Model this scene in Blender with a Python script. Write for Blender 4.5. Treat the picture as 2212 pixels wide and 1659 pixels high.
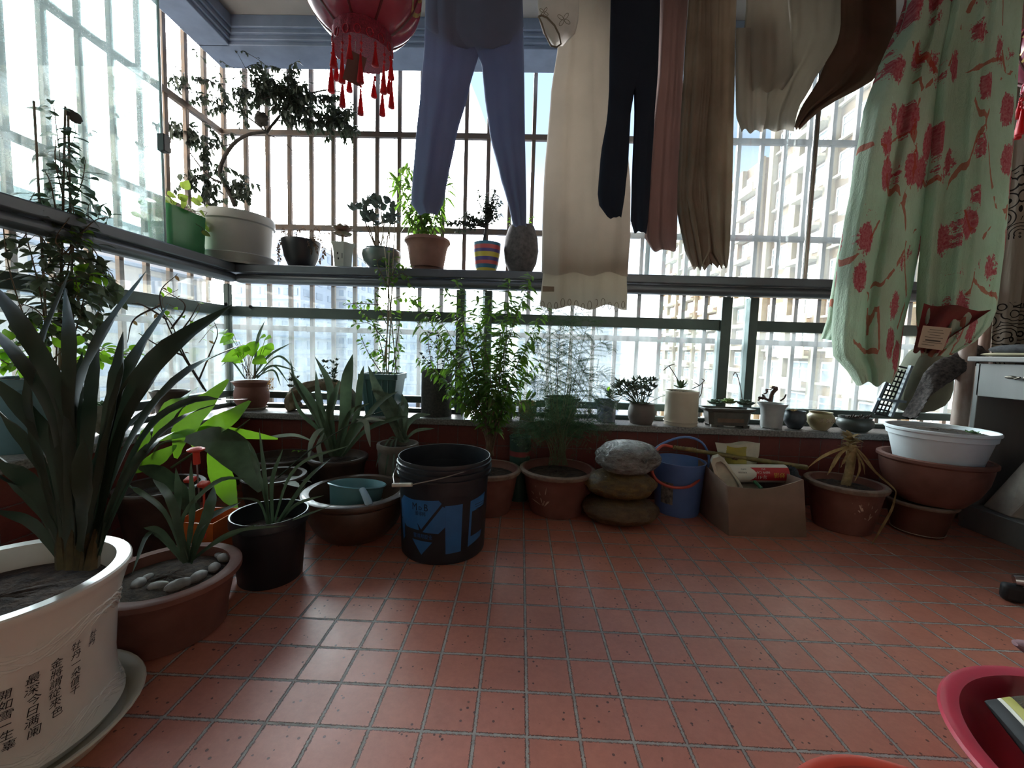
import bpy, math, random
from mathutils import Vector, Matrix
V = Vector
PI = math.pi
sc = bpy.context.scene
for o in list(bpy.data.objects):
    bpy.data.objects.remove(o)
COL = sc.collection

# ------------------------------------------------------------------ camera
FPX, PITCH, YAW, ROLL, CAMH, PCX, PCY = 878.4, .075, -.0233, .0309, .7232, 1102.8, 824.3
IW, IH = 2212, 1659
_f = V((math.sin(YAW)*math.cos(PITCH), math.cos(YAW)*math.cos(PITCH), -math.sin(PITCH)))
_r0 = V((math.cos(YAW), -math.sin(YAW), 0))
_u0 = _r0.cross(_f)
CA = _r0*math.cos(ROLL) + _u0*math.sin(ROLL)
CB = _u0*math.cos(ROLL) - _r0*math.sin(ROLL)
CC = _f
EYE = V((0, 0, CAMH))
cam_d = bpy.data.cameras.new('camera')
cam = bpy.data.objects.new('camera', cam_d)
COL.objects.link(cam)
cam_d.sensor_width = 36
cam_d.lens = FPX/IW*36
cam_d.shift_x = (IW/2-PCX)/IW
cam_d.shift_y = (PCY-IH/2)/IW
cam_d.clip_start = .02
cam_d.clip_end = 2000
cam.matrix_world = Matrix(((CA.x, CB.x, -CC.x, EYE.x), (CA.y, CB.y, -CC.y, EYE.y), (CA.z, CB.z, -CC.z, EYE.z), (0, 0, 0, 1)))
sc.camera = cam

# ------------------------------------------------------------------ view
sc.view_settings.view_transform = 'Standard'
sc.view_settings.look = 'None'
sc.view_settings.gamma = 1
sc.view_settings.exposure = 2.0
sc.cycles.max_bounces = 10
sc.cycles.diffuse_bounces = 5
sc.cycles.transparent_max_bounces = 24
sc.cycles.sample_clamp_indirect = 12
sc.cycles.caustics_reflective = False
sc.cycles.caustics_refractive = False

# ------------------------------------------------------------------ sky and sun
world = bpy.data.worlds.new('sky')
sc.world = world
world.use_nodes = True
wt = world.node_tree
wt.nodes.clear()
_o = wt.nodes.new('ShaderNodeOutputWorld')
_bg = wt.nodes.new('ShaderNodeBackground')
_tc = wt.nodes.new('ShaderNodeTexCoord')
_sp = wt.nodes.new('ShaderNodeSeparateXYZ')
_rp = wt.nodes.new('ShaderNodeValToRGB')
wt.links.new(_tc.outputs['Generated'], _sp.inputs[0])
wt.links.new(_sp.outputs['Z'], _rp.inputs[0])
_e = _rp.color_ramp.elements
_e[0].position = 0; _e[0].color = (.85, .87, .9, 1)
_e[1].position = .75; _e[1].color = (.14, .22, .38, 1)
for p, c in ((.2, (.52, .61, .72, 1)), (.42, (.195, .265, .375, 1))):
    q = _rp.color_ramp.elements.new(p); q.color = c
# the hazy sky is whiter and brighter towards the left, where the light comes from
_dp = wt.nodes.new('ShaderNodeVectorMath'); _dp.operation = 'DOT_PRODUCT'
wt.links.new(_tc.outputs['Generated'], _dp.inputs[0])
_dp.inputs[1].default_value = V((-.55, .82, .25)).normalized()
_mr = wt.nodes.new('ShaderNodeMapRange'); _mr.clamp = True
_mr.inputs[1].default_value = .87; _mr.inputs[2].default_value = 1.0
_mr.inputs[3].default_value = 0; _mr.inputs[4].default_value = .95
wt.links.new(_dp.outputs['Value'], _mr.inputs[0])
_mx = wt.nodes.new('ShaderNodeMix'); _mx.data_type = 'RGBA'
wt.links.new(_mr.outputs[0], _mx.inputs[0])
wt.links.new(_rp.outputs[0], _mx.inputs[6])
_mx.inputs[7].default_value = (24., 24.3, 24.6, 1)
wt.links.new(_mx.outputs[2], _bg.inputs[0])
_bg.inputs[1].default_value = 1.0
wt.links.new(_bg.outputs[0], _o.inputs[0])

sun_d = bpy.data.lights.new('sun', 'SUN')
sun_d.energy = .9
sun_d.angle = .02
sun_d.color = (1.0, .84, .58)
sun = bpy.data.objects.new('sun', sun_d)
COL.objects.link(sun)
sun.location = (-8, -8, 12)
sun.rotation_euler = V((.72, .52, -.42)).to_track_quat('-Z', 'Y').to_euler()

# added fill lamp behind the camera, standing in the back wall opening
fill_d = bpy.data.lights.new('fill_light', 'AREA')
fill_d.shape = 'RECTANGLE'; fill_d.size = 1.6; fill_d.size_y = 1.9
fill_d.energy = .8
fill_d.color = (1.0, .93, .85)
fill = bpy.data.objects.new('fill_light', fill_d)
COL.objects.link(fill)
fill.location = (.9, -1.5, 1.2)
fill.rotation_euler = (PI/2, 0, 0)

# ------------------------------------------------------------------ picking points
def ray(px, py):
    return CA*((px-PCX)/FPX) - CB*((py-PCY)/FPX) + CC
def at(px, py, Y):
    d = ray(px, py)
    return EYE + d*(Y/d.y)
def atx(px, py, X):
    d = ray(px, py)
    return EYE + d*(X/d.x)
def atz(px, py, z=0.):
    d = ray(px, py)
    return EYE + d*((z-CAMH)/d.z)
def mpp(p):
    """metres covered by one photo pixel at point p"""
    return (V(p)-EYE).dot(CC)/FPX

# ------------------------------------------------------------------ objects
def tag(o, label=None, cat=None, group=None, kind=None):
    if label: o['label'] = label
    if cat: o['category'] = cat
    if group: o['group'] = group
    if kind: o['kind'] = kind
    return o
def thing(name, label, cat, loc=(0, 0, 0), group=None):
    o = bpy.data.objects.new(name, None)
    COL.objects.link(o)
    o.location = loc
    o.empty_display_size = .05
    return tag(o, label, cat, group)
def wloc(o):
    p = V((0, 0, 0))
    while o is not None:
        p += o.location
        o = o.parent
    return p
def dup(root, delta, label=None):
    def cp(o, par):
        c = o.copy(); COL.objects.link(c)
        if par is not None: c.parent = par
        for ch in o.children: cp(ch, c)
        return c
    r = cp(root, None)
    r.location = root.location + V(delta)
    if label: r['label'] = label
    return r

class MB:
    """collects shapes in world space; build() links them as ONE mesh object"""
    def __init__(s):
        s.v = []; s.f = []; s.fm = []; s.cur = 0
    def add(s, vs, fs):
        n = len(s.v)
        s.v += [V(p) for p in vs]
        s.f += [tuple(i+n for i in f) for f in fs]
        s.fm += [s.cur]*len(fs)
        return s
    def box(s, x0, x1, y0, y1, z0, z1):
        return s.add([(x, y, z) for z in (z0, z1) for y in (y0, y1) for x in (x0, x1)],
                     [(0, 2, 3, 1), (4, 5, 7, 6), (0, 1, 5, 4), (2, 6, 7, 3), (0, 4, 6, 2), (1, 3, 7, 5)])
    def obox(s, c, size, rot=None):
        h = V(size)/2
        m = rot if rot is not None else Matrix.Identity(3)
        c = V(c)
        return s.add([c + m @ V((x*h.x, y*h.y, z*h.z)) for z in (-1, 1) for y in (-1, 1) for x in (-1, 1)],
                     [(0, 2, 3, 1), (4, 5, 7, 6), (0, 1, 5, 4), (2, 6, 7, 3), (0, 4, 6, 2), (1, 3, 7, 5)])
    def rings(s, rings, closed=True, cap0=False, cap1=False):
        n = len(rings[0]); vs = [p for r in rings for p in r]; fs = []
        m = n if closed else n-1
        for i in range(len(rings)-1):
            for j in range(m):
                k = (j+1) % n
                fs.append((i*n+j, i*n+k, (i+1)*n+k, (i+1)*n+j))
        if cap0: fs.append(tuple(reversed(range(n))))
        if cap1: fs.append(tuple(range((len(rings)-1)*n, len(rings)*n)))
        return s.add(vs, fs)
    def lathe(s, prof, c=(0, 0, 0), n=40, sx=1, sy=1, rad=None, rot=None):
        """prof: (r, z) bottom to top along the outside, then down the inside; rad(a): radius factor at angle a"""
        c = V(c); R = []
        for r, z in prof:
            ring = []
            for j in range(n):
                a = 2*PI*j/n
                k = rad(a) if rad else 1
                p = V((r*k*math.cos(a)*sx, r*k*math.sin(a)*sy, z))
                ring.append(c + (rot @ p if rot is not None else p))
            R.append(ring)
        return s.rings(R, cap0=prof[0][0] > 1e-6, cap1=prof[-1][0] > 1e-6)
    def tube(s, pts, rad, n=8, cap=True):
        pts = [V(p) for p in pts]; R = []
        up = None
        for i, p in enumerate(pts):
            t = (pts[min(i+1, len(pts)-1)] - pts[max(i-1, 0)])
            if t.length < 1e-9: t = V((0, 0, 1))
            t.normalize()
            if up is None:
                up = V((0, 0, 1)) if abs(t.z) < .9 else V((1, 0, 0))
            x = up.cross(t)
            if x.length < 1e-6: x = V((1, 0, 0)).cross(t)
            x.normalize(); y = t.cross(x); up = y
            r = rad[i] if isinstance(rad, (list, tuple)) else rad
            R.append([p + x*(r*math.cos(2*PI*j/n)) + y*(r*math.sin(2*PI*j/n)) for j in range(n)])
        return s.rings(R, cap0=cap, cap1=cap)
    def ribbon(s, pts, widths, face, fold=.25, wave=0.):
        """a strap leaf: three points across, folded along the midrib; face = direction its upper side looks"""
        pts = [V(p) for p in pts]; R = []
        face = V(face)
        for i, p in enumerate(pts):
            t = (pts[min(i+1, len(pts)-1)] - pts[max(i-1, 0)]).normalized()
            x = t.cross(face)
            if x.length < 1e-4: x = V((1, 0, 0))
            x.normalize(); nrm = x.cross(t)
            w = widths[i]/2
            q = nrm*(fold*w)
            wv = nrm*(wave*w*math.sin(i*2.1))
            R.append([p - x*w + q + wv, p, p + x*w + q - wv])
        return s.rings(R, closed=False)
    def leaf(s, p, d, L, W, up=(0, 0, 1), bend=.25, fold=.3, segs=4, tip=1.):
        d = V(d).normalized(); up = V(up)
        x = d.cross(up)
        if x.length < 1e-4: x = V((1, 0, 0))
        x.normalize(); n = x.cross(d)
        R = []
        for i in range(segs+1):
            t = i/segs
            w = W/2*(math.sin(PI*min(1, (t*.93+.04))**tip) if i < segs else .02)
            c = V(p) + d*(L*t) - n*(bend*L*t*t)
            R.append([c - x*w + n*(fold*w), c, c + x*w + n*(fold*w)])
        return s.rings(R, closed=False)
    def blob(s, c, r, n=12, m=8, jit=0., seed=0, rot=None):
        rnd = random.Random(seed); c = V(c); R = []
        if not isinstance(r, (list, tuple)): r = (r, r, r)
        for i in range(m+1):
            th = PI*i/m; ring = []
            for j in range(n):
                a = 2*PI*j/n
                k = 1 + rnd.uniform(-jit, jit)
                p = V((r[0]*k*math.sin(th)*math.cos(a), r[1]*k*math.sin(th)*math.sin(a), -r[2]*k*math.cos(th)))
                if i in (0, m): p = V((0, 0, -r[2] if i == 0 else r[2]))
                ring.append(c + (rot @ p if rot is not None else p))
            R.append(ring)
        return s.rings(R)
    def sweep(s, poly, c, z0, z1, k=1.):
        """vertical prism of a polygon [(x, y)] scaled by k at the top"""
        c = V(c)
        return s.rings([[c+V((x, y, z0)) for x, y in poly], [c+V((x*k, y*k, z1)) for x, y in poly]], cap0=True, cap1=True)
    def build(s, name, mat, parent=None, smooth=True, bevel=0., solid=0., sub=0, origin=None, weld=False, sharp=40):
        me = bpy.data.meshes.new(name)
        o = bpy.data.objects.new(name, me)
        COL.objects.link(o)
        base = wloc(parent) if parent is not None else V(origin or (0, 0, 0))
        me.from_pydata([p-base for p in s.v], [], s.f)
        mats = mat if isinstance(mat, (list, tuple)) else [mat]
        for m in mats: me.materials.append(m)
        if len(mats) > 1: me.polygons.foreach_set('material_index', s.fm)
        me.update()
        if parent is not None: o.parent = parent
        else: o.location = base
        if weld:
            md = o.modifiers.new('weld', 'WELD'); md.merge_threshold = 1e-5
        if solid:
            md = o.modifiers.new('solid', 'SOLIDIFY'); md.thickness = solid; md.offset = 0
        if bevel:
            md = o.modifiers.new('bevel', 'BEVEL'); md.width = bevel; md.segments = 2; md.limit_method = 'ANGLE'
        if sub:
            md = o.modifiers.new('sub', 'SUBSURF'); md.levels = sub; md.render_levels = sub
        if smooth:
            me.polygons.foreach_set('use_smooth', [True]*len(me.polygons))
            if sharp: me.set_sharp_from_angle(angle=math.radians(sharp))
        return o
def struct(name, mb, mat, **k):
    o = mb.build(name, mat, **k)
    o['kind'] = 'structure'
    return o

def curve(pts, n=12):
    """Catmull-Rom through the points"""
    pts = [V(p) for p in pts]
    if len(pts) < 3:
        return [pts[0].lerp(pts[1], i/n) for i in range(n+1)]
    P = [pts[0]*2-pts[1]] + pts + [pts[-1]*2-pts[-2]]
    out = []
    seg = len(pts)-1
    for i in range(n+1):
        u = i/n*seg; k = min(int(u), seg-1); t = u-k
        a, b, c, d = P[k], P[k+1], P[k+2], P[k+3]
        out.append(.5*((2*b) + (c-a)*t + (2*a-5*b+4*c-d)*t*t + (3*b-a-3*c+d)*t**3))
    return out
def lerp(a, b, t): return a+(b-a)*t
def interp(tab, x):
    if x <= tab[0][0]: return tab[0][1:]
    for a, b in zip(tab, tab[1:]):
        if x <= b[0]:
            t = (x-a[0])/(b[0]-a[0]); t = t*t*(3-2*t)*.4+t*.6
            return [lerp(p, q, t) for p, q in zip(a[1:], b[1:])]
    return tab[-1][1:]

# ------------------------------------------------------------------ materials
def lin(c):
    if isinstance(c, str):
        c = [int(c[i:i+2], 16)/255 for i in (0, 2, 4)]
    return tuple((x/12.92 if x <= .04045 else ((x+.055)/1.055)**2.4) for x in c)
class NT:
    def __init__(s, name):
        s.m = bpy.data.materials.new(name); s.m.use_nodes = True
        s.t = s.m.node_tree; s.t.nodes.clear()
        s.out = s.n('OutputMaterial')
    def n(s, typ, **k):
        x = s.t.nodes.new('ShaderNode'+typ)
        for a, b in k.items(): setattr(x, a, b)
        return x
    def set(s, sock, val):
        if isinstance(val, bpy.types.NodeSocket): s.t.links.new(val, sock)
        elif val is not None:
            if hasattr(sock.default_value, '__len__') and not hasattr(val, '__len__'): val = (val,)*len(sock.default_value)
            if hasattr(sock.default_value, '__len__') and len(sock.default_value) == 4 and len(val) == 3: val = tuple(val)+(1,)
            sock.default_value = val
    def math(s, op, a, b=None, c=None):
        x = s.n('Math', operation=op)
        for i, q in enumerate((a, b, c)):
            if q is not None: s.set(x.inputs[i], q)
        return x.outputs[0]
    def mix(s, f, a, b):
        x = s.n('Mix', data_type='RGBA')
        s.set(x.inputs[0], f); s.set(x.inputs[6], a); s.set(x.inputs[7], b)
        return x.outputs[2]
    def ramp(s, f, a, b):
        x = s.n('MapRange'); s.set(x.inputs[0], f); x.inputs[1].default_value = a; x.inputs[2].default_value = b
        return x.outputs[0]
    def coord(s, scale=None):
        g = s.n('TexCoord').outputs['Object']
        if scale is not None:
            v = s.n('VectorMath', operation='MULTIPLY'); s.set(v.inputs[0], g); s.set(v.inputs[1], scale); g = v.outputs[0]
        return g
    def pos(s): return s.n('NewGeometry').outputs['Position']
    def noise(s, vec, scale, detail=3, rough=.55):
        x = s.n('TexNoise'); s.set(x.inputs['Vector'], vec); x.inputs['Scale'].default_value = scale
        x.inputs['Detail'].default_value = detail; x.inputs['Roughness'].default_value = rough
        return x.outputs[0]
    def bump(s, h, st=.3, d=.01):
        x = s.n('Bump'); s.set(x.inputs['Height'], h); x.inputs['Strength'].default_value = st; x.inputs['Distance'].default_value = d
        return x.outputs[0]
    def pbr(s, col, rough=.5, metal=0., normal=None, spec=.5, coat=0.):
        p = s.n('BsdfPrincipled')
        s.set(p.inputs['Base Color'], col); s.set(p.inputs['Roughness'], rough); s.set(p.inputs['Metallic'], metal)
        s.set(p.inputs['Specular IOR Level'], spec)
        if coat: p.inputs['Coat Weight'].default_value = coat; p.inputs['Coat Roughness'].default_value = .08
        if normal is not None: s.set(p.inputs['Normal'], normal)
        return p
    def done(s, sh):
        s.t.links.new(sh.outputs[0], s.out.inputs[0]); return s.m
_mc = {}
def mat(name, col, rough=.5, metal=0., var=.12, vs=9., bump=0., bs=60., trans=0., spec=.5, coat=0., col2=None, stretch=None, tcol=None):
    """a procedural surface: colour broken up by noise, optional bump, optional light passing through"""
    if name in _mc: return _mc[name]
    t = NT(name)
    c = lin(col)
    g = t.coord(stretch)
    n = t.noise(g, vs, 4)
    c2 = lin(col2) if col2 is not None else tuple(x*(1-var*2.2) for x in c)
    c1 = c if col2 is not None else tuple(min(1, x*(1+var)) for x in c)
    colr = t.mix(t.ramp(n, .32, .68), c1, c2)
    nb = t.bump(t.noise(g, bs, 3), bump, .004) if bump else None
    p = t.pbr(colr, rough, metal, nb, spec, coat)
    if trans:
        tr = t.n('BsdfTranslucent')
        if tcol: t.set(tr.inputs[0], lin(tcol))
        else: t.set(tr.inputs[0], colr)
        if nb is not None: t.set(tr.inputs['Normal'], nb)
        m = t.n('MixShader'); m.inputs[0].default_value = trans
        t.t.links.new(p.outputs[0], m.inputs[1]); t.t.links.new(tr.outputs[0], m.inputs[2])
        p = m
    _mc[name] = t.done(p)
    return _mc[name]
def glass(name, tint, dirt, dirtcol=(.75, .78, .78), refl=.06, streak=True):
    t = NT(name)
    tr = t.n('BsdfTransparent'); t.set(tr.inputs[0], tint)
    gl = t.n('BsdfGlossy'); gl.inputs['Roughness'].default_value = .02
    lw = t.n('LayerWeight'); lw.inputs[0].default_value = .25
    m1 = t.n('MixShader')
    t.set(m1.inputs[0], t.math('ADD', t.math('MULTIPLY', lw.outputs['Fresnel'], .55), refl))
    t.t.links.new(tr.outputs[0], m1.inputs[1]); t.t.links.new(gl.outputs[0], m1.inputs[2])
    # dried dust and water marks scatter the daylight
    df = t.n('BsdfTranslucent'); t.set(df.inputs[0], dirtcol)
    d2 = t.n('BsdfDiffuse'); t.set(d2.inputs[0], dirtcol)
    ad = t.n('MixShader'); ad.inputs[0].default_value = .35
    t.t.links.new(df.outputs[0], ad.inputs[1]); t.t.links.new(d2.outputs[0], ad.inputs[2])
    n1 = t.noise(t.coord((14, 14, 1.4)) if streak else t.coord(), 2.2, 5, .65)
    n2 = t.noise(t.coord(), 190, 2)
    f = t.math('MULTIPLY', t.math('ADD', t.ramp(n1, .2, .8), t.math('MULTIPLY', t.ramp(n2, .55, .75), .5)), dirt)
    m2 = t.n('MixShader'); t.set(m2.inputs[0], f)
    t.t.links.new(m1.outputs[0], m2.inputs[1]); t.t.links.new(ad.outputs[0], m2.inputs[2])
    return t.done(m2)
# ================================================================== the balcony itself
def tiles(name, ax, ay, ox, oy, pitch, gw, base, base2, grout, rough=.42, pits=True, contrast=.16, spec=.5):
    t = NT(name)
    sp = t.n('SeparateXYZ'); t.set(sp.inputs[0], t.pos())
    wob = t.math('MULTIPLY', t.math('SUBTRACT', t.noise(t.pos(), 260, 2), .5), .075)
    def d(axis, o):
        u = t.math('DIVIDE', t.math('SUBTRACT', sp.outputs[axis], o), pitch)
        f = t.math('FRACT', u)
        return t.math('FLOOR', u), t.math('ADD', t.math('MINIMUM', f, t.math('SUBTRACT', 1., f)), wob)
    iu, du = d(ax, ox); iv, dv = d(ay, oy)
    e = t.math('MINIMUM', du, dv)
    g = t.ramp(e, gw*.62, gw*1.0)                 # 0 in the joint, 1 on the tile
    wn = t.n('TexWhiteNoise', noise_dimensions='2D')
    cx = t.n('CombineXYZ'); t.set(cx.inputs[0], iu); t.set(cx.inputs[1], iv); t.set(wn.inputs['Vector'], cx.outputs[0])
    n1 = t.noise(t.pos(), 11, 5, .65); n2 = t.noise(t.pos(), 70, 4, .7)
    k = t.math('ADD', t.math('MULTIPLY', wn.outputs[0], contrast), t.math('ADD', t.math('MULTIPLY', t.ramp(n1, .3, .7), .45), t.math('MULTIPLY', t.ramp(n2, .35, .7), .4)))
    col = t.mix(k, lin(base), lin(base2))
    h = g
    if pits:
        vo = t.n('TexVoronoi'); t.set(vo.inputs['Vector'], t.pos()); vo.inputs['Scale'].default_value = 58
        sel = t.math('GREATER_THAN', t.math('ADD', t.noise(t.pos(), 16, 2), t.math('MULTIPLY', t.noise(t.pos(), 40, 1), .2)), .62)
        pit = t.math('MULTIPLY', t.math('LESS_THAN', vo.outputs['Distance'], .16), sel)
        col = t.mix(t.math('MULTIPLY', pit, .75), col, lin('2a1a17'))
        h = t.math('SUBTRACT', h, t.math('MULTIPLY', pit, .5))
    gn = t.noise(t.pos(), 45, 4)
    gcol = t.mix(t.ramp(gn, .3, .7), lin(grout), tuple(x*.55 for x in lin(grout)))
    edge = t.math('SUBTRACT', 1., t.ramp(t.math('ABSOLUTE', t.math('SUBTRACT', e, gw*1.05)), 0., gw*.35))  # shadow line beside each joint, painted into the colour with chamfer dirt
    col = t.mix(g, gcol, col)
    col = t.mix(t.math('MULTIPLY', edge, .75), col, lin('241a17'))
    r = t.math('ADD', t.math('MULTIPLY', t.math('SUBTRACT', 1., g), .25), t.math('ADD', rough-.12, t.math('MULTIPLY', n1, .24)))
    nb = t.bump(t.math('ADD', h, t.math('MULTIPLY', n2, .10)), .75, .003)
    return t.done(t.pbr(col, r, 0, nb, spec))
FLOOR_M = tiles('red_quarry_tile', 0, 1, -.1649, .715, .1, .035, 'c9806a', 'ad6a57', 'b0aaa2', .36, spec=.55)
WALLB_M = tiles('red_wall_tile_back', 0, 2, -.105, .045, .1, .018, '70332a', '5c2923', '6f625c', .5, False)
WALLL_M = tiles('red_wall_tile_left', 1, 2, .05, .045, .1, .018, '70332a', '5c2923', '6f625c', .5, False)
GRANITE = mat('grey_granite', '8d8b88', .45, var=.3, vs=120, bump=.15, col2='4c4a48')
ALU = mat('dark_grey_aluminium', '5f646a', .38, .35, var=.08, vs=5, bump=.05)
ALU2 = mat('green_grey_aluminium', '566561', .42, .3, var=.1, vs=6, bump=.05)
HEAD = mat('blue_grey_painted_frame', '8190a8', .5, var=.08, bump=.08)
STEEL = mat('weathered_steel', '6b6763', .45, .4, var=.25, vs=20, bump=.1, col2='7d6a5c')
PLASTER = mat('cream_plaster', 'cfc6b8', .85, var=.06, vs=4, bump=.15)
CEIL = mat('ceiling_paint', 'aaa6a2', .9, var=.05, vs=5, bump=.1)
WHITEW = mat('white_wall_paint', 'd8d3ca', .8, var=.04)
G_UP = glass('teal_tinted_glass', (.66, .82, .82), .30)
G_RT = glass('dusty_clear_glass', (.93, .96, .97), .12)
G_LO = glass('foggy_dusty_glass', (.86, .94, .95), .26)
G_CL = glass('clear_strip_glass', (.95, .98, .98), .06)

XL, YB = -1.45, 2.05          # inner faces of the mid rail
XR = 2.45
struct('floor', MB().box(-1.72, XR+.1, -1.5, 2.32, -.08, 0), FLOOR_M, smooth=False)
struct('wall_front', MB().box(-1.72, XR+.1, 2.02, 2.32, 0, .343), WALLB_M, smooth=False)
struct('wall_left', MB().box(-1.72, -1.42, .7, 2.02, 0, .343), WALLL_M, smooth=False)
struct('trim_1', MB().box(-1.74, XR, 2.0, 2.34, .343, .375), GRANITE, bevel=.004)
struct('trim_2', MB().box(-1.74, -1.40, .7, 2.0, .343, .375), GRANITE, bevel=.004)
struct('wall_right', MB().box(XR, XR+.15, -1.5, 2.34, 0, 2.7), PLASTER, smooth=False)
struct('wall_back', MB().box(-1.72, -.1, -1.6, -1.45, 0, 2.7).box(1.9, XR+.1, -1.6, -1.45, 0, 2.7).box(-.1, 1.9, -1.6, -1.45, 2.25, 2.7), WHITEW, smooth=False)
struct('wall_side', MB().box(-1.72, -1.45, -1.5, .7, 0, 2.7), WHITEW, smooth=False)
struct('ceiling', MB().box(-1.72, XR+.1, -1.6, 1.8, 2.62, 2.72).box(-1.72, XR+.1, 1.8, 2.34, 2.30, 2.72).box(-1.74, -1.2, .7, 1.8, 2.30, 2.62), CEIL, smooth=False)
# unseen rest of our block, its wings added to keep off the low sun
struct('wall_outer', MB().box(-9, -1.74, -3, .55, -20, 14).box(XR+.2, 14, -6, .6, -20, 14).box(-1.72, XR+.1, -4, 2.3, 2.75, 14).box(-1.72, XR+.1, -4, 2.3, -20, -.12).box(-1.72, XR+.1, -6, -4.0, -.1, 2.75), PLASTER, smooth=False)

# mid rail: a flat shelf on a rounded lower rail
b = MB().box(XL-.25, XR, YB, 2.30, 1.078, 1.12).box(XL-.25, XL, .7, YB, 1.078, 1.12)
struct('trim_3', b, ALU, bevel=.006)
b = MB().box(XL-.02, XR, YB+.006, YB+.075, 1.03, 1.075).box(XL-.075, XL-.006, .7, YB+.03, 1.03, 1.075)
struct('trim_4', b, ALU, bevel=.018)
# head frame, stepped
b = MB()
for k, (z0, z1, d) in enumerate(((2.245, 2.30, 0), (2.225, 2.246, .012), (2.205, 2.226, .026), (2.187, 2.206, .04))):
    b.box(XL-.2, XR, YB+d, 2.26, z0, z1).box(XL-.2, XL-d, .7, 2.06+d, z0, z1)
struct('trim_5', b, HEAD, bevel=.003)

# windows
def pane(name, mb, m): return mb.build(name, m, None, smooth=False)
def window(n, bars, panes, fm, gm):
    w = thing('window_%d' % n, loc=(0, 0, 0), label=None, cat=None)
    w['kind'] = 'structure'
    b = MB()
    for q in bars: b.box(*q)
    f = b.build('window_frame', fm, w, bevel=.003)
    for q in panes:
        MB().box(*q).build('window_pane', gm, w, smooth=False)
    return w
YG, XG = 2.21, -1.61
# lower back window, left bay / narrow bay / middle bay / narrow bay / right bay
def low_bay(n, x0, x1, zr, gm):
    window(n, [(x0, x1, YG-.015, YG+.02, zr-.055, zr), (x0, x1, YG-.02, YG+.02, .425, .462), (x0, x1, YG-.02, YG+.02, .375, .395)],
           [(x0, x1, YG, YG+.004, .462, zr-.055)], ALU2, gm)
low_bay(1, -1.60, -.352, .922, G_LO)
low_bay(2, -.163, 1.047, .922, G_LO)
low_bay(3, 1.236, XR, .922, G_LO)
window(4, [(a, c, YG-.03, YG+.03, .375, 1.04) for a, c in ((-.352, -.306), (-.201, -.163), (1.047, 1.10), (1.192, 1.236))] + [(-1.625, -1.595, YG-.015, YG+.015, .375, 1.04)],
       [(-.306, -.201, YG+.008, YG+.012, .40, 1.04), (1.10, 1.192, YG+.008, YG+.012, .40, 1.04)], ALU2, G_LO)
window(5, [(XG-.02, XG+.015, .7, YG, .866, .922), (XG-.02, XG+.02, .7, YG, .425, .462), (XG-.02, XG+.02, .7, YG, .375, .395)],
       [(XG-.004, XG, .7, YG-.02, .462, .866)], ALU2, G_LO)
window(6, [], [(-1.6, XR, YG+.012, YG+.015, .922, 1.04), (XG-.015, XG-.012, .7, YG-.02, .922, 1.04)], ALU2, G_CL)
# upper left sliding sash (its free edge stands out in the open gap)
GE = atx(352, 300, -1.5).y
window(7, [(-1.506, -1.496, GE-.008, GE, 1.12, 2.19)], [(-1.503, -1.499, .7, GE-.008, 1.12, 2.19)], mat('glass_edge', 'a9c2c4', .2, var=.05), G_UP)
# upper right sliding sashes
xr0 = at(1362, 500, 2.2).x; xr1 = at(1398, 500, 2.23).x
window(8, [(xr1-.004, xr1+.02, 2.226, 2.24, 1.12, 2.19)], [(xr0, XR, 2.2, 2.204, 1.12, 2.19), (xr1+.02, XR, 2.231, 2.235, 1.12, 2.19)], mat('glass_edge', 'a9c2c4', .2), G_RT)
# two dark screw plugs on the lower rails in the corner, and the little black latch on the glass edge
for px, py, f in ((487, 657, 0), (542, 663, 1)):
    p = at(px, py, YG-.02) if f else atx(px, py, XG+.018)
    r = Matrix.Rotation(PI/2, 3, 'X') if f else Matrix.Rotation(PI/2, 3, 'Y')
    m = MB().lathe([(.0, 0), (.010, 0), (.010, .006), (.006, .008), (.004, .003), (0, .003)], p, 16, rot=r)
    o = m.build('rail_bung', mat('black_rubber', '1b1c1e', .6), origin=p)
    tag(o, 'black rubber plug on the left lower window rail by the corner' if not f else 'black rubber plug on the back lower window rail by the corner', 'plug')
p = at(345, 306, GE)
p = atx(345, 306, -1.49)
r = thing('sash_latch', 'small black latch box clipped on the free edge of the teal glass', 'latch', p)
MB().box(p.x-.012, p.x+.018, GE-.028, GE+.004, p.z-.034, p.z+.034).build('latch_body', mat('black_plastic', '202226', .4), r, bevel=.003)
for dz in (-.02, .02):
    MB().box(p.x-.006, p.x+.019, GE+.004, GE+.0055, p.z+dz-.010, p.z+dz+.010).build('sticker', mat('white_sticker', 'c9c4b8', .6), r)

# burglar cage outside: one welded grille per side
def grille(name, label, verts, hors, vert_axis):
    g = thing(name, label, 'window grille', (0, 0, 0))
    b = MB()
    for q in hors: b.box(*q)
    b.build('cross_rail', STEEL, g, bevel=.002)
    for q in verts: MB().box(*q).build('upright_bar', STEEL, g, bevel=.002)
YC, XC = 2.36, -1.735
W = .0105
hz = ((2.372, 2.398), (1.893, 1.923), (1.376, 1.406), (.80, .83), (.30, .33))
grille('back_window_grille', 'brown grey steel burglar grille outside the back window', [(x-W, x+W, YC-W, YC+W, .3, 2.39) for x in [-1.722+.1254*k for k in range(34)]],
       [(-1.75, XR+.1, YC-.014, YC+.010, a, c) for a, c in hz], 0)
grille('left_window_grille', 'grey steel burglar grille outside the teal left window', [(XC-W, XC+W, y-W, y+W, .3, 2.39) for y in [2.236-.125*k for k in range(13)]],
       [(XC-.010, XC+.014, .7, YC-.016, a, c) for a, c in hz], 1)
p0 = at(1768, 230, 2.12); p1 = at(1741, 601, 2.12)
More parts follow.
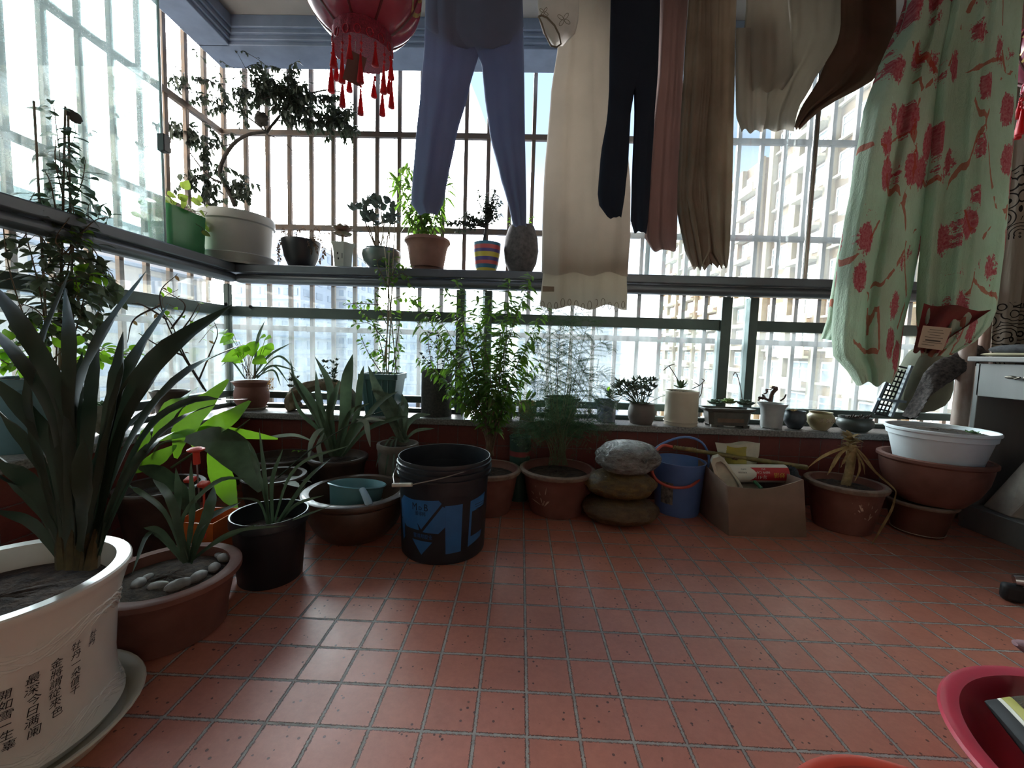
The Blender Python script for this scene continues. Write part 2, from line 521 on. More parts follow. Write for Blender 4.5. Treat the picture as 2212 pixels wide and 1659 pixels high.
o = MB().tube([(p0.x, 2.12, 1.12), (p0.x, 2.12, 2.19)], .0125, 16).build('steel_pole', mat('polished_steel', 'b9b3ab', .18, .95, var=.05), origin=(p0.x, 2.12, 1.12))
tag(o, 'shiny steel pole standing on the mid rail behind the right garments', 'pole')
# ================================================================== the city outside
BRICK = mat('tan_brick', '7d6446', .85, var=.12, vs=3, bump=.1)
BRICK2 = mat('pale_tan_render', '94856b', .85, var=.06, vs=2)
BAND = mat('cream_band', 'd2c8b2', .8, var=.04)
DWIN = mat('dark_window_glass', '59636b', .25, var=.3, vs=.7, col2='8f979a')
WFRM = mat('white_window_frame', 'e4e2dc', .6)
ACW = mat('white_ac_casing', 'e9e7e0', .6)
FAR = [mat('hazy_concrete_%s' % a, c, .95, var=.05, vs=.1) for a, c in (('a', 'c9d1d8'), ('b', 'd3d9dd'), ('c', 'bfc9d3'), ('d', 'd3d1cc'))]  # distance haze is put into these pale building colours
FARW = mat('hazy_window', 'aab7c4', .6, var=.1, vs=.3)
ground = MB().box(-400, 400, 5, 600, -41, -40)
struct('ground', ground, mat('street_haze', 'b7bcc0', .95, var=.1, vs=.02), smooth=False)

def tower(name, label, X, y0, y1, ztop, zbot, bays, wallm, seed, rake=0., fl=3.0, detail=True):
    """a block whose visible long side faces -X; bays along Y"""
    rnd = random.Random(seed)
    r = thing(name, label, 'building', (X, y0, zbot))
    b = MB().box(X, X+14, y0, y1, zbot, ztop)
    b.build('wall', wallm, r, smooth=False)
    L = (y1-y0)/bays
    nfl = int((ztop-zbot)/fl)
    rib = MB(); band = MB()
    wins = []
    for k in range(bays+1):
        y = y0+L*k
        rib.box(X-.55, X, y-.35, y+.35, zbot, ztop)
    rib.build('pier', BRICK2, r, smooth=False)
    for i in range(nfl):
        z = zbot+fl*i
        for k in range(bays):
            ya, yb = y0+L*k+.35, y0+L*(k+1)-.35
            wins.append((abs(z+1-CAMH), z, ya, yb, k, i))
            if k % 2 == 0:      # balcony: slab and parapet
                band.box(X-1.15, X, ya, yb, z-.12, z+.12)
                band.box(X-1.15, X-1.0, ya, yb, z+.12, z+(1.0 if rnd.random() < .6 else .35))
            else:
                band.box(X-.30, X, ya, yb, z+.55, z+.75)
    band.build('balcony_parapet', BAND, r, smooth=False)
    wins.sort()
    rest = MB(); n = 0
    for d, z, ya, yb, k, i in wins:
        m = MB() if (n < 70 and detail) else rest
        g = .12*(yb-ya)
        m.cur = 0
        m.box(X-.06, X+.02, ya+g, yb-g, z+.8, z+2.5)
        m.cur = 1
        for y in (ya+g, (ya+yb)/2, yb-g): m.box(X-.12, X, y-.05, y+.05, z+.75, z+2.55)
        m.box(X-.12, X, ya+g, yb-g, z+2.45, z+2.6); m.box(X-.12, X, ya+g, yb-g, z+.7, z+.82); m.box(X-.12, X, ya+g, yb-g, z+1.85, z+1.95)
        if m is not rest: m.build('window', [DWIN, WFRM], r, smooth=False)
        n += 1
        m.cur = 0
    if rest.v:
        rest.build('window', [DWIN, WFRM], r, smooth=False)['kind'] = 'stuff'
    if detail:
        n = 0
        for d, z, ya, yb, k, i in wins[:64]:
            if k % 2 == 1 and rnd.random() < .9:
                for q in range(1+(rnd.random() < .5)):
                    y = ya+.5+q*1.2
                    a = MB().box(X-.62, X-.2, y-.45, y+.45, z+.0, z+.62)
                    a.lathe([(0, 0), (.25, 0), (.25, .03), (0, .03)], (X-.62, y-.08, z+.31), 14, rot=Matrix.Rotation(-PI/2, 3, 'Y'))
                    a.build('air_conditioner', ACW, r, smooth=False)
    return r
tower('apartment_tower', 'sunlit tan brick apartment tower with balconies seen between the shirts and the floral cloth', 27, 20.5, 46.5, 46, -38, 6, BRICK, 3)
tower('apartment_tower', 'farther sunlit tan block seen under the beige trousers, left of the big tan tower', 31, 56, 92, 27, -40, 8, BRICK, 5, detail=True)
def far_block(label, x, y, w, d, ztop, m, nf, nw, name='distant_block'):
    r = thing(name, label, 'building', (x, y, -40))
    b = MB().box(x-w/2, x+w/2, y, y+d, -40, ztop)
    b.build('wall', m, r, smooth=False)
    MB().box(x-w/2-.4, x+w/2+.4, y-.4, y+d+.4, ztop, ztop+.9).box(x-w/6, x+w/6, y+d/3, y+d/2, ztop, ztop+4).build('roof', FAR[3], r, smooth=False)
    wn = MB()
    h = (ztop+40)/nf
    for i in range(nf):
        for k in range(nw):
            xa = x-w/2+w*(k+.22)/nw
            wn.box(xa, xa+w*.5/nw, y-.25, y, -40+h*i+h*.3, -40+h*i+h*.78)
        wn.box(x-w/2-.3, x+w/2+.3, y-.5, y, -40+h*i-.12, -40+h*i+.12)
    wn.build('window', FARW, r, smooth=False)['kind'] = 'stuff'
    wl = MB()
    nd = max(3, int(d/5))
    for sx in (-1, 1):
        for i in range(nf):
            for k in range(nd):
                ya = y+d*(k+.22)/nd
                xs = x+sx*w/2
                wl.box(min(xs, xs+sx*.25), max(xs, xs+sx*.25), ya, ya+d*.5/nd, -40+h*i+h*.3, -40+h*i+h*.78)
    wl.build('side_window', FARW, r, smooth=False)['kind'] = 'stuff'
def px_block(label, x0, x1, ytop, Y, d, m, nf, nw):
    a = at(x0, ytop, Y); c = at(x1, ytop, Y)
    far_block(label, (a.x+c.x)/2, Y, c.x-a.x, d, a.z, m, nf, nw)
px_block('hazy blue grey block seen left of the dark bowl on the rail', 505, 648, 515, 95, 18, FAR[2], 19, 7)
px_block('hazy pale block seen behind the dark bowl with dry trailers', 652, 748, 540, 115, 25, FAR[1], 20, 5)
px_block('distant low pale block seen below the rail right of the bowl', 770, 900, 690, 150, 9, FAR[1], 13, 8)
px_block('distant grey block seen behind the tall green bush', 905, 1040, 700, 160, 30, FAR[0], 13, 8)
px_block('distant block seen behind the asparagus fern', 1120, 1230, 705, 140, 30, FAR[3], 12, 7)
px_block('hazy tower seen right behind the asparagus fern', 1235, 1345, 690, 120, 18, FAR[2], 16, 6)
# blocks on the left side, seen through the teal glass and the left lower window
def left_block(label, X, y0, y1, ztop, m, nf, nb):
    r = thing('side_block', label, 'building', (X, y0, -40))
    MB().box(X-14, X, y0, y1, -40, ztop).build('wall', m, r, smooth=False)
    wn = MB(); h = (ztop+40)/nf
    for i in range(nf):
        for k in range(nb):
            ya = y0+(y1-y0)*(k+.2)/nb
            wn.box(X, X+.2, ya, ya+(y1-y0)*.5/nb, -40+h*i+h*.3, -40+h*i+h*.8)
        wn.box(X, X+.5, y0, y1, -40+h*i-.12, -40+h*i+.12)
    wn.build('window', FARW, r, smooth=False)['kind'] = 'stuff'
    return r
left_block('grey concrete block close by on the left, seen through the teal glass', -30, 20, 38, 9.5, FAR[3], 16, 5)
left_block('pale grey block farther back on the left behind the vine', -38, 52, 82, 5, FAR[0], 15, 8)
# ================================================================== pots: helpers
SILL, RAIL = .375, 1.12
SOIL = mat('potting_soil', '4a3a2e', .95, var=.3, vs=45, bump=.9, bs=140, col2='241b15')
TERRA = mat('terracotta', '7d5145', .7, var=.15, vs=8, bump=.12, col2='643c31')
TERRA_D = mat('dark_terracotta', '653f34', .6, var=.15, vs=8, bump=.12, col2='53301f')
RIMGREY = mat('weathered_rim', '8f7a6a', .8, var=.2, vs=25, bump=.2, col2='6b584b')
BLACKP = mat('black_plastic', '202226', .4)
WHITEC = mat('white_glazed_ceramic', 'd9d6cd', .25, var=.05, vs=6, coat=.3)
BARK = mat('bark', '5a4a3c', .9, var=.25, vs=30, bump=.5, col2='3a2f27')
TWIG = mat('dry_twig', '6b5b48', .9, var=.2, vs=40)
DRY = mat('dry_leaf', 'a98d5e', .9, var=.2, vs=30, trans=.3, col2='7d6240')
L_DARK = mat('leaf_dark_strap', '2c3a2c', .38, var=.2, vs=14, trans=.12, stretch=(1, 1, .3))
L_STRAP = mat('leaf_grey_green_strap', '44563f', .45, var=.2, vs=14, trans=.2)
L_MID = mat('leaf_mid_green', '4f6f35', .5, var=.2, vs=25, trans=.42, tcol='6f9a2c')
L_BRIGHT = mat('leaf_bright_green', '6a9a2e', .45, var=.15, vs=25, trans=.55, tcol='8fc22a')
L_EPI = mat('leaf_flat_cactus', '4f7430', .4, var=.2, vs=18, trans=.5, tcol='7fae26')
L_EPID = mat('leaf_flat_cactus_dark', '3d4f38', .4, var=.2, vs=18, trans=.18)
L_GREY = mat('leaf_grey_green', '54634f', .6, var=.2, vs=25, trans=.25)
L_SIL = mat('leaf_small_dark', '3b4637', .55, var=.25, vs=25, trans=.22)
L_FERN = mat('fern_needles', '3f5a3c', .6, var=.25, vs=20, trans=.3)
L_SUCC = mat('succulent_leaf', '5d7a50', .4, var=.2, vs=25, trans=.12)
L_PINK = mat('pink_succulent_leaf', '8d5f56', .5, var=.25, vs=30, trans=.15, col2='5f6a4e')

def azim(px, py):
    d = ray(px, py); return math.atan2(d.x, d.y)
def fit(l, r, base=None, k=.7, zs=0., Y=None):
    """circle of a pot's rim from its two side tangents; base = lowest front point of its foot"""
    a, b = azim(*l), azim(*r)
    az, hf = (a+b)/2, (b-a)/2
    s = math.sin(hf)
    if Y is None:
        p = atz(base[0], base[1], zs)
        D = math.hypot(p.x, p.y)/(1-k*s)
    else:
        D = Y/math.cos(az)
    R = D*s
    t = math.sqrt(D*D-R*R)
    zz = []
    for q in (l, r):
        d = ray(*q); zz.append(CAMH+d.z/math.hypot(d.x, d.y)*t)
    return V((D*math.sin(az), D*math.cos(az), zs)), R, (zz[0]+zz[1])/2-zs
STY = {
    'lip':   [(.66, 0), (.70, .02), (.80, .40), (.87, .72), (.91, .86), (.97, .90), (1.0, .94), (1.0, .98), (.97, 1.0)],
    'bowl':  [(.52, 0), (.58, .03), (.78, .28), (.90, .55), (.94, .78), (.95, .88), (1.0, .92), (1.0, .98), (.97, 1.0)],
    'tub':   [(.80, 0), (.82, .02), (.92, .80), (.94, .84), (1.0, .86), (1.0, .98), (.985, 1.0)],
    'flare': [(.60, 0), (.63, .03), (.70, .35), (.82, .70), (.93, .88), (1.0, .96), (1.0, 1.0)],
    'jar':   [(.78, 0), (.80, .02), (.97, .30), (1.0, .52), (.95, .78), (.88, .90), (.90, .95), (.93, 1.0)],
    'cyl':   [(.96, 0), (.98, .02), (.98, .90), (1.0, .92), (1.0, .99), (.99, 1.0)],
    'urn':   [(.50, 0), (.55, .04), (.84, .30), (1.0, .58), (.98, .76), (.84, .90), (.80, .94), (.86, 1.0)],
    'round': [(.42, 0), (.50, .03), (.85, .30), (1.0, .60), (.97, .85), (.90, 1.0)],
}
def shell(c, R, H, prof, th, depth):
    pts = [(0, 0)] + [(r*R, z*H) for r, z in prof]
    rt = pts[-1][0]
    zi = H-depth
    ri = rt
    for (r0, z0), (r1, z1) in zip(pts, pts[1:]):
        if z0 <= zi <= z1 and z1 > z0: ri = lerp(r0, r1, (zi-z0)/(z1-z0))
    mid = H-depth*.45
    rm = rt
    for (r0, z0), (r1, z1) in zip(pts, pts[1:]):
        if z0 <= mid <= z1 and z1 > z0: rm = lerp(r0, r1, (mid-z0)/(z1-z0))
    pts += [(rt-th, H-.001), (min(rt-th, rm-th), mid), (max(.004, ri-th), zi), (0, zi)]
    return pts, max(.004, min(rt, ri)-th)
def add_pot(root, c, R, H, style, m, th=.008, depth=None, soil=True, n=44, name='pot', rad=None, soilm=None, sx=1, sy=1, rimm=None):
    prof = STY[style] if isinstance(style, str) else style
    if depth is None: depth = min(.25*H, .035)
    pts, ri = shell(c, R, H, prof, th, depth)
    b = MB().lathe(pts, c, n, rad=rad, sx=sx, sy=sy)
    o = b.build(name, m, root)
    if rimm is not None:
        k = [(r*R+.0012, z*H) for r, z in prof if z > .88]
        k = [(k[0][0]-.003, k[0][1])] + k + [(k[-1][0]-th*.5, H+.0015), (k[-1][0]-th-.001, H-.004)]
        rr = []
        for r, z in k: rr.append([c + V((r*math.cos(2*PI*j/n), r*math.sin(2*PI*j/n), z)) for j in range(n)])
        MB().rings(rr).build('rim', rimm, root)
    if soil:
        zz = H-depth
        rnd = random.Random(int(abs(c.x)*1e4)+7)
        R_ = []
        for i in range(7):
            q = 1-i/6
            R_.append([c + V((ri*q*1.0*math.cos(2*PI*j/n)*sx, ri*q*math.sin(2*PI*j/n)*sy, zz+.002+(1-q*q)*.008+rnd.uniform(0, .006)*(q < .99))) for j in range(n)])
        MB().rings(R_).build('soil', soilm or SOIL, root, sharp=0)
    return ri
def pot(name, label, cat, l, r, base=None, k=.7, zs=0., Y=None, style='lip', m=None, group=None, H=None, **kw):
    c, R, h = fit(l, r, base, k, zs, Y)
    if H: h = H
    root = thing(name, label, cat, c, group)
    add_pot(root, c, R, h, style, m or TERRA, **kw)
    return root, c, R, h
def saucer(root, c, R, H, m, name='saucer', n=44):
    MB().lathe([(0, 0), (R*.82, 0), (R*.9, H*.4), (R, H*.92), (R*.99, H), (R*.955, H*.97), (R*.84, H*.35), (0, H*.3)], c, n).build(name, m, root)

# ------------------------------------------------------------------ foliage helpers
def straps(root, leaves, Y, m, name='foliage', fold=.35, seed=1, taper='strap'):
    """leaves: ([(px, py, dY)...] from base to tip, width px)"""
    rnd = random.Random(seed)
    b = MB()
    for pts, w in leaves:
        P = curve([at(p[0], p[1], Y+(p[2] if len(p) > 2 else 0)) for p in pts], 14)
        n = len(P)
        ws = []
        for i, p in enumerate(P):
            t = i/(n-1)
            if taper == 'strap': k = (.62+.38*min(1, t*2.2)) * (1 if t < .62 else max(.03, (1-((t-.62)/.38)**1.7)))
            elif taper == 'blade': k = math.sin(PI*min(1, .12+.88*t)**.85)*.98+.02 if t < 1 else .02
            else: k = max(.05, math.sin(PI*(t*.9+.06)))
            ws.append(w*.8*mpp(p)*k)
        b.ribbon(P, ws, V((rnd.uniform(-.35, .35), -1, rnd.uniform(.1, .6))), fold=rnd.uniform(.5, 1.3)*fold, wave=.08)
    return b.build(name, m, root, sharp=0)
def stem_tubes(stems, Y, r0, r1, n=6):
    b = MB(); out = []
    for s in stems:
        P = curve([at(p[0], p[1], Y+(p[2] if len(p) > 2 else 0)) for p in s], max(8, 5*len(s)))
        L = len(P)
        b.tube(P, [lerp(r0, r1, i/(L-1)) for i in range(L)], n)
        out.append(P)
    return b, out
def leafy(root, stems, Y, lm, L=.03, W=.012, step=.018, r0=.0025, r1=.001, sm=None, seed=1, start=.15, droop=.35, per=2, spread=1., bend=.35, fname='foliage', sname='stem', side=0., tip=1., twig=0.):
    """stems with leaves set along them"""
    rnd = random.Random(seed)
    b, paths = stem_tubes(stems, Y, r0, r1)
    f = MB()
    for P in paths:
        tot = sum((P[i+1]-P[i]).length for i in range(len(P)-1))
        acc = 0; nxt = tot*start
        for i in range(len(P)-1):
            seg = (P[i+1]-P[i]); l = seg.length
            while nxt < acc+l and l > 0:
                q = P[i]+seg*((nxt-acc)/l)
                tdir = seg.normalized()
                for j in range(per):
                    a = rnd.uniform(0, 2*PI)
                    x = tdir.orthogonal().normalized(); y = tdir.cross(x)
                    d = (x*math.cos(a)+y*math.sin(a))*spread + tdir*rnd.uniform(.1, .8) + V((0, 0, -droop*rnd.uniform(.3, 1.4)))
                    q2 = q
                    if twig:
                        tl = twig*rnd.uniform(.4, 1.3)
                        q2 = q + d.normalized()*tl
                        b.tube([q, q.lerp(q2, .5)+V((0, 0, .004)), q2], [r1, r1*.8, r1*.6], 4)
                    k = rnd.uniform(.65, 1.2)
                    f.leaf(q2, d, L*k, W*k, up=(rnd.uniform(-.6, .6), rnd.uniform(-.9, .1), 1), bend=bend*rnd.uniform(.3, 1.5), fold=rnd.uniform(.1, .5), tip=tip)
                nxt += step*rnd.uniform(.6, 1.4)
            acc += l
    b.build(sname, sm or TWIG, root, sharp=0)
    f.build(fname, lm, root, sharp=0)
    return paths
def rosette(b, c, R, n=14, rows=3, W=.4, up=.5, seed=0, th=.35):
    """fleshy rosette into MB b"""
    rnd = random.Random(seed)
    for k in range(rows):
        m = max(4, n-3*k)
        for j in range(m):
            a = 2*PI*(j+.5*(k % 2))/m+rnd.uniform(-.1, .1)
            el = up*.35+k*.45
            d = V((math.cos(a)*math.cos(el), math.sin(a)*math.cos(el), math.sin(el)))
            L = R*(1-.2*k)
            x = d.cross(V((0, 0, 1))).normalized(); nn = x.cross(d)
            rg = []
            for i in range(6):
                t = i/5
                w = W*R*math.sin(PI*(.12+.86*t)**1.3)*.5+.0004
                p = V(c)+d*(L*t)+nn*(-.0+.18*L*t*t)
                rg.append([p+x*(w*math.cos(q))+nn*(w*th*math.sin(q)) for q in [2*PI*z/6 for z in range(6)]])
            b.rings(rg, cap0=True, cap1=True)
def fat_leaf(b, p, d, L, W, th=.4, up=(0, 0, 1), n=7):
    d = V(d).normalized(); x = d.cross(V(up))
    if x.length < 1e-3: x = V((1, 0, 0))
    x.normalize(); nn = x.cross(d); rg = []
    for i in range(6):
        t = i/5; w = W/2*(math.sin(PI*(.1+.84*t))**.8)
        q = V(p)+d*(L*t)
        rg.append([q+x*(w*math.cos(2*PI*z/n))+nn*(w*th*math.sin(2*PI*z/n)) for z in range(n)])
    b.rings(rg, cap0=True, cap1=True)
# ================================================================== floor: front left
def text_mesh(s, size=1.):
    """flat outline of a text as (verts, faces), origin at its lower left, size 1"""
    cu = bpy.data.curves.new('lettering', 'FONT'); cu.body = s; cu.size = size
    o = bpy.data.objects.new('lettering', cu); COL.objects.link(o)
    bpy.context.view_layer.update()
    me = o.to_mesh()
    vs = [v.co.copy() for v in me.vertices]; fs = [tuple(p.vertices) for p in me.polygons]
    o.to_mesh_clear()
    bpy.data.objects.remove(o); bpy.data.curves.remove(cu)
    return vs, fs
def wrap_text(b, s, size, c, ang, z, rfun, slant=0., kx=1., flip=False):
    """lettering wrapped on a round body: centred at angle ang (radians, 0 = +X), baseline height z"""
    vs, fs = text_mesh(s, size)
    if not vs: return
    w = max(v.x for v in vs)+min(v.x for v in vs)
    out = []
    for v in vs:
        x = (v.x-w/2)*kx; y = v.y
        if flip: x, y = -x, -y
        x += slant*y
        r = rfun(z+y)
        a = ang + x/r
        out.append(V(c)+V(((r+.0009)*math.cos(a), (r+.0009)*math.sin(a), z+y)))
    b.add(out, fs)

# --- white ceramic planter with calligraphy
WC = V((-.885, .645, 0)); WR, WH = .172, .285
root = thing('ceramic_planter', 'tall white glazed planter with black calligraphy and a huge dark strap leaved plant', 'potted plant', WC)
wprof = [(.80, 0), (.85, .01), (.90, .06), (.862, .12), (.842, .2), (.835, .35), (.86, .60), (.90, .78), (.955, .90), (.985, .95), (1.0, .965), (1.0, .99), (.985, 1.0)]
c0 = WC+V((0, 0, .022))
add_pot(root, c0, WR, WH, wprof, mat('white_relief_ceramic', 'd9d6cd', .25, var=.05, vs=6, coat=.3), th=.02, depth=.045, n=72)
saucer(root, WC, .186, .042, mat('cream_ceramic', 'cfc9b6', .35, var=.08, vs=6))
def wr(z):
    t = max(0, min(1, (z-.022)/WH)); return interp([(b_, a_) for a_, b_ in wprof], t)[0]*WR
# raised swirling relief bands below the rim and near the foot
rnd = random.Random(4)
for bands, nm in ((((.225, .012), (.240, .010)), 'upper_relief'), (((.07, .010), (.055, .010)), 'lower_relief')):
    b = MB()
    for zc, amp in bands:
        for k in range(16):
            a0 = -2.6+k*.22
            pts = []
            for i in range(9):
                a = a0+i*.06
                z = zc+amp*math.sin((i/8)*PI*1.5+k)+rnd.uniform(-.001, .001)
                pts.append(WC+V((wr(z)*math.cos(a), wr(z)*math.sin(a), z)))
            b.tube(pts, [.0005+.0022*math.sin(PI*i/8) for i in range(9)], 6)
    b.build(nm, mat('white_relief_ceramic', ''), root)
INK = mat('black_ink', '15151a', .6)
b = MB()
cols = [('牡丹', .148, 0), ('牡丹一朵值千', .146, 1), ('金將謂從來色', .134, 2), ('最深今日满阑', .128, 3), ('開如雪一生辜', .122, 4), ('負君花心', .117, 5)]
AC = math.atan2(-WC.y, -WC.x)           # direction from the pot towards the camera
for s, zt, k in cols:
    ang = AC + .74-.185*k
    sz = (.0135, .0155, .0165, .0175, .0165, .019)[k]
    for i, ch in enumerate(s):
        wrap_text(b, ch, sz, WC, ang+rnd.uniform(-.015, .015), zt+.052-i*sz*1.02, wr, slant=.18, kx=.95)
for s, zt, k in (('牡丹繁盛清香书于牡丹西文社', .142, 6), ('书于清和', .14, 6.6)):
    for i, ch in enumerate(s):
        wrap_text(b, ch, .0085, WC, AC+.74-.185*k, zt+.02-i*.0088, wr, slant=.1)
b.build('calligraphy', INK, root, smooth=False)
YF = .67
SL = [
    ([(150, 1215), (75, 930), (75, 790), (152, 583, .1)], 40), ([(152, 1215), (150, 900), (152, 740), (140, 622, .12)], 40),
    ([(158, 1215), (165, 900), (215, 740), (318, 583, .1)], 56), ([(180, 1210), (235, 950), (280, 800), (366, 654, .12)], 50),
    ([(190, 1210), (255, 930), (350, 770), (503, 658, .14)], 58), ([(185, 1212), (232, 960), (258, 820), (266, 716, .05)], 54),
    ([(200, 1205), (255, 960), (320, 830), (392, 750, .16)], 36), ([(185, 1212), (270, 980), (390, 815), (553, 732, .16)], 34),
    ([(200, 1205), (300, 960), (400, 870), (535, 862, .12)], 20), ([(205, 1205), (310, 985), (390, 905), (485, 868, .15)], 17),
    ([(160, 1215), (145, 900), (60, 720), (-30, 600, .1)], 44), ([(155, 1215), (130, 930), (50, 780), (-40, 690, .12)], 34),
    ([(150, 1215), (125, 990), (50, 880), (-40, 800, -.02)], 46), ([(150, 1215), (105, 1030), (40, 930), (-40, 850, -.04)], 36),
    ([(150, 1215), (100, 1080), (30, 1010), (-50, 950, -.06)], 48), ([(145, 1215), (105, 1120), (40, 1050), (-50, 1000, -.07)], 30),
    ([(180, 1212), (186, 1100, -.05), (186, 1010, -.06), (180, 948, -.06)], 58), ([(205, 1205), (255, 1070), (315, 975), (378, 932, .1)], 26),
    ([(215, 1200), (232, 1130), (248, 1065, .03)], 14), ([(150, 1215), (118, 1140), (95, 1080)], 22),
    ([(160, 1215), (162, 930), (178, 760, .05)], 44), ([(170, 1215), (195, 900), (212, 700, .08)], 40), ([(140, 1215), (70, 1130), (-20, 1100, -.05)], 26),
    ([(165, 1215), (125, 940), (110, 760, .1)], 34), ([(160, 1215), (215, 1000, .03), (330, 870, .12)], 34)]
straps(root, SL, YF, L_DARK, seed=3)
b = MB()
for x, dx in ((140, -12), (158, 0), (176, 6), (196, 14), (186, 10)):
    p = at(x, 1225, YF); q = at(x+dx, 1120, YF)
    b.tube([p, p.lerp(q, .4), p.lerp(q, .8)], [.012, .010, .003], 8)
b.build('stem_base', mat('sheath', '4d4529', .8, var=.25, vs=30), root)
b = MB()
for k in range(26):
    a = rnd.uniform(0, 6.28); q = rnd.uniform(.3, 1)*WR*.8
    b.blob(c0+V((q*math.cos(a), q*math.sin(a), WH-.043)), (rnd.uniform(.006, .014), rnd.uniform(.005, .010), .006), 7, 5, .15, k)
b.build('bark_chips', mat('bark_chips', '6b5a4c', .9, var=.3, vs=30), root, sharp=0)['kind'] = 'stuff'

# --- wide terracotta with pebbles and a small orchid
TC = V((-.865, .957, 0)); TR, TH = .156, .15
root = thing('terracotta_planter', 'wide terracotta planter edged with grey pebbles, beside the white calligraphy planter', 'potted plant', TC)
add_pot(root, TC, TR, TH, [(.74, 0), (.78, .02), (.80, .3), (.86, .62), (.90, .84), (.93, .88), (1.0, .90), (1.0, .98), (.96, 1.0), (.9, .985)], TERRA, th=.012, depth=.03)
for k, (px, py, s) in enumerate(((300, 1262, 22), (342, 1268, 22), (385, 1266, 28), (428, 1248, 24), (463, 1228, 20), (488, 1205, 19), (500, 1190, 12), (318, 1250, 16))):
    p = atz(px, py, TH-.02); q = s*mpp(p)
    d = p-TC; d.z = 0
    if d.length > TR*.78: p = TC+d*(TR*.78/d.length)+V((0, 0, TH-.02))
    rot = Matrix.Rotation(math.atan2(d.y, d.x)+PI/2, 3, 'Z')
    o = MB().blob((p.x, p.y, TH-.018), (q*.95, q*.6, q*.45), 14, 9, .05, k, rot=rot).build('pebble', mat('grey_pebble', '9a9590', .55, var=.12, vs=30, col2='746d68'), origin=(p.x, p.y, TH-.03))
    tag(o, ['rounded dull pebble leftmost in the terracotta planter', 'flat pebble second from the left in the terracotta planter', 'long pale pebble at the front of the terracotta planter', 'oval pebble at the right front of the terracotta planter', 'pebble next to the right rim of the terracotta planter', 'biggest pebble by the right rim of the terracotta planter', 'small pebble perched farthest right on the terracotta planter', 'small pebble behind the leftmost one in the terracotta planter'][k], 'pebble', 'pebbles in the terracotta planter')
straps(root, [([(400, 1215), (330, 1150), (285, 1240, -.1)], 15), ([(410, 1210), (395, 1120), (470, 1040, -.02), (540, 1035)], 12), ([(405, 1215), (420, 1100), (413, 995)], 26),
              ([(410, 1215), (450, 1110), (462, 1050, .05)], 30), ([(405, 1215), (385, 1120), (388, 1050, .02), (380, 1010)], 24), ([(415, 1210), (500, 1150), (620, 1135, .05)], 9),
              ([(400, 1215), (360, 1110), (300, 1060, .05), (262, 1040)], 14), ([(410, 1215), (440, 1130), (520, 1085, .08)], 22), ([(400, 1215), (350, 1150), (310, 1140)], 18),
              ([(405, 1215), (370, 1080), (330, 1035, .1)], 24), ([(412, 1212), (470, 1170), (560, 1130, .04)], 10)], .98, L_STRAP, seed=5)

# --- black nursery pot
root, c, R, H = pot('nursery_pot', 'black plastic nursery pot with young upright green shoots, left of the brown bowl', 'potted plant', (491, 1122), (668, 1092), (592, 1270), .76, style='tub', m=BLACKP, th=.004, depth=.06)
Yc = c.y
straps(root, [([(580, 1140), (575, 1050), (560, 925, .05)], 13), ([(590, 1140), (588, 1040), (612, 968, .02)], 11), ([(588, 1140), (640, 1010), (760, 960, .1)], 8),
              ([(592, 1140), (660, 1040), (715, 990, .1)], 10), ([(585, 1140), (570, 1060), (545, 985, .04), (535, 955)], 12), ([(595, 1140), (640, 1090), (700, 1070, .04)], 8),
              ([(580, 1140), (560, 1085), (510, 1075, -.03)], 7), ([(598, 1140), (632, 1085), (660, 1050)], 7), ([(575, 1140), (640, 1120, -.05), (720, 1090, -.05)], 6)], Yc, L_STRAP, seed=8)

# --- brown glazed bowl with the dipper
GLAZE = mat('brown_glazed_clay', '5d4535', .4, var=.2, vs=9, bump=.1, coat=.2, col2='3f2d22')
root, c, R, H = pot('clay_bowl', 'wide brown glazed clay bowl holding the turquoise dipper', 'planter', (645, 1058), (884, 1062), (765, 1180), .58, style=[(.56, 0), (.6, .03), (.78, .25), (.88, .5), (.9, .72), (.885, .80), (.93, .84), (.99, .88), (1.0, .93), (.985, .98), (.95, 1.0)], m=GLAZE, th=.022, depth=.09)
BC, BR, BH = c, R, H
# turquoise dipper lying in the bowl
TURQ = mat('turquoise_plastic', '6fa3ac', .35, var=.05)
dc = at(768, 1062, BC.y-.03); dc.z = BH-.085
p0, p1 = at(716, 1030, BC.y-.03), at(826, 1035, BC.y-.03)
dR = (p1.x-p0.x)/2
tilt = Matrix.Rotation(-.16, 3, 'X') @ Matrix.Rotation(.06, 3, 'Y')
root = thing('dipper', 'turquoise plastic water dipper with pouring lip lying in the brown bowl', 'dipper', dc)
dH = dR*1.15
MB().lathe([(0, 0), (dR*.78, 0), (dR*.82, .004), (dR*.95, dH*.9), (dR*1.0, dH*.97), (dR*1.04, dH), (dR*1.0, dH+.003), (dR*.95, dH*.96), (dR*.80, .006), (0, .005)], dc, 44, rot=tilt,
           rad=lambda a: 1+.12*max(0, math.cos(a-3.6))**24).build('cup', TURQ, root)
p = dc + tilt @ V((dR*.45, -dR*.86, dH-.002))
d = V((.62, -.72, -.26)).normalized(); x = d.cross(V((0, 0, 1))).normalized(); n_ = x.cross(d)
rg = []
for i in range(10):
    t = i/9; q = p+d*(.085*t)+n_*(-.016*t*t)
    w = .012+.003*t if t < .95 else .010
    rg.append([q+x*(w*math.cos(a))+n_*(.007*math.sin(a)) for a in [2*PI*k/12 for k in range(12)]])
MB().rings(rg, cap0=True, cap1=True).build('handle', mat('pale_blue_plastic', '9fb9c6', .35, var=.05), root)

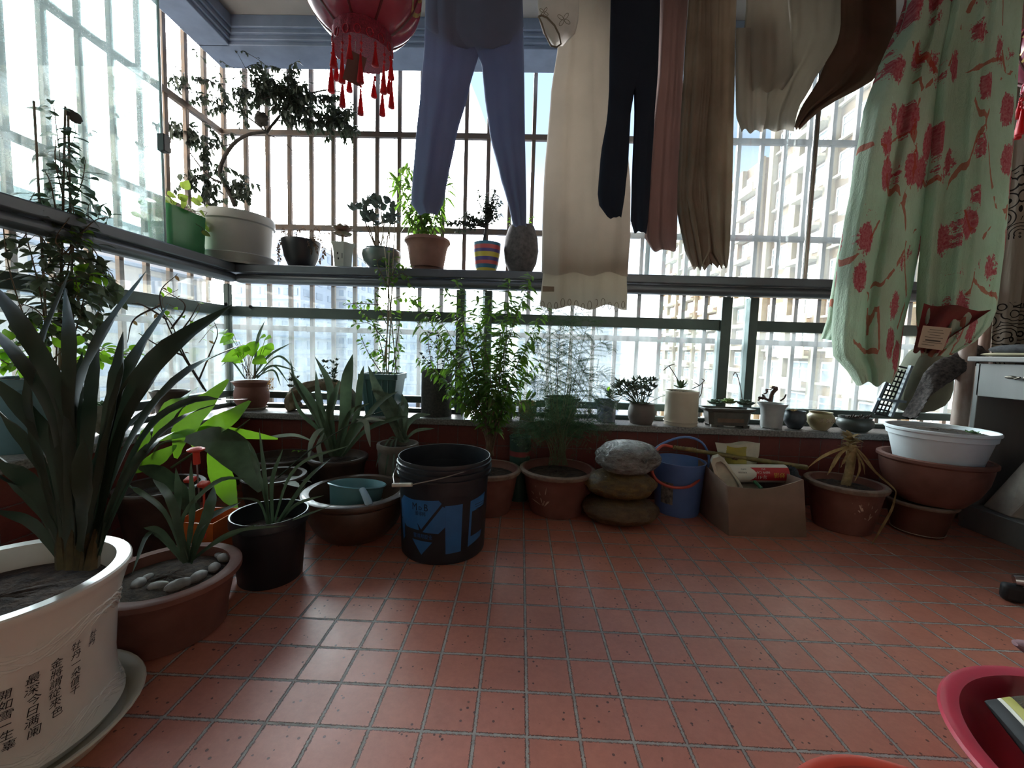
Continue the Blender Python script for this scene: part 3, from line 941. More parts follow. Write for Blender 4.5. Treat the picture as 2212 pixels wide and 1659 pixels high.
# --- tall black paint bucket
KC, KR, KH = fit((856, 985), (1063, 982), (945, 1222), .87)
root = thing('paint_bucket', 'tall black plastic bucket with blue printed M and D and a wire bail', 'bucket', KC)
BUCK = mat('scuffed_black_plastic', '24272d', .42, var=.15, vs=12, bump=.05)
kprof = [(.86, 0), (.875, .01), (.88, .05), (.925, .80), (.93, .815), (.985, .82), (.985, .84), (.955, .845), (.955, .875), (1.0, .88), (1.0, .90), (.955, .905), (.96, .935), (.99, .94), (.99, .955), (.965, .96), (.965, .99), (.96, 1.0)]
pts = [(0, 0)] + [(r*KR, z*KH) for r, z in kprof] + [(.945*KR, KH-.001), (.93*KR, KH*.8), (.85*KR, .01), (0, .008)]
MB().lathe(pts, KC, 72).build('bucket_body', BUCK, root)
def kr(z): return lerp(.8815, .925, (z/KH-.05)/.75)*KR
BLUEP = mat('blue_print', '2f6aa6', .45, var=.06, vs=14)
PRINT_D = mat('dark_print', '1b2430', .5)
ca = math.atan2(-KC.y, -KC.x)
def kpt(u, z, off=.0008):
    """u = metres to the right seen from the camera"""
    a = ca + u/KR
    return KC + V(((kr(z)+off)*math.cos(a), (kr(z)+off)*math.sin(a), z))
def kpoly(b, poly, off=.0008, nu=10):
    """print a convex polygon [(u, z)] wrapped on the bucket (cut into vertical strips)"""
    u0, u1 = min(p[0] for p in poly), max(p[0] for p in poly)
    def span(u):
        zs = []
        for (a, c), (d, e) in zip(poly, poly[1:]+poly[:1]):
            if min(a, d)-1e-9 <= u <= max(a, d)+1e-9:
                if abs(a-d) < 1e-9: zs += [c, e]
                else: zs.append(c+(e-c)*(u-a)/(d-a))
        return min(zs), max(zs)
    us = sorted(set([u0+(u1-u0)*i/nu for i in range(nu+1)]+[p[0] for p in poly]))
    prev = None
    for u in us:
        lo, hi = span(u)
        cur = (kpt(u, lo, off), kpt(u, hi, off))
        if prev: b.add([prev[0], cur[0], cur[1], prev[1]], [(0, 1, 2, 3)])
        prev = cur
def ku(px): return (px-960)/205*KR*2.0*1.0
# photo px of the print, flattened: (px, py) -> (u, z)
def kk(px, py):
    s = max(-.985, min(.985, (px-959.)/ (100.-4.*(py-1030)/190)))
    u = math.asin(s)*KR
    return (u, KH*.80*(1205-8*(1-abs(s))*0 - py + 26*(math.sqrt(1-s*s)-.6)*1.0)/ (1205-1010.))
b = MB()
for poly in ([(873, 1045), (890, 1052), (893, 1063), (908, 1128), (880, 1122), (868, 1100), (866, 1060)],      # left stroke of the M
             [(878, 1050), (948, 1054), (954, 1062), (912, 1126)],                                              # logo triangle
             [(956, 1069), (961, 1072), (962, 1120), (948, 1136), (915, 1132)],                                 # right diagonal
             [(961, 1068), (998, 1065), (996, 1183), (964, 1187)],                                              # right leg
             [(893, 1150), (936, 1157), (913, 1189)],                                                           # lower triangle
             [(868, 1105), (875, 1108), (876, 1150), (872, 1160)],
             [(1015, 1060), (1020, 1058), (1016, 1172), (1011, 1176)], [(1020, 1058), (1049, 1042), (1046, 1074), (1019, 1087)], [(1016, 1150), (1043, 1138), (1040, 1155), (1011, 1175)]):
    kpoly(b, [kk(*p) for p in poly])
b.build('blue_print', BLUEP, root, smooth=False)
b = MB()
def ktext(s, px, py, size, kx=1., off=.0016):
    u, z = kk(px, py)
    wrap_text(b, s, size, KC, ca+u/KR, z, lambda zz: kr(zz)+off-.0009, kx=kx)
ktext('M', 898, 1078, .036, .8); ktext('D', 910, 1078, .018); ktext('B', 922, 1080, .034, .8); ktext('蜜得邦', 910, 1091, .016, .85)
for i, w in enumerate((.055, .05, .04)):
    u, z = kk(1036, 1068+i*6)
    kpoly(b, [(u-w/2, z), (u+w/2, z), (u+w/2, z+.002), (u-w/2, z+.002)], .0016)
b.build('dark_lettering', PRINT_D, root, smooth=False)
b = MB(); ktext('蜜得邦胶业', 915, 1147, .017, .85)
b.build('blue_lettering', BLUEP, root, smooth=False)
# wire bail hanging down at the left
pl = KC+V((-.97*KR*math.cos(.35), -.97*KR*math.sin(.35), KH*.80)); pr_ = KC+V((.97*KR*math.cos(.25), -.97*KR*math.sin(.25), KH*.80))
g0, g1 = at(848, 1048, KC.y-KR-.02), at(890, 1047, KC.y-KR-.03)
b = MB(); b.tube(curve([at(861, 1000, KC.y-.06), at(850, 1025, KC.y-.1), at(851, 1042, KC.y-KR-.01), g0], 10), .0018, 6)
b.tube(curve([g1, at(950, 1034, KC.y-KR-.02), at(1000, 1020, KC.y-KR*.85), at(1046, 1006, KC.y-.06)], 14), .0018, 6)
b.build('wire_bail', mat('galvanised_wire', 'a8a49c', .35, .8), root)
MB().tube([g0, g0.lerp(g1, .5), g1], .0065, 12).build('grip', mat('white_grip', 'd5d0c2', .5), root)

# --- terracotta pots along the wall
root, c, R, H = pot('terracotta_pot', 'terracotta pot with worn rim half hidden behind the black bucket, with the tall green bush', 'potted plant', (985, 1012), (1125, 1010), (1075, 1118), .62, style='lip', m=TERRA, th=.014, rimm=RIMGREY)
BUSHC = c
rnd = random.Random(12)
st = []
for px, py, dy in ((890, 640, .0), (905, 700, .02), (930, 655, .05), (960, 620, .0), (985, 600, .03), (1010, 660, -.03), (1030, 625, .05), (1060, 640, 0), (1085, 690, -.04), (1100, 600, .04),
                   (1130, 640, .0), (1150, 590, .02), (1165, 720, -.02), (1120, 760, .03), (1075, 740, .06), (1140, 800, 0), (1000, 720, .07), (950, 730, -.03), (900, 770, .03), (1180, 660, .02),
                   (935, 800, .05), (975, 790, -.05), (1030, 780, .0), (1060, 830, -.04), (1110, 850, .05), (1170, 780, .03), (1150, 860, -.02), (1000, 850, .04), (960, 850, -.04), (1040, 720, -.06), (1090, 650, .07)):
    st.append([(1058+rnd.uniform(-8, 8), 985), (1062+(px-1062)*.12, 930-rnd.uniform(0, 25), dy*.3), (1060+(px-1060)*.5+rnd.uniform(-12, 12), lerp(900, py, .5), dy*.7), (px, py, dy)])
leafy(root, st, c.y+.02, L_MID, L=.048, W=.0145, step=.0125, r0=.0038, r1=.0009, seed=13, start=.34, per=2, droop=.35, bend=.5)
root, c, R, H = pot('terracotta_pot', 'terracotta pot with incised bamboo leaves and the feathery asparagus fern', 'potted plant', (1123, 1010), (1287, 1012), (1205, 1121), .62, style='lip', m=TERRA, th=.014, rimm=RIMGREY)
FC = c
INCISE = mat('incised_line', 'c4a48e', .8, var=.15)
def bamboo(root, c, R, H, px0, py0, s):
    """bamboo leaves scratched into the front of a pot"""
    b = MB()
    for x0, y0, x1, y1, w in ((0, 0, -14, -38, 5), (2, 0, -22, -28, 4), (0, 2, -6, -26, 5), (2, 2, 8, -34, 4), (4, 3, 22, -18, 7), (-4, 0, -20, -12, 4), (6, 2, 14, -26, 4)):
        pts = []
        for i in range(7):
            t = i/6
            d = ray(px0+(x0+(x1-x0)*t)*s, py0+(y0+(y1-y0)*t)*s)
            # nearest hit on a cone-ish body: march
            p = None
            for q in range(400):
                u = .8+q*.004
                w_ = EYE+d*u
                z = (w_.z-c.z)/H
                if 0 <= z <= 1:
                    rr = interp([(bb, aa) for aa, bb in STY['lip']], z)[0]*R
                    if math.hypot(w_.x-c.x, w_.y-c.y) <= rr: p = w_; break
            if p is None: break
            n = V((p.x-c.x, p.y-c.y, 0)).normalized()
            pts.append(p+n*.0016)
        if len(pts) == 7:
            n = V((pts[3].x-c.x, pts[3].y-c.y, 0)).normalized()
            b.ribbon(pts, [max(.0006, w*.0011*math.sin(PI*(.1+.85*i/6))) for i in range(7)], n, fold=0)
    if b.v: b.build('incised_leaves', INCISE, root, smooth=False)
bamboo(root, c, R, H, 1172, 1090, 1.1)
rnd = random.Random(21)
fr = MB(); stems = []
def frond(b, P, L0, seed, dens=.0052):
    rnd = random.Random(seed)
    n = len(P)
    for i in range(1, n):
        t = i/(n-1)
        tdir = (P[i]-P[i-1]).normalized()
        side = tdir.cross(V((0, -.6, 1))).normalized()
        for s in (-1, 1):
            if rnd.random() < .12: continue
            L = L0*math.sin(PI*min(1, .25+.72*t))*rnd.uniform(.7, 1.2)
            d = (side*s*.95+tdir*.55+V((0, rnd.uniform(-.25, .25), rnd.uniform(-.25, .08)))).normalized()
            q = P[i]
            m = max(3, int(L/dens))
            for k in range(m):
                u = (k+1)/m
                c_ = q+d*(L*u)+V((0, 0, -.12*L*u*u))
                for s2 in (-1, 1):
                    e = (d*.7+side.cross(d)*s2*.2+tdir*s2*.75+V((0, rnd.uniform(-.4, .4), rnd.uniform(-.3, .3)))).normalized()
                    l = .011*(1.1-u*.5)*rnd.uniform(.6, 1.2)
                    w = d.cross(e); w = (w if w.length > 1e-3 else V((0, 0, 1))).normalized().cross(e)*.0011
                    b.add([c_-w, c_+w, c_+e*l], [(0, 1, 2)])
            b.add([q-V((0, 0, .0005)), q+V((0, 0, .0005)), q+d*L], [(0, 1, 2)])
sb = MB()
FR = [(1165, 960), (1205, 965), (1250, 960), (1140, 985), (1275, 975), (1185, 900), (1225, 870), (1160, 890), (1290, 900), (1330, 850), (1110, 950), (1240, 990), (1185, 690), (1250, 700), (1300, 715), (1330, 760), (1150, 760), (1140, 830), (1110, 900), (1130, 870), (1220, 720), (1280, 740), (1260, 790), (1200, 790), (1330, 820), (1300, 870), (1330, 920), (1290, 950),
      (1240, 840), (1180, 850), (1150, 940), (1190, 930), (1230, 900), (1260, 930), (1310, 950), (1120, 960), (1215, 760), (1350, 880), (1100, 930), (1280, 820)]
for k, (px, py) in enumerate(FR):
    dy = rnd.uniform(-.1, .1)
    hx = 1205+(px-1205)*.25+rnd.uniform(-10, 10)
    top = min(py-25, 900)
    P = curve([at(1205+rnd.uniform(-22, 22), 1005, FC.y), at(hx, lerp(1000, top, .5), FC.y+dy*.4), at(lerp(hx, px, .55), top+10, FC.y+dy*.8), at(px, py, FC.y+dy)], 26)
    sb.tube(P, [lerp(.0018, .0006, i/26) for i in range(27)], 5)
    frond(fr, P[9:], .085, k)
sb.build('stem', mat('fern_stem', '5b6347', .8), root, sharp=0)
fr.build('foliage', L_FERN, root, smooth=False)

# --- stacked pots at the right
root, c, R, H = pot('terracotta_pot', 'dark terracotta pot at the bottom of the stack by the desk', 'pot', (1895, 1075), (2066, 1085), (1985, 1163), .66, style='lip', m=TERRA_D, th=.014, rimm=RIMGREY, depth=.02)
SC, SH = c, H
root.location.x += .022; c = c+V((.022, 0, 0))
SH1 = H
saucer(root, c+V((0, 0, -.0)), R*.74, .012, mat('cream_ceramic', ''))
c2 = V((c.x-.005, c.y-.02, H+.004))
R2 = (at(2066, 1000, c2.y)-at(1872, 975, c2.y)).length/2*.97
H2 = at(1970, 985, c2.y-.02).z-c2.z
root = thing('terracotta_pot', 'orange brown terracotta pot in the middle of the stack, under the white basin planter', 'pot', c2)
c2.x += .022; root.location = c2
add_pot(root, c2, R2, H2, 'bowl', TERRA, th=.012, depth=.05)
c3 = V((c2.x, c2.y-.01, c2.z+H2-.047))
R3 = (at(2086, 940, c3.y)-at(1903, 905, c3.y)).length/2*.97
H3 = at(1990, 922, c3.y).z-c3.z
root = thing('plastic_planter', 'pale grey white plastic planter on top of the pot stack by the desk', 'potted plant', c3)
add_pot(root, c3, R3, H3, [(.70, 0), (.74, .03), (.90, .74), (.92, .78), (.95, .79), (.965, .90), (1.0, .93), (1.0, .98), (.98, 1.0)], mat('pale_grey_plastic', 'dde2e6', .4, var=.04), th=.006, depth=.022)
b = MB(); q = c3+V((R3*.55, -R3*.2, H3-.022))
rosette(b, q, .035, 8, 2, .6, .3, 4)
b.build('succulent', L_SUCC, root)

# --- dried plant pot
root, c, R, H = pot('terracotta_pot', 'wide terracotta pot with a dead dried stump plant, right of the cardboard box', 'potted plant', (1736, 1025), (1926, 1056), (1838, 1157), .62, style='lip', m=TERRA, th=.02, rimm=RIMGREY, depth=.03)
bamboo(root, c, R, H, 1868, 1122, 1.25)
b = MB(); P = curve([at(1826, 1050, c.y), at(1836, 1010, c.y), at(1840, 960, c.y)], 10)
b.tube(P, [.019, .018, .0175, .017, .017, .0165, .017, .018, .019, .020, .016], 10)
b.build('trunk', mat('dry_trunk', 'a58c62', .9, var=.25, vs=30, bump=.6), root)
rnd = random.Random(5); b = MB()
for k in range(60):
    a = rnd.uniform(0, 6.28); q = at(1838, 968-rnd.uniform(-10, 24), c.y)
    b.leaf(q, (math.cos(a), math.sin(a), rnd.uniform(.1, 1.3)), rnd.uniform(.03, .052), .019, bend=.2)
for pts in ([(1840, 962), (1800, 975, -.02), (1770, 990, -.04), (1745, 1010, -.05)], [(1838, 962), (1815, 980, -.03), (1800, 1010, -.05)], [(1845, 962), (1870, 990, -.05), (1890, 1020, -.08), (1930, 1055, -.1), (1936, 1068, -.1)],
            [(1842, 964), (1862, 1000, -.05), (1868, 1025, -.06)], [(1846, 965), (1880, 1010, -.05), (1925, 1050, -.1)], [(1836, 964), (1808, 985, -.02), (1790, 1020, -.04), (1786, 1025)], [(1838, 966), (1820, 1000, -.04), (1815, 1010)],
            [(1935, 1064, -.1), (1925, 1100, -.13), (1900, 1145, -.15), (1882, 1178, -.17)], [(1848, 968), (1856, 1010, -.06), (1846, 1040, -.07)]):
    P = curve([at(p[0], p[1], c.y+(p[2] if len(p) > 2 else 0)) for p in pts], 12)
    b.ribbon(P, [.013*max(.15, math.sin(PI*(.15+.8*i/12))) for i in range(13)], (.3, -1, .4), .4)
b.build('dry_leaves', DRY, root, sharp=0)
# ================================================================== floor: pots in the dark left corner
POTB = mat('brown_stoneware', '4a3b33', .55, var=.2, vs=12, bump=.1)
root, c, R, H = pot('stoneware_pot', 'low brown stoneware pot holding a big fallen leaf, behind the black nursery pot', 'planter', (517, 1022), (665, 1030), None, Y=1.62, style='bowl', m=POTB, th=.016)
b = MB(); q = c+V((R*.45, -R*.2, H-.01)); b.leaf(q, (.8, .2, .1), .10, .05, bend=.3, fold=.2); b.leaf(q+V((.02, -.05, 0)), (.9, -.3, .15), .09, .045, bend=.2)
b.build('fallen_leaf', mat('pale_dead_leaf', '7d8474', .7, var=.15, vs=30), root)
root, c, R, H = pot('stoneware_pot', 'brown soil pot with one yellow green sprig, against the red wall', 'planter', (532, 985), (680, 985), None, Y=1.875, style='bowl', m=POTB, th=.014)
b = MB(); q = at(640, 975, c.y-.02)
for k in range(7): b.leaf(q+V((k*.008-.02, 0, 0)), (math.cos(k*2.2), math.sin(k*2.2), .3), .022, .012)
b.build('sprig', L_BRIGHT, root)
EC = at(345, 1000, 1.36); EC.z = 0
root = thing('stoneware_pot', 'dark pot hidden behind the pebble planter, carrying the flat bright green leaves', 'potted plant', EC)
add_pot(root, EC, .13, .22, 'lip', POTB, th=.014)
EY = 1.33
straps(root, [([(380, 990), (395, 930), (440, 875), (493, 820, .06)], 72), ([(330, 960), (352, 905), (385, 870), (428, 836, .08)], 52), ([(415, 965), (450, 930), (492, 905), (540, 866, .1)], 54),
              ([(340, 952), (420, 932), (510, 936), (600, 948, .05)], 32), ([(300, 1010), (308, 970), (316, 940), (322, 920)], 46), ([(290, 1020), (325, 1000), (352, 985), (382, 962)], 44),
              ([(455, 955), (472, 1010), (492, 1060), (512, 1098, -.03)], 58)], EY, L_EPI, fold=.12, seed=4, taper='pad')
straps(root, [([(400, 948), (470, 952), (525, 995), (562, 1062, -.05)], 84), ([(300, 1010), (345, 1022), (385, 1050), (425, 1085, -.05)], 50), ([(365, 1100), (385, 1070), (410, 1090), (440, 1130)], 46)], EY-.03, L_EPID, fold=.12, seed=6, taper='pad', name='lower_foliage')
b = MB()
for pts in (((370, 1010), (440, 965), (500, 935), (540, 905)), ((330, 990), (345, 960), (400, 948), (440, 950)), ((345, 1020), (330, 1000), (310, 1010))):
    b.tube(curve([at(x, y, EY+.01) for x, y in pts], 10), [.004]*8+[.003, .002, .001], 6)
b.build('stem', mat('green_stem', '4b5a33', .6), root)
# orange pot standing behind the pebble planter
OC = at(440, 1140, 1.2)
OC = V((OC.x, 1.22, 0))
root = thing('plastic_pot', 'small orange plastic pot between the pebble planter and the black nursery pot', 'pot', OC)
poly = [(.062, .062), (-.062, .062), (-.062, -.062), (.062, -.062)]
z1 = at(440, 1118, 1.2).z
rg = []
for z, k in ((0, .75), (z1, 1.0), (z1, .94), (.02, .70)):
    rg.append([OC+V((x*k, y*k, z)) for x, y in poly])
MB().rings(rg, cap0=True, cap1=True).build('pot', mat('orange_plastic', 'c8662a', .45, var=.08), root, smooth=False)
# red plant drippers
RED = mat('red_plastic', 'd8483a', .4, var=.05)
for (tx, ty), (bx, by), lab in (((423, 968), (428, 1040), 'tall red topped watering spike with a steel stem in the dark left corner'),):
    p = at(bx, by, 1.15); q = at(tx, ty, 1.15)
    root = thing('watering_spike', lab, 'plant spike', p)
    up = (q-p).normalized(); L = (q-p).length
    MB().tube([p-up*.05, p+up*(L*.6)], .0022, 8).build('rod', mat('steel_rod', 'a9a9a8', .3, .9), root)
    ro = up.to_track_quat('Z', 'Y').to_matrix()
    MB().lathe([(0, 0), (.0085, 0), (.0095, .004), (.0085, .034), (.010, .036), (.022, .041), (.0225, .045), (.014, .05), (0, .051)], p+up*(L*.52), 20, rot=ro).build('knob', RED, root)
for (px, py), lab in (((440, 1046), 'red square clip head below the watering spike'), ((411, 1036), 'red clip head partly behind a dark leaf, left of the spike')):
    p = at(px, py, 1.12)
    root = thing('plant_clip', lab, 'plant clip', p)
    MB().obox(p, (.026, .022, .012), Matrix.Rotation(.35, 3, 'X')).build('clip_head', RED, root, bevel=.003)
    MB().tube([p, p+V((0, 0, -.16))], .003, 8).build('spike', RED, root)
# big orchid like plant in a pot behind the brown bowl
root, c, R, H = pot('stoneware_pot', 'brown pot with dark arching strap leaves behind the brown glazed bowl', 'potted plant', (662, 1000), (796, 1000), None, Y=1.82, style='lip', m=POTB, th=.014, H=.22)
straps(root, [([(725, 985), (715, 900), (712, 830), (680, 770, .05)], 20), ([(730, 985), (745, 900), (750, 820), (762, 765, .05)], 30), ([(720, 985), (690, 900), (660, 850), (625, 803)], 22),
              ([(735, 985), (770, 900), (778, 830), (786, 790)], 18), ([(715, 985), (680, 900), (640, 830), (627, 775, .08)], 9), ([(725, 985), (705, 920), (690, 860), (682, 800)], 22),
              ([(735, 985), (780, 920), (820, 870), (860, 845)], 16), ([(740, 985), (790, 930), (850, 905), (880, 900)], 12), ([(715, 985), (690, 930), (650, 890), (628, 838)], 12),
              ([(735, 985), (760, 930), (780, 905), (800, 935, -.05)], 18), ([(720, 985), (712, 905), (722, 860), (735, 820)], 24), ([(728, 985), (735, 940), (760, 890), (800, 870)], 14)], c.y, L_STRAP, seed=9)
straps(root, [([(770, 905), (790, 912), (795, 935), (800, 965)], 15), ([(700, 935), (690, 960), (694, 985), (697, 1008)], 16), ([(700, 925), (685, 935), (672, 960), (666, 995)], 15), ([(770, 912), (795, 905), (815, 906), (832, 909)], 8),
              ([(680, 955), (640, 940), (600, 942), (566, 948)], 9)], c.y-.12, mat('leaf_pale_underside', '8f9a8a', .5, var=.12, trans=.25), seed=10, taper='pad', name='drooping_leaves')
b = MB(); b.tube(curve([at(590, 1040, c.y-.18), at(680, 965, c.y-.14), at(780, 905, c.y-.1), at(840, 885, c.y-.08)], 14), [lerp(.004, .0015, i/14) for i in range(15)], 6)
b.build('cane', mat('dark_cane', '3c4436', .6), root)
# grey shallow pot behind the bucket
root, c, R, H = pot('shallow_pot', 'small grey clay pot with limp grassy leaves, left behind the bucket rim', 'potted plant', (813, 958), (905, 955), None, Y=1.86, style='bowl', m=mat('grey_clay', '7d746c', .8, var=.15, vs=15), th=.012, H=.28)
straps(root, [([(870, 955), (850, 950), (838, 990, -.08), (830, 1040, -.12)], 6), ([(872, 955), (858, 945), (850, 1000, -.1), (845, 1060, -.14)], 6), ([(868, 955), (845, 945), (820, 985, -.06), (812, 1010, -.1)], 5),
              ([(880, 955), (870, 930), (875, 880), (868, 850)], 22), ([(870, 955), (862, 900), (840, 860), (800, 840)], 20), ([(875, 950), (900, 930), (940, 925)], 9), ([(872, 950), (880, 920), (900, 900), (930, 895)], 16),
              ([(870, 950), (850, 905), (868, 875), (872, 890, -.08)], 18), ([(868, 950), (840, 890), (820, 850), (795, 790)], 30)], c.y-.02, L_GREY, seed=12)
# green tin with a red band behind the fern
p = at(1124, 960, 1.955); R = (at(1155, 950, 1.955)-at(1100, 950, 1.955)).length/2*.84
c = V((p.x, 1.955, 0)); zt = at(1127, 942, 1.955).z; zb_ = at(1127, 973, 1.955).z
root = thing('tin_pot', 'green tin pot with a red band half hidden by the asparagus fern', 'pot', c)
MB().lathe([(0, 0), (R*.9, 0), (R*.97, zb_-.02), (R*1.0, zt-.006), (R*1.05, zt-.004), (R*1.05, zt), (R*.97, zt), (R*.9, zt-.03), (0, zt-.03)], c, 36).build('tin', mat('green_tin', '2f4a40', .45, var=.12), root)
MB().rings([[c+V((R*k*math.cos(2*PI*j/36), R*k*math.sin(2*PI*j/36), z)) for j in range(36)] for z, k in ((zb_-.022, .983), (zb_+.003, .99))]).build('band', mat('red_band', '8c3d3d', .5), root)

# ================================================================== bags, blue bucket, carton
def sack(name, label, c, r, m, seed, gather=None, rot=0, wr=.05, sag=1.):
    rnd = random.Random(seed)
    ph = [rnd.uniform(0, 6.28) for _ in range(8)]
    root = thing(name, label, 'bag', (c.x, c.y, c.z-r[2]))
    n, m_ = 56, 22; R = []
    co, si = math.cos(rot), math.sin(rot)
    for i in range(m_+1):
        th = PI*i/m_; ring = []
        for j in range(n):
            a = 2*PI*j/n
            k = 1+wr*.5*math.sin(3*a+ph[0])*math.sin(th)+wr*.4*math.sin(7*a+ph[1]+3*th)*math.sin(th)+wr*.35*math.sin(13*a+ph[2]-4*th)*math.sin(th)+wr*.35*math.sin(5*th+ph[3]+2*a)*math.sin(th)
            s = math.sin(th)**.72
            x, y = r[0]*k*s*math.cos(a), r[1]*k*s*math.sin(a)
            z = -r[2]*math.cos(th)*(1 if th > PI/2 else .96)
            if z < 0: z = max(z, -r[2]*.93)
            ring.append(c+V((x*co-y*si, x*si+y*co, z)))
        R.append(ring)
    MB().rings(R).build('bag_body', m, root, sharp=0)
    if gather:
        g, h = gather
        b = MB(); rr = []
        for i in range(7):
            t = i/6
            q = c.lerp(g, 1)+V((h.x*t, h.y*t, h.z*t))
            k = .028*(1-t)**2+.010+.026*t*t
            rr.append([q+V((k*(1+.35*math.sin(6*2*PI*j/28+i))*math.cos(2*PI*j/28), k*(1+.35*math.sin(6*2*PI*j/28+i))*math.sin(2*PI*j/28)*.7, .008*math.sin(5*2*PI*j/28)*t)) for j in range(28)])
        b.rings(rr); b.build('tied_neck', m, root, sharp=0)
    return root
def film(name, col, dens, rough=.22, wrinkle=.5, col2='3b2a1a'):
    t = NT(name); g = t.coord((1, 1, 2.2))
    n1 = t.noise(g, 9, 4); n2 = t.noise(g, 26, 5, .7)
    cl = t.mix(t.ramp(n2, .3, .75), lin(col2), lin(col))
    bm = t.bump(t.math('ADD', n1, t.math('MULTIPLY', n2, .7)), wrinkle, .03)
    return t.done(t.pbr(cl, rough, 0, bm, .6))
bg = V((at(1338, 1155, 1.7).x, 1.735, 0))
w1 = (at(1420, 1140, 1.68)-at(1252, 1130, 1.68)).length/2
sack('plastic_bag', 'flattened brown bag at the bottom of the three bag stack', V((bg.x, bg.y, .056)), (w1, .125, .058), film('brown_sack', '6d5534', .5, .45, .6, '3f2e1c'), 3, rot=-.12)
w2 = (at(1415, 1090, 1.7)-at(1262, 1090, 1.7)).length/2
sack('plastic_bag', 'yellowish clear bag of fibre in the middle of the bag stack', V((bg.x+.004, bg.y+.01, .165)), (w2, .115, .062), film('fibre_filled_film', '7d6331', .4, .3, .8, '3b2c17'), 5, rot=.1, wr=.07)
w3 = (at(1424, 1030, 1.7)-at(1284, 1030, 1.7)).length/2
cb = at(1353, 1030, 1.72)
sack('plastic_bag', 'crumpled silvery clear bag on top of the bag stack', V((cb.x, bg.y-.01, .285)), (w3, .105, .072), film('clear_crumpled_film', 'a6a7a4', .3, .18, 1.0, '4a4641'), 7, gather=(at(1374, 1006, 1.66), V((.03, -.01, .03))), rot=.15, wr=.09)

# blue bucket
BLUEB = mat('blue_plastic', '5b79b4', .35, var=.04)
c, R, H = fit((1411, 995), (1527, 992), (1470, 1120), .84)
root = thing('plastic_bucket', 'blue plastic bucket with an upright blue handle, right of the bags', 'bucket', c)
MB().lathe([(0, 0), (R*.82, 0), (R*.85, .012), (R*.955, H*.83), (R*.965, H*.84), (R*.99, H*.985), (R*1.02, H*.99), (R*1.02, H), (R*.98, H), (R*.945, H*.84), (R*.93, H*.83), (R*.81, .01), (0, .008)], c, 56).build('bucket_body', BLUEB, root)
hp = [at(1408, 1012, c.y-.02), at(1412, 975, c.y), at(1438, 955, c.y), at(1480, 944, c.y), at(1515, 955, c.y), at(1531, 985, c.y), at(1527, 1020, c.y-.02), at(1518, 1036, c.y-.03)]
MB().tube(curve(hp, 26), .0055, 8).build('handle', BLUEB, root)
b = MB(); ca2 = math.atan2(-c.y, -c.x)
vs = []
for i in range(9):
    for j in range(2):
        a = ca2-.72+.55*i/8; z = (.055, .155)[j]; r_ = lerp(.85, .955, z/(H*.83))*R+.0008
        vs.append(c+V((r_*math.cos(a), r_*math.sin(a), z)))
b.add(vs, [(2*i, 2*i+2, 2*i+3, 2*i+1) for i in range(8)])
b.build('printed_label', mat('speckled_label', '9a968c', .5, var=.4, vs=60, col2='3a3d44'), root, smooth=False)
BUC, BUR, BUH = c, R, H
# sprayer: red hose and long lance lying across bucket and carton
YS = c.y-R*.55
lp = [(1452, 966), (1502, 972), (1590, 989), (1660, 1000), (1712, 1006), (1742, 1010)]
root = thing('sprayer_lance', 'sprayer lance with a red hose lying across the blue bucket and the carton', 'sprayer', at(1452, 966, YS))
L0 = [at(x, y, lerp(YS, c.y-.02, (x-1452)/290)) for x, y in lp]
def seg(t0, t1, P=L0):
    a = L0[0].lerp(L0[-1], 0)
    return None
def onl(px):
    for k in range(len(lp)-1):
        if lp[k][0] <= px <= lp[k+1][0]:
            return L0[k].lerp(L0[k+1], (px-lp[k][0])/(lp[k+1][0]-lp[k][0]))
    return L0[-1]
MB().tube([onl(1500), onl(1545), onl(1588)], .0065, 12).build('barrel', mat('brushed_steel', 'b5b0a6', .3, .9), root)
MB().tube([onl(1585), onl(1620), onl(1662)], .0042, 12).build('rod', mat('brushed_steel', ''), root)
BRASS = mat('ribbed_brass_plastic', '8a7a45', .5, .2, var=.2, vs=30, col2='5b5436')
b = MB()
P = [onl(1448+i*3.2) for i in range(18)]; b.tube(P, [.008+.0022*(i % 2)+.002*(i < 2) for i in range(18)], 14)
b.build('grip', BRASS, root)
b = MB(); P = [onl(1662+i*3.4) for i in range(14)]; b.tube(P, [.007+.0018*(i % 2) for i in range(14)], 12); b.build('nozzle', BRASS, root)
b = MB(); P = [onl(1581+i*2) for i in range(7)]; b.tube(P, [.0085, .011, .0105, .009, .0105, .011, .0085], 12); b.build('collar', mat('dark_brass', '5a4b35', .5, .3), root)
MB().tube([onl(1705), onl(1740)], .0035, 8).build('tip', mat('dark_brass', ''), root)
hp = [at(1452, 965, YS), at(1430, 963, YS), at(1411, 985, YS-.03), at(1408, 1015, YS-.05), at(1420, 1038, BUC.y-BUR-.02), at(1450, 1052, BUC.y-BUR-.02), at(1485, 1052, BUC.y-BUR-.02), at(1508, 1038, BUC.y-BUR*.8), at(1516, 1020, BUC.y-BUR*.3), at(1509, 1018, BUC.y-.02), at(1495, 1030, BUC.y)]
MB().tube(curve(hp, 40), .0062, 10).build('hose', mat('red_rubber_hose', 'b5483c', .45, var=.08), root)

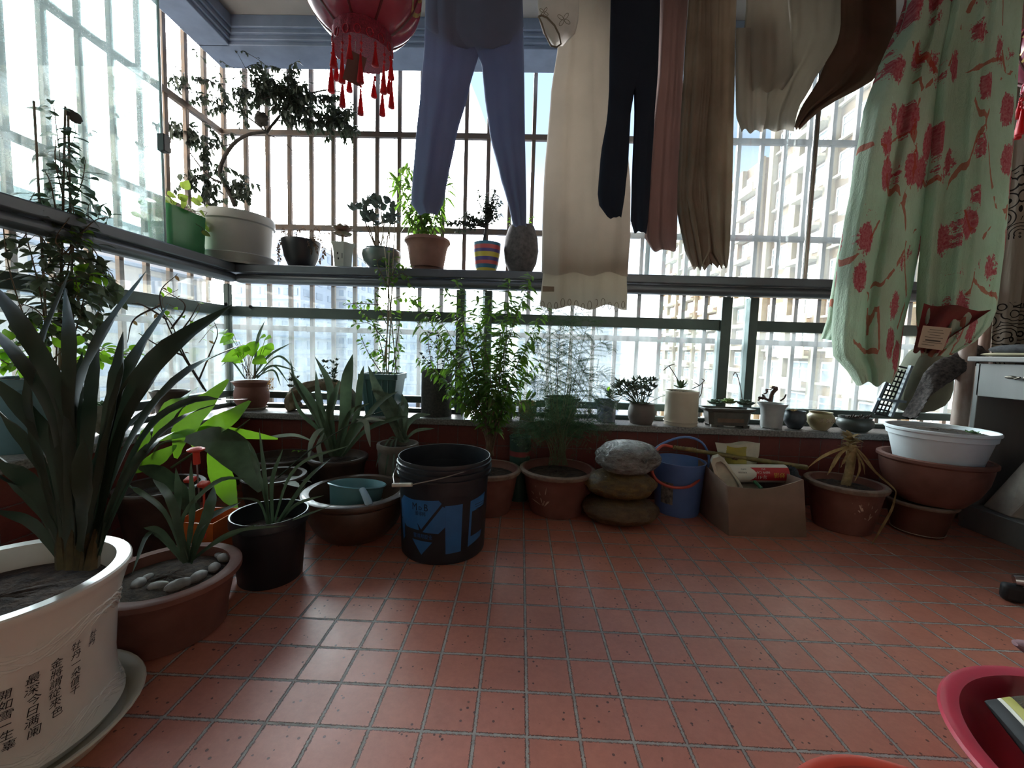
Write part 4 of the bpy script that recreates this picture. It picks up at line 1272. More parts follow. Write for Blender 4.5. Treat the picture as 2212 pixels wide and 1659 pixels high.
# cardboard carton, open, with odds and ends
CARD = mat('brown_cardboard', '8a6f62', .85, var=.1, vs=5, bump=.06, col2='75604f')
CARDIN = mat('cardboard_inside', '9a8a72', .9, var=.1)
f0, f1, f2 = atz(1535, 1128, 0), atz(1575, 1157, 0), atz(1740, 1160, 0)
t0, t1, t2 = at(1538, 1018, f0.y-.0), at(1573, 1050, f1.y-.01), at(1733, 1036, f2.y-.0)
back = V((0, .26, 0))
f3 = f2+V((-.02, .27, 0)); f4 = f0+V((.005, .16, 0))
hgt = t1.z
root = thing('cardboard_carton', 'open brown cardboard carton full of garden odds and ends', 'box', f1)
foot = [f0, f1, f2, f3, f4]
tops = [V((t0.x, t0.y, t0.z)), V((t1.x, t1.y, t1.z)), V((t2.x, t2.y, t2.z)), V((f3.x+.01, f3.y, at(1712, 1010, f3.y).z)), V((f4.x, f4.y, t0.z+.01))]
b = MB(); N = 10
rg0 = []; rg1 = []
for k in range(5):
    a, c_ = foot[k], foot[(k+1) % 5]; ta, tb = tops[k], tops[(k+1) % 5]
    for i in range(N):
        u = i/N
        out = V(((c_-a).y, -(c_-a).x, 0)).normalized()
        bow = .006*math.sin(PI*u) if k == 1 else .002
        sagz = -.022*math.sin(PI*u)*(k == 1)
        rg0.append(a.lerp(c_, u)+out*bow)
        rg1.append(ta.lerp(tb, u)+out*bow+V((0, 0, sagz)))
rgm = [p.lerp(q, .5)+V((0, 0, 0)) for p, q in zip(rg0, rg1)]
b.rings([rg0, rgm, rg1], cap0=True)
b.build('carton_walls', CARD, root, solid=.006, sharp=35)
MB().add([V((p.x, p.y, .008)) for p in foot], [(0, 1, 2, 3, 4)]).build('carton_floor', CARDIN, root, smooth=False)
cm = sum(foot, V((0, 0, 0)))/5
# roll of bags lying on its side, lettering upside down
yr = cm.y+.02
a, c_ = at(1580, 1022, yr), at(1694, 1023, yr)
rr = (at(1690, 1006, yr)-at(1690, 1044, yr)).length/2
root = thing('bag_roll', 'white and red roll of bin bags marked SJ-411 lying in the carton', 'bag roll', (a+c_)/2-V((0, 0, rr)))
d = (c_-a).normalized(); L = (c_-a).length
ro = Matrix((d, V((0, 1, 0)), d.cross(V((0, 1, 0))))).transposed()
def cyl_patch(b, u0, u1, a0, a1, off=.0, n=14, cut=None):
    rg = []
    for i in range(n+1):
        an = lerp(a0, a1, i/n)
        q = V((0, -math.cos(an), math.sin(an)))*(rr+off)
        k = cut(i/n) if cut else 0
        rg.append([a+d*(L*(u0+k))+q, a+d*(L*u1)+q])
    b.rings(rg, closed=False)
ROLLW = mat('roll_white', 'd5d0c4', .4, var=.04); ROLLR = mat('roll_red', 'b3262e', .4, var=.05)
b = MB(); b.tube([a-d*.06, a, c_], rr, 32, True); b.build('roll', ROLLW, root)
b = MB(); cyl_patch(b, .30, .995, -.55, .95, .0006, cut=lambda t: -.02+.10*math.sin(PI*t)); b.build('red_band', ROLLR, root)
def roll_text(b, s, size, u, ang):
    vs, fs = text_mesh(s, size); w = max(v.x for v in vs); h = max(v.y for v in vs)
    out = []
    for v in vs:
        x = -(v.x-w/2); y = -(v.y-h/2)
        an = ang+y/rr
        out.append(a+d*(L*u+x)+V((0, -math.cos(an), math.sin(an)))*(rr+.0014))
    b.add(out, fs)
b = MB(); roll_text(b, 'SJ-411', .020, .47, -.15); roll_text(b, 'NEW CAF', .0135, .50, .38); roll_text(b, '6PCS', .008, .52, .75); b.build('white_lettering', mat('white_print', 'e6ded6', .5), root, smooth=False)
b = MB(); roll_text(b, '妙洁', .024, .80, .05); b.build('yellow_lettering', mat('yellow_print', 'd9c23c', .5), root, smooth=False)
b = MB(); roll_text(b, '家用垃圾袋', .0075, .12, .35); roll_text(b, '加厚型', .008, .15, .7); b.build('black_lettering', mat('black_print', '22232a', .5), root, smooth=False)
# yellow seed bag leaning on the wall side
yb = cm.y+.09
q = [at(1546, 958, yb), at(1644, 956, yb+.01), at(1632, 1020, yb), at(1560, 1030, yb)]
root = thing('fertiliser_bag', 'yellow and white crumpled fertiliser bag standing at the back of the carton', 'bag', (q[2]+q[3])/2-V((0, 0, .12)))
def bagsheet(q, off, n=12, amp=.008, seed=2, low=.12):
    rg = []
    for i in range(n+1):
        u = i/n; row = []
        for j in range(n+1):
            v = j/n
            p = q[0].lerp(q[1], u).lerp(q[3].lerp(q[2], u), v)
            if v > .8: p = p-V((0, 0, low*(v-.8)/.2))
            row.append(p+V((0, off*math.sin(PI*u)*1.2+amp*math.sin(6*u+3*v+seed)*math.sin(4*v+seed), amp*.5*math.sin(9*u+seed))))
        rg.append(row)
    return rg
b = MB(); b.rings(bagsheet(q, -.02), closed=False); b.rings(bagsheet(q, .02), closed=False); b.build('bag_body', mat('bag_white', 'c4bfae', .5, var=.1, vs=12), root, sharp=0)
qi = [q[0].lerp(q[1], .1)+V((0, -.001, -.004)), q[0].lerp(q[1], .82)+V((0, -.001, -.02)), q[3].lerp(q[2], .75), q[3].lerp(q[2], .12)]
b = MB(); b.rings(bagsheet([p+V((0, -.004, 0)) for p in qi], -.022, low=.0), closed=False); b.build('yellow_print', mat('yellow_bag_print', 'b3a33a', .5, var=.2, vs=10, col2='8f8a4a'), root, sharp=0)
# off white board and coaming leaning at the left in the carton
root = thing('foam_lid', 'dirty white foam lid wedged upright in the left of the carton', 'lid', at(1590, 1050, yr-.09)-V((0, 0, .06)))
out = [(1536, 1000), (1540, 990), (1553, 986), (1566, 996), (1582, 1018), (1598, 1040), (1608, 1060), (1600, 1085), (1560, 1060), (1545, 1030)]
f_ = [at(x, y, lerp(yr-.04, yr-.085, (y-986)/70)) for x, y in out]; k_ = [p_+V((.012, .035, .004)) for p_ in f_]
cf = sum(f_, V((0, 0, 0)))/len(f_)
ins = [cf+(p_-cf)*.72 for p_ in f_]; insb = [p_+V((.005, .014, .0)) for p_ in ins]
MB().rings([insb, ins, f_, k_], cap0=True, cap1=True).build('lid_body', mat('dirty_foam', 'b5aa98', .8, var=.15, vs=12, bump=.1), root, bevel=.002, sharp=30)
p = at(1640, 1046, yr-.06)
root = thing('garden_tools', 'green handled trowel lying in the carton under the bag roll', 'trowel', p-V((0, 0, .1)))
MB().tube([at(1630, 1040, yr-.05), at(1646, 1056, yr-.1)], .007, 10).build('handle', mat('green_handle', '3f7a52', .5), root)
MB().obox(at(1624, 1034, yr-.02)+V((0, .03, -.03)), (.05, .09, .003), Matrix.Rotation(.5, 3, 'X')).build('blade', mat('brushed_steel', ''), root)
p = at(1707, 1030, yr)
root = thing('bin_bag', 'shiny black bag stuffed at the right end of the carton', 'bag', p-V((0, 0, .12)))
b = MB(); b.blob(p-V((0, 0, .03)), (.028, .07, .075), 24, 14, .10, 4); b.build('bag_body', film('black_film', '25272c', .3, .25, .9, '14151a'), root, sharp=0)
# something solid under the contents so they rest on a bundle of folded paper
b = MB(); b.box(cm.x-.085, cm.x+.075, cm.y-.03, cm.y+.07, .012, max(.02, a.z-rr-.004)); o = b.build('paper_bundle', mat('old_paper', '7f7668', .9, var=.2, vs=20), origin=(cm.x, cm.y, .012), bevel=.006)
tag(o, 'dull bundle of folded paper filling the lower part of the carton', 'paper')
# ================================================================== pots on the stone sill
ZS = SILL
def spot(name, label, l, r, Y, style, m, **kw):
    return pot(name, label, kw.pop('cat', 'potted plant'), l, r, None, Y=Y, zs=ZS, style=style, m=m, **kw)
# large teal pot in the left window with a trellised vine
c = atx(112, 850, -1.52); yv = c.y
cl, cr = atx(30, 815, -1.50), atx(226, 822, -1.50)
R = .10
c = V((-1.525, 1.20, ZS))
H = atx(110, 812, -1.525).z-ZS
TEAL = mat('teal_plastic', '5b7d86', .5, var=.08)
root = thing('plastic_pot', 'big teal plastic pot on the left sill with a tall dark vine on stakes', 'potted plant', c)
add_pot(root, c, R, H, 'tub', TEAL, th=.004, depth=.02)
b = MB()
XV = -1.50
def L_(px, py, dx=0.): return atx(px, py, XV+dx)
for p, q in (((73, 218), (105, 800)), ((141, 230), (128, 800)), ((147, 240), (160, 800)), ((120, 500), (165, 790))):
    b.tube([L_(*p), L_(*q)], .0035, 6)
b.build('stake', mat('bamboo_stake', '7d715f', .8, var=.2, vs=20), root)
def leafyx(root, stems, X, lm, **kw):
    """leafy() for plants that spread along the left wall: stems in photo px on the plane x = X"""
    S2 = []
    for s in stems:
        S2.append([atx(p[0], p[1], X+(p[2] if len(p) > 2 else 0)) for p in s])
    return leafy3(root, S2, lm, **kw)
def leafy3(root, S2, lm, L=.03, W=.012, step=.018, r0=.0025, r1=.001, sm=None, seed=1, start=.15, droop=.35, per=2, bend=.35, fname='foliage', sname='stem', spread=1., tip=1., twig=0.):
    global at
    keep = at
    try:
        at = lambda a, b_, c_: a
        st = [[(p, 0) for p in s] for s in S2]
        return leafy(root, st, 0, lm, L=L, W=W, step=step, r0=r0, r1=r1, sm=sm, seed=seed, start=start, droop=droop, per=per, bend=bend, fname=fname, sname=sname, spread=spread, tip=tip, twig=twig)
    finally:
        at = keep
vst = [[(120, 800), (130, 600, .02), (135, 420), (120, 260), (113, 215, .0)], [(130, 800), (150, 640), (160, 480, .04), (140, 330), (150, 250, .02)], [(110, 800), (90, 650, .03), (70, 560), (50, 470), (75, 415)],
       [(140, 800), (180, 650, .03), (200, 540), (190, 450), (215, 430)], [(120, 800), (60, 700, .04), (25, 600), (10, 520), (5, 440)], [(130, 700), (190, 600, .05), (240, 590), (255, 660)], [(125, 600), (170, 520, .05), (215, 560, .05), (230, 640)],
       [(130, 560), (200, 480, .06), (245, 470, .05)], [(120, 600), (95, 520, .04), (60, 505), (35, 540)], [(135, 700), (160, 600, .06), (175, 690, .06)], [(120, 750), (90, 680, .05), (40, 660), (30, 720)], [(140, 760), (200, 700, .06), (225, 620)],
       [(125, 480), (110, 400, .02), (95, 365)], [(140, 470), (175, 400, .02), (185, 345)], [(135, 420), (120, 350, .02), (120, 300)], [(125, 650), (150, 560, .05), (120, 520, .05), (150, 470, .05)], [(130, 620), (100, 590, .06), (80, 620)], [(140, 560), (180, 560, .06), (205, 600)]]
leafyx(root, vst, XV, mat('leaf_vine', '4d5a40', .5, var=.25, vs=20, trans=.35), L=.046, W=.026, step=.024, r0=.0024, r1=.001, seed=31, start=.18, droop=.6, per=2, twig=.018)
leafyx(root, [[(120, 560), (170, 520, .06), (190, 470)], [(110, 640), (160, 600, .06), (225, 590, .05)], [(100, 760), (60, 740, .05), (20, 760)], [(110, 780), (150, 750, .06), (190, 770)], [(100, 790), (40, 780, .05), (5, 730)], [(120, 700), (90, 690, .06), (60, 710)], [(140, 790), (190, 770, .06), (230, 750)], [(90, 790), (30, 790, .05), (-10, 770)], [(130, 790), (250, 770, .05), (290, 760)]],
       XV, L_BRIGHT, L=.034, W=.026, step=.02, seed=33, start=.3, droop=.4, per=2, fname='young_foliage', sname='young_stem', twig=.012)
b = MB(); p = L_(160, 252); b.blob(p, (.006, .026, .019), 12, 8, .12, 3); b.tube([p, L_(163, 290), L_(150, 330)], .0012, 5); b.build('seed_head', mat('dry_seed_head', '3a3733', .9), root, sharp=0)
# dry whip of a rose in a pot at the corner of the left sill
c = V((-1.50, 1.70, ZS)); root = thing('stoneware_pot', 'brown pot at the corner end of the left sill with bare twiggy branches', 'potted plant', c)
R = .07; H = atx(415, 838, -1.50).z-ZS
add_pot(root, c, R, max(.06, H), 'flare', POTB, th=.008)
tw = [[(445, 845), (400, 770), (370, 700, .02), (335, 660)], [(440, 840), (380, 740), (345, 640), (383, 592)], [(430, 820), (455, 760), (470, 720), (460, 690)], [(400, 770), (340, 745), (300, 720)], [(380, 730), (410, 690), (430, 655)], [(370, 710), (400, 660), (350, 625)], [(345, 660), (290, 690), (275, 740)], [(360, 690), (310, 660), (285, 655)]]
leafyx(root, tw, -1.50, DRY, L=.022, W=.012, step=.07, r0=.0042, r1=.0012, sm=mat('dark_twig', '4b4038', .9, var=.2), seed=35, start=.3, per=1)
leafyx(root, [[(383, 700), (350, 650), (385, 625)], [(410, 700), (430, 670), (425, 650)], [(430, 740), (455, 710), (470, 700)], [(400, 690), (385, 670), (360, 655)]], -1.50, L_BRIGHT, L=.03, W=.02, step=.05, r0=.001, seed=36, per=1, fname='young_foliage', sname='young_stem')
# small stoneware pot with succulents in the left window
c = V((-1.50, 1.44, ZS)); R = .062
root = thing('stoneware_pot', 'squat grey pot of succulents on the left sill beside the teal pot', 'potted plant', c)
H = max(.06, atx(318, 862, -1.50).z-ZS)
add_pot(root, c, R, H, 'round', mat('mossy_stone', '8a8070', .85, var=.25, vs=25, bump=.3, col2='55543f'), th=.008)
b = MB()
for k in range(4): rosette(b, c+V((.02*math.cos(k*1.6), .025*math.sin(k*1.6), H-.01)), .035, 9, 2, .5, .5, k)
b.build('succulent', L_SUCC, root)
# terracotta with heart shaped leaves
root, c, R, H = spot('terracotta_pot', 'terracotta pot with heart shaped bright leaves at the left end of the back sill', (497, 825), (588, 822), 2.10, [(.52, 0), (.55, .02), (.60, .05), (.85, .30), (.88, .55), (.80, .82), (.9, .93), (1.0, .99), (.98, 1.0)], TERRA, th=.006)
saucer(root, c, R*.78, .014, mat('clay_saucer', 'a39a88', .8, var=.1))
b = MB(); f = MB(); rnd = random.Random(3)
for px, py, s in ((483, 715, 20), (505, 722, 26), (515, 735, 30), (497, 725, 18), (545, 738, 34), (573, 732, 18), (575, 745, 20), (590, 752, 34), (535, 762, 40), (512, 766, 24), (506, 778, 18), (548, 775, 28), (520, 748, 22), (540, 755, 22), (563, 728, 14)):
    q = at(px, py, 2.10+rnd.uniform(-.04, .03)); w = s*mpp(q)
    base = at(540+rnd.uniform(-12, 12), 818, 2.1)
    b.tube(curve([base, base.lerp(q, .5)+V((rnd.uniform(-.01, .01), 0, .01)), q], 8), .0013, 5)
    f.leaf(q, (rnd.uniform(-1, 1), -.35, rnd.uniform(-.5, .25)), w*1.25, w, up=(0, -.75, .6), bend=.25, fold=.12, tip=.8)
b.build('stem', TWIG, root, sharp=0); f.build('foliage', L_BRIGHT, root, sharp=0)
straps(root, [([(545, 818), (580, 770), (630, 740)], 7), ([(550, 818), (600, 770), (640, 800)], 6), ([(555, 818), (590, 790), (645, 803)], 5), ([(530, 818), (500, 780), (478, 790)], 5), ([(550, 818), (556, 740), (572, 693)], 9), ([(548, 818), (590, 800), (607, 835)], 5), ([(545, 818), (590, 790), (625, 830)], 5)], 2.1, L_STRAP, seed=2, name='grassy_leaves')
b = MB(); q = at(583, 815, 2.05)
for k in range(26): b.leaf(q+V((rnd.uniform(-.012, .012), rnd.uniform(-.01, .01), -.0025*k)), (rnd.uniform(-1, 1), rnd.uniform(-1, 0), rnd.uniform(-.4, .4)), .016, .009)
b.build('dry_trailer', mat('dry_orange', 'b08653', .9, trans=.3, var=.2), root, sharp=0)
# arched driftwood like rockery with two succulents
root = thing('driftwood_planter', 'arched brown driftwood planter with two small succulents on the back sill', 'potted plant', at(670, 886, 2.1))
b = MB(); P = curve([at(638, 884, 2.09), at(632, 862, 2.1), at(655, 842, 2.11), at(695, 830, 2.12), at(735, 838, 2.12), at(757, 860, 2.11), at(756, 884, 2.1)], 26)
rnd = random.Random(8); rg = []
for i, p in enumerate(P):
    t = (P[min(i+1, 26)]-P[max(i-1, 0)]).normalized(); x = V((0, 1, 0)); y = t.cross(x)
    r = .036 if i < 8 else (.030 if i < 18 else .034)
    rg.append([p+x*(r*1.1*math.cos(a)*(1+.16*math.sin(5*a+i*.9)+rnd.uniform(-.1, .1)))+y*(r*math.sin(a)*(1+.16*math.sin(4*a-i*.7)+rnd.uniform(-.1, .1))) for a in [2*PI*k/22 for k in range(22)]])
zmin = SILL
for ring in rg:
    for v in ring: v.z = max(v.z, zmin)
b.rings(rg, cap0=True, cap1=True); b.build('driftwood', mat('driftwood', '80705a', .95, var=.25, vs=40, bump=.9, bs=55, col2='4d4236', stretch=(1, 1, .4)), root, sharp=0)
b = MB()
for cx_, cy_, n, s in ((634, 828, 18, 16), (712, 805, 40, 30)):
    for k in range(n):
        a = rnd.uniform(0, 6.28); q = at(cx_+rnd.uniform(-s, s)*.6, cy_+rnd.uniform(-s, s)*.9, 2.11)
        for j in range(3): fat_leaf(b, q, (math.cos(a+j*2), math.sin(a+j*2)*.6, .8), .018, .009)
    for a, e in (((705, 836), (698, 800)), ((716, 836), (728, 790)), ((708, 836), (690, 790))) if cx_ > 700 else (((636, 842), (634, 815)),): b.tube([at(a[0], a[1], 2.11), at(e[0], e[1], 2.11)], .003, 6)
    b.build('succulent', L_GREY, root)
    b = MB()
# square tapered green pot with a vine on canes
c, R, H = fit((782, 806), (872, 806), None, Y=2.10, zs=SILL)
root = thing('square_planter', 'blue green ribbed square planter with a vine climbing thin canes', 'potted plant', c)
GRN = mat('blue_green_plastic', '3e5f62', .45, var=.08)
rg = []
def rrect(h, k, z, n=6):
    pts = []
    for q in range(4):
        for i in range(n):
            a = PI/2*q+PI/2*i/(n-1); r_ = h*.22
            pts.append(c+V((((h-r_)*(1 if q in (0, 3) else -1)+r_*math.cos(a))*k, ((h-r_)*(1 if q in (0, 1) else -1)+r_*math.sin(a))*k, z)))
    return pts
h = R*.97
MB().rings([rrect(h, .70, 0), rrect(h, .93, H*.86), rrect(h, 1., H*.87), rrect(h, 1., H), rrect(h, .94, H), rrect(h, .88, H*.8)], cap0=True, cap1=True).build('pot', GRN, root)
b = MB()
for sx in (-.62, -.3, .3, .62):
    b.tube([c+V((h*sx*.70, -h*.70, .006)), c+V((h*sx*.93, -h*.935, H*.86))], .003, 6)
b.build('rib', GRN, root)
b = MB()
for p, q in (((838, 822), (853, 478)), ((834, 822), (842, 480)), ((858, 822), (822, 445)), ((825, 822), (850, 600))): b.tube([at(p[0], p[1], 2.03+.03), at(q[0], q[1], 2.0)], .0028, 6)
b.build('cane', mat('pale_cane', 'a39b88', .8), root)
leafy(root, [[(830, 815), (838, 700, -.04), (840, 620, -.08), (850, 540, -.1)], [(840, 815), (815, 720, -.03), (800, 690), (770, 660)], [(845, 815), (860, 720, -.04), (865, 690), (880, 660)], [(830, 815), (800, 770), (785, 740), (778, 720)], [(850, 815), (858, 770), (868, 745)], [(835, 700, -.05), (810, 640, -.06), (825, 620, -.08)], [(840, 650, -.08), (870, 640, -.08), (905, 650, -.06)],
             [(838, 620, -.09), (815, 570, -.1), (830, 555, -.1)], [(842, 610, -.09), (870, 590, -.1), (890, 620, -.1)], [(845, 600, -.09), (860, 570, -.1), (880, 575, -.1)], [(835, 660, -.07), (770, 655, -.07), (742, 660, -.07)], [(835, 740, -.05), (800, 700), (770, 700)], [(835, 780), (815, 755), (800, 765)]], 2.08, L_MID, L=.026, W=.017, step=.017, seed=41, start=.15, droop=.5, per=2, twig=.008)
# black seedling bag and others behind the bush
root, c, R, H = spot('grow_bag', 'tall dark mesh grow pot with a dusty succulent, behind the left of the tall bush', (910, 800), (978, 795), 2.11, 'cyl', mat('black_mesh', '2a2c2f', .7, var=.4, vs=90, col2='4c4a46'), th=.005)
leafy(root, [[(935, 800), (925, 740), (930, 715)], [(945, 800), (945, 750), (942, 715)], [(955, 800), (965, 760), (970, 735)], [(940, 800), (915, 770), (905, 765)]], 2.11, L_SIL, L=.02, W=.013, step=.012, seed=43, per=3)
root, c, R, H = spot('ceramic_bowl', 'small green glazed bowl of dry sticks on the sill right of the tall bush', (1068, 873), (1117, 872), 2.08, 'bowl', mat('celadon_glaze', '6f8576', .3, var=.12, vs=20, coat=.3), th=.005)
b = MB()
for k in range(5): b.tube([c+V((-.02+k*.01, -.01, H-.01)), c+V((.0+k*.008, .01, H+.006))], .003, 6)
b.build('dry_sticks', TWIG, root)
root, c, R, H = spot('ceramic_jar', 'ochre glazed jar on the sill, left of the fern', (1120, 866), (1160, 866), 2.08, 'jar', mat('ochre_glaze', '8f8055', .4, var=.12, vs=12), th=.005)
root, c, R, H = spot('plastic_pot', 'dark green pot on the sill hidden behind the fern', (1172, 858), (1255, 857), 2.11, 'lip', mat('dark_green_plastic', '33463f', .5), th=.005)
root, c, R, H = spot('ceramic_pot', 'blue and white flared six sided pot with a crisp brown leaf beside the fern', (1283, 862), (1340, 864), 2.09, [(.66, 0), (.72, .03), (.72, .5), (.82, .82), (1.0, .97), (1.0, 1.0)], mat('blue_white_porcelain', '8d97a3', .35, var=.35, vs=30, col2='4b5a75'), th=.005, n=6)
b = MB(); b.leaf(at(1312, 860, 2.06), (.9, -.2, .2), .05, .03, bend=.8); b.leaf(at(1318, 858, 2.08), (.3, .2, .9), .03, .018); b.tube([at(1330, 870, 2.08), at(1348, 855, 2.07), at(1352, 848, 2.07)], .0012, 5); b.build('foliage', mat('brown_leaf', '6d5a43', .8, trans=.25, var=.2), root)
b = MB(); b.leaf(at(1313, 845, 2.08), (.1, -.3, 1), .03, .018); b.build('young_leaf', L_BRIGHT, root)
# grey jar with dense finger leaved succulent
root, c, R, H = spot('ceramic_jar', 'dull grey brown round shouldered jar with a dense finger leaved succulent', (1357, 870), (1417, 872), 2.08, 'jar', mat('matt_grey_clay', '6b6560', .75, var=.08, vs=10), th=.006)
b = MB(); rnd = random.Random(11)
for k in range(46):
    a = rnd.uniform(0, 6.28); rr_ = rnd.uniform(0, 1)**.6
    top = at(1385+rr_*68*math.cos(a), 838-34*(1-rr_)*rnd.uniform(.2, 1)+rnd.uniform(-6, 22)*rr_, 2.08+.07*math.sin(a)*rr_)
    base = c+V((R*.6*math.cos(a)*rr_, R*.6*math.sin(a)*rr_, H))
    b.tube([base, base.lerp(top, .6)+V((0, 0, .008)), top], .0016, 5)
    for j in range(7):
        a2 = rnd.uniform(0, 6.28); fat_leaf(b, top, (math.cos(a2)+.4*math.cos(a), math.sin(a2)+.3*math.sin(a), rnd.uniform(-.1, 1.1)), rnd.uniform(.028, .042), .0115, .45)
b.build('succulent', mat('finger_succulent', '5f7059', .45, var=.2, vs=20, trans=.12), root)
# cream cylinder
root, c, R, H = spot('ceramic_pot', 'plain cream cylinder pot with a matching saucer and a sparse succulent', (1437, 842), (1512, 845), 2.08, 'cyl', mat('cream_glaze', 'c9c0ad', .35, var=.04), th=.007, depth=.02)
saucer(root, c-V((0, 0, 0)), R*1.04, .022, mat('cream_glaze', ''))
b = MB(); q = at(1470, 838, 2.07)
for d, L in (((-.5, -.2, .9), .05), ((.2, -.3, 1), .045), ((.6, 0, .7), .05), ((-.8, 0, .3), .04), ((.3, -.3, .2), .03), ((.0, .2, 1), .04)): fat_leaf(b, q, d, L, .022, .35)
b.build('succulent', L_SUCC, root)
b = MB()
for pts in (((1466, 824), (1455, 805), (1445, 790)), ((1445, 790), (1433, 800)), ((1445, 790), (1459, 786)), ((1495, 840), (1512, 832), (1522, 822)), ((1510, 832), (1500, 826)), ((1522, 822), (1516, 818)), ((1518, 828), (1515, 850), (1510, 860))):
    b.tube([at(x, y, 2.07) for x, y in pts], .0022, 6)
b.build('bare_stem', mat('dark_twig', ''), root)
# rectangular bonsai tray with three echeverias
p0, p1 = at(1527, 880, 2.03), at(1640, 885, 2.03)
H = at(1580, 884, 2.03).z-SILL
hx = (p1.x-p0.x)/2; cc = V(((p0.x+p1.x)/2, 2.085, SILL))
root = thing('bonsai_tray', 'dark rectangular footed bonsai tray with three echeverias', 'potted plant', cc)
def oct_(kx, ky, z, ch=.22):
    a, d = hx*kx, .055*ky; q = .018
    return [cc+V((x, y, z)) for x, y in ((a-q, d), (-a+q, d), (-a, d-q), (-a, -d+q), (-a+q, -d), (a-q, -d), (a, -d+q), (a, d-q))]
TRAY = mat('dark_glazed_tray', '4d4c46', .45, var=.15, vs=14)
MB().rings([oct_(.76, .74, .008), oct_(.84, .84, H*.8), oct_(.94, .95, H*.87), oct_(1, 1, H*.93), oct_(1, 1, H), oct_(.93, .9, H), oct_(.86, .8, H*.9)], cap0=True, cap1=True).build('tray', TRAY, root, smooth=False, bevel=.002)
b = MB()
for sx in (-1, 1):
    for sy in (-1, 1): b.box(cc.x+sx*hx*.62-.015, cc.x+sx*hx*.62+.015, cc.y+sy*.034-.008, cc.y+sy*.034+.008, SILL, SILL+.012)
b.build('foot', TRAY, root)
MB().rings([oct_(.84, .78, H*.88), oct_(.5, .4, H*.95)], cap1=True).build('soil', SOIL, root)
MB().add([cc+V((x*hx*.5, -.0418-(.0012+.004*(z-.3)), H*z)) for x, z in ((-1, .26), (1, .26), (1.05, .70), (-1.05, .70))], [(0, 1, 2, 3)]).build('panel', mat('brown_panel', '6b5443', .5, var=.15, vs=20), root, smooth=False)
for k, (px, py, r_, m_) in enumerate(((1545, 872, .036, L_SUCC), (1574, 870, .036, L_BRIGHT), (1610, 874, .042, L_GREY))):
    b = MB(); rosette(b, at(px, py+1, 2.075), r_*1.15, 12, 3, .75, .5, k); b.build('echeveria', mat('echeveria_%d' % k, ('5b7460', '7f9a5a', '58695a')[k], .45, var=.15, vs=30, trans=.1), root)
b = MB(); P = curve([at(1604, 868, 2.075), at(1600, 840, 2.07), at(1594, 815, 2.06), at(1588, 805, 2.06), at(1583, 812, 2.06)], 14); b.tube(P, .002, 6)
for i in range(14): b.leaf(P[i], (math.cos(i*2.4), math.sin(i*2.4), .6), .010, .005)
b.build('flower_stalk', mat('flower_stalk', '6a5f58', .7), root, sharp=0)
# white grey bonsai pot with a gnarled pink brown succulent
WGP = mat('grey_white_porcelain', 'a9abaa', .4, var=.1, vs=14)
root, c, R, H = spot('ceramic_pot', 'grey white flared pot on small feet with a gnarled red brown succulent', (1636, 868), (1704, 874), 2.08, [(.70, .03), (.72, .10), (.73, .12), (.74, .5), (.80, .80), (1.0, .96), (1.0, 1.0)], WGP, th=.006)
b = MB()
for k in range(6): b.obox(c+V((R*.58*math.cos(k*1.05), R*.58*math.sin(k*1.05), .004)), (.018, .018, .008))
b.build('foot', WGP, root)
b = MB(); b.tube(curve([at(1664, 868, 2.08), at(1668, 850, 2.08), at(1676, 840, 2.08), at(1670, 836, 2.07)], 8), [.011, .011, .010, .010, .010, .011, .011, .008, .006], 9); b.tube(curve([at(1662, 866, 2.08), at(1650, 860, 2.07), at(1640, 860, 2.07)], 6), .006, 8); b.tube([at(1686, 866, 2.08), at(1694, 860, 2.08), at(1698, 852, 2.08)], .004, 7)
rnd = random.Random(4)
for px, py in ((1655, 850), (1648, 858), (1640, 862), (1660, 842), (1672, 838)):
    for j in range(5): fat_leaf(b, at(px, py, 2.07), (rnd.uniform(-1, .4), rnd.uniform(-.6, .4), rnd.uniform(-.3, .8)), .018, .011)
b.build('succulent', mat('red_brown_succulent', '5f4239', .6, var=.25, vs=40), root)
# small dark round pot
root, c, R, H = spot('ceramic_pot', 'small blue black round pot with a dried brown cactus', (1693, 886), (1745, 888), 2.08, [(.50, 0), (.58, .03), (.95, .35), (1.0, .58), (.92, .84), (.86, .92), (.90, 1.0)], mat('blue_black_glaze', '3d454c', .4, var=.12), th=.005)
b = MB(); q = c+V((-R*.25, 0, H-.01))
for k in range(12): b.leaf(q, (math.cos(k*2.4), math.sin(k*2.4), 1.2), .026, .008)
b.build('dried_cactus', DRY, root, sharp=0)
# urn with relief
root, c, R, H = spot('ceramic_urn', 'small tan and olive urn with a raised leaf relief', (1742, 888), (1806, 892), 2.07, 'urn', mat('olive_tan_glaze', '8f8a62', .4, var=.2, vs=9, col2='9a8468'), th=.006, cat='urn')
b = MB()
for k in range(9):
    a0 = -2.2+k*.22
    pts = [c+V(((R*(.97-.02*i)+.002)*math.cos(a0+i*.07*(-1)**k), (R*(.97-.02*i)+.002)*math.sin(a0+i*.07*(-1)**k), H*(.5+.06*i))) for i in range(6)]
    b.tube(pts, [.002, .0035, .004, .004, .003, .0015], 6)
b.build('relief', mat('relief_glaze', 'a08a70', .4, var=.15), root)
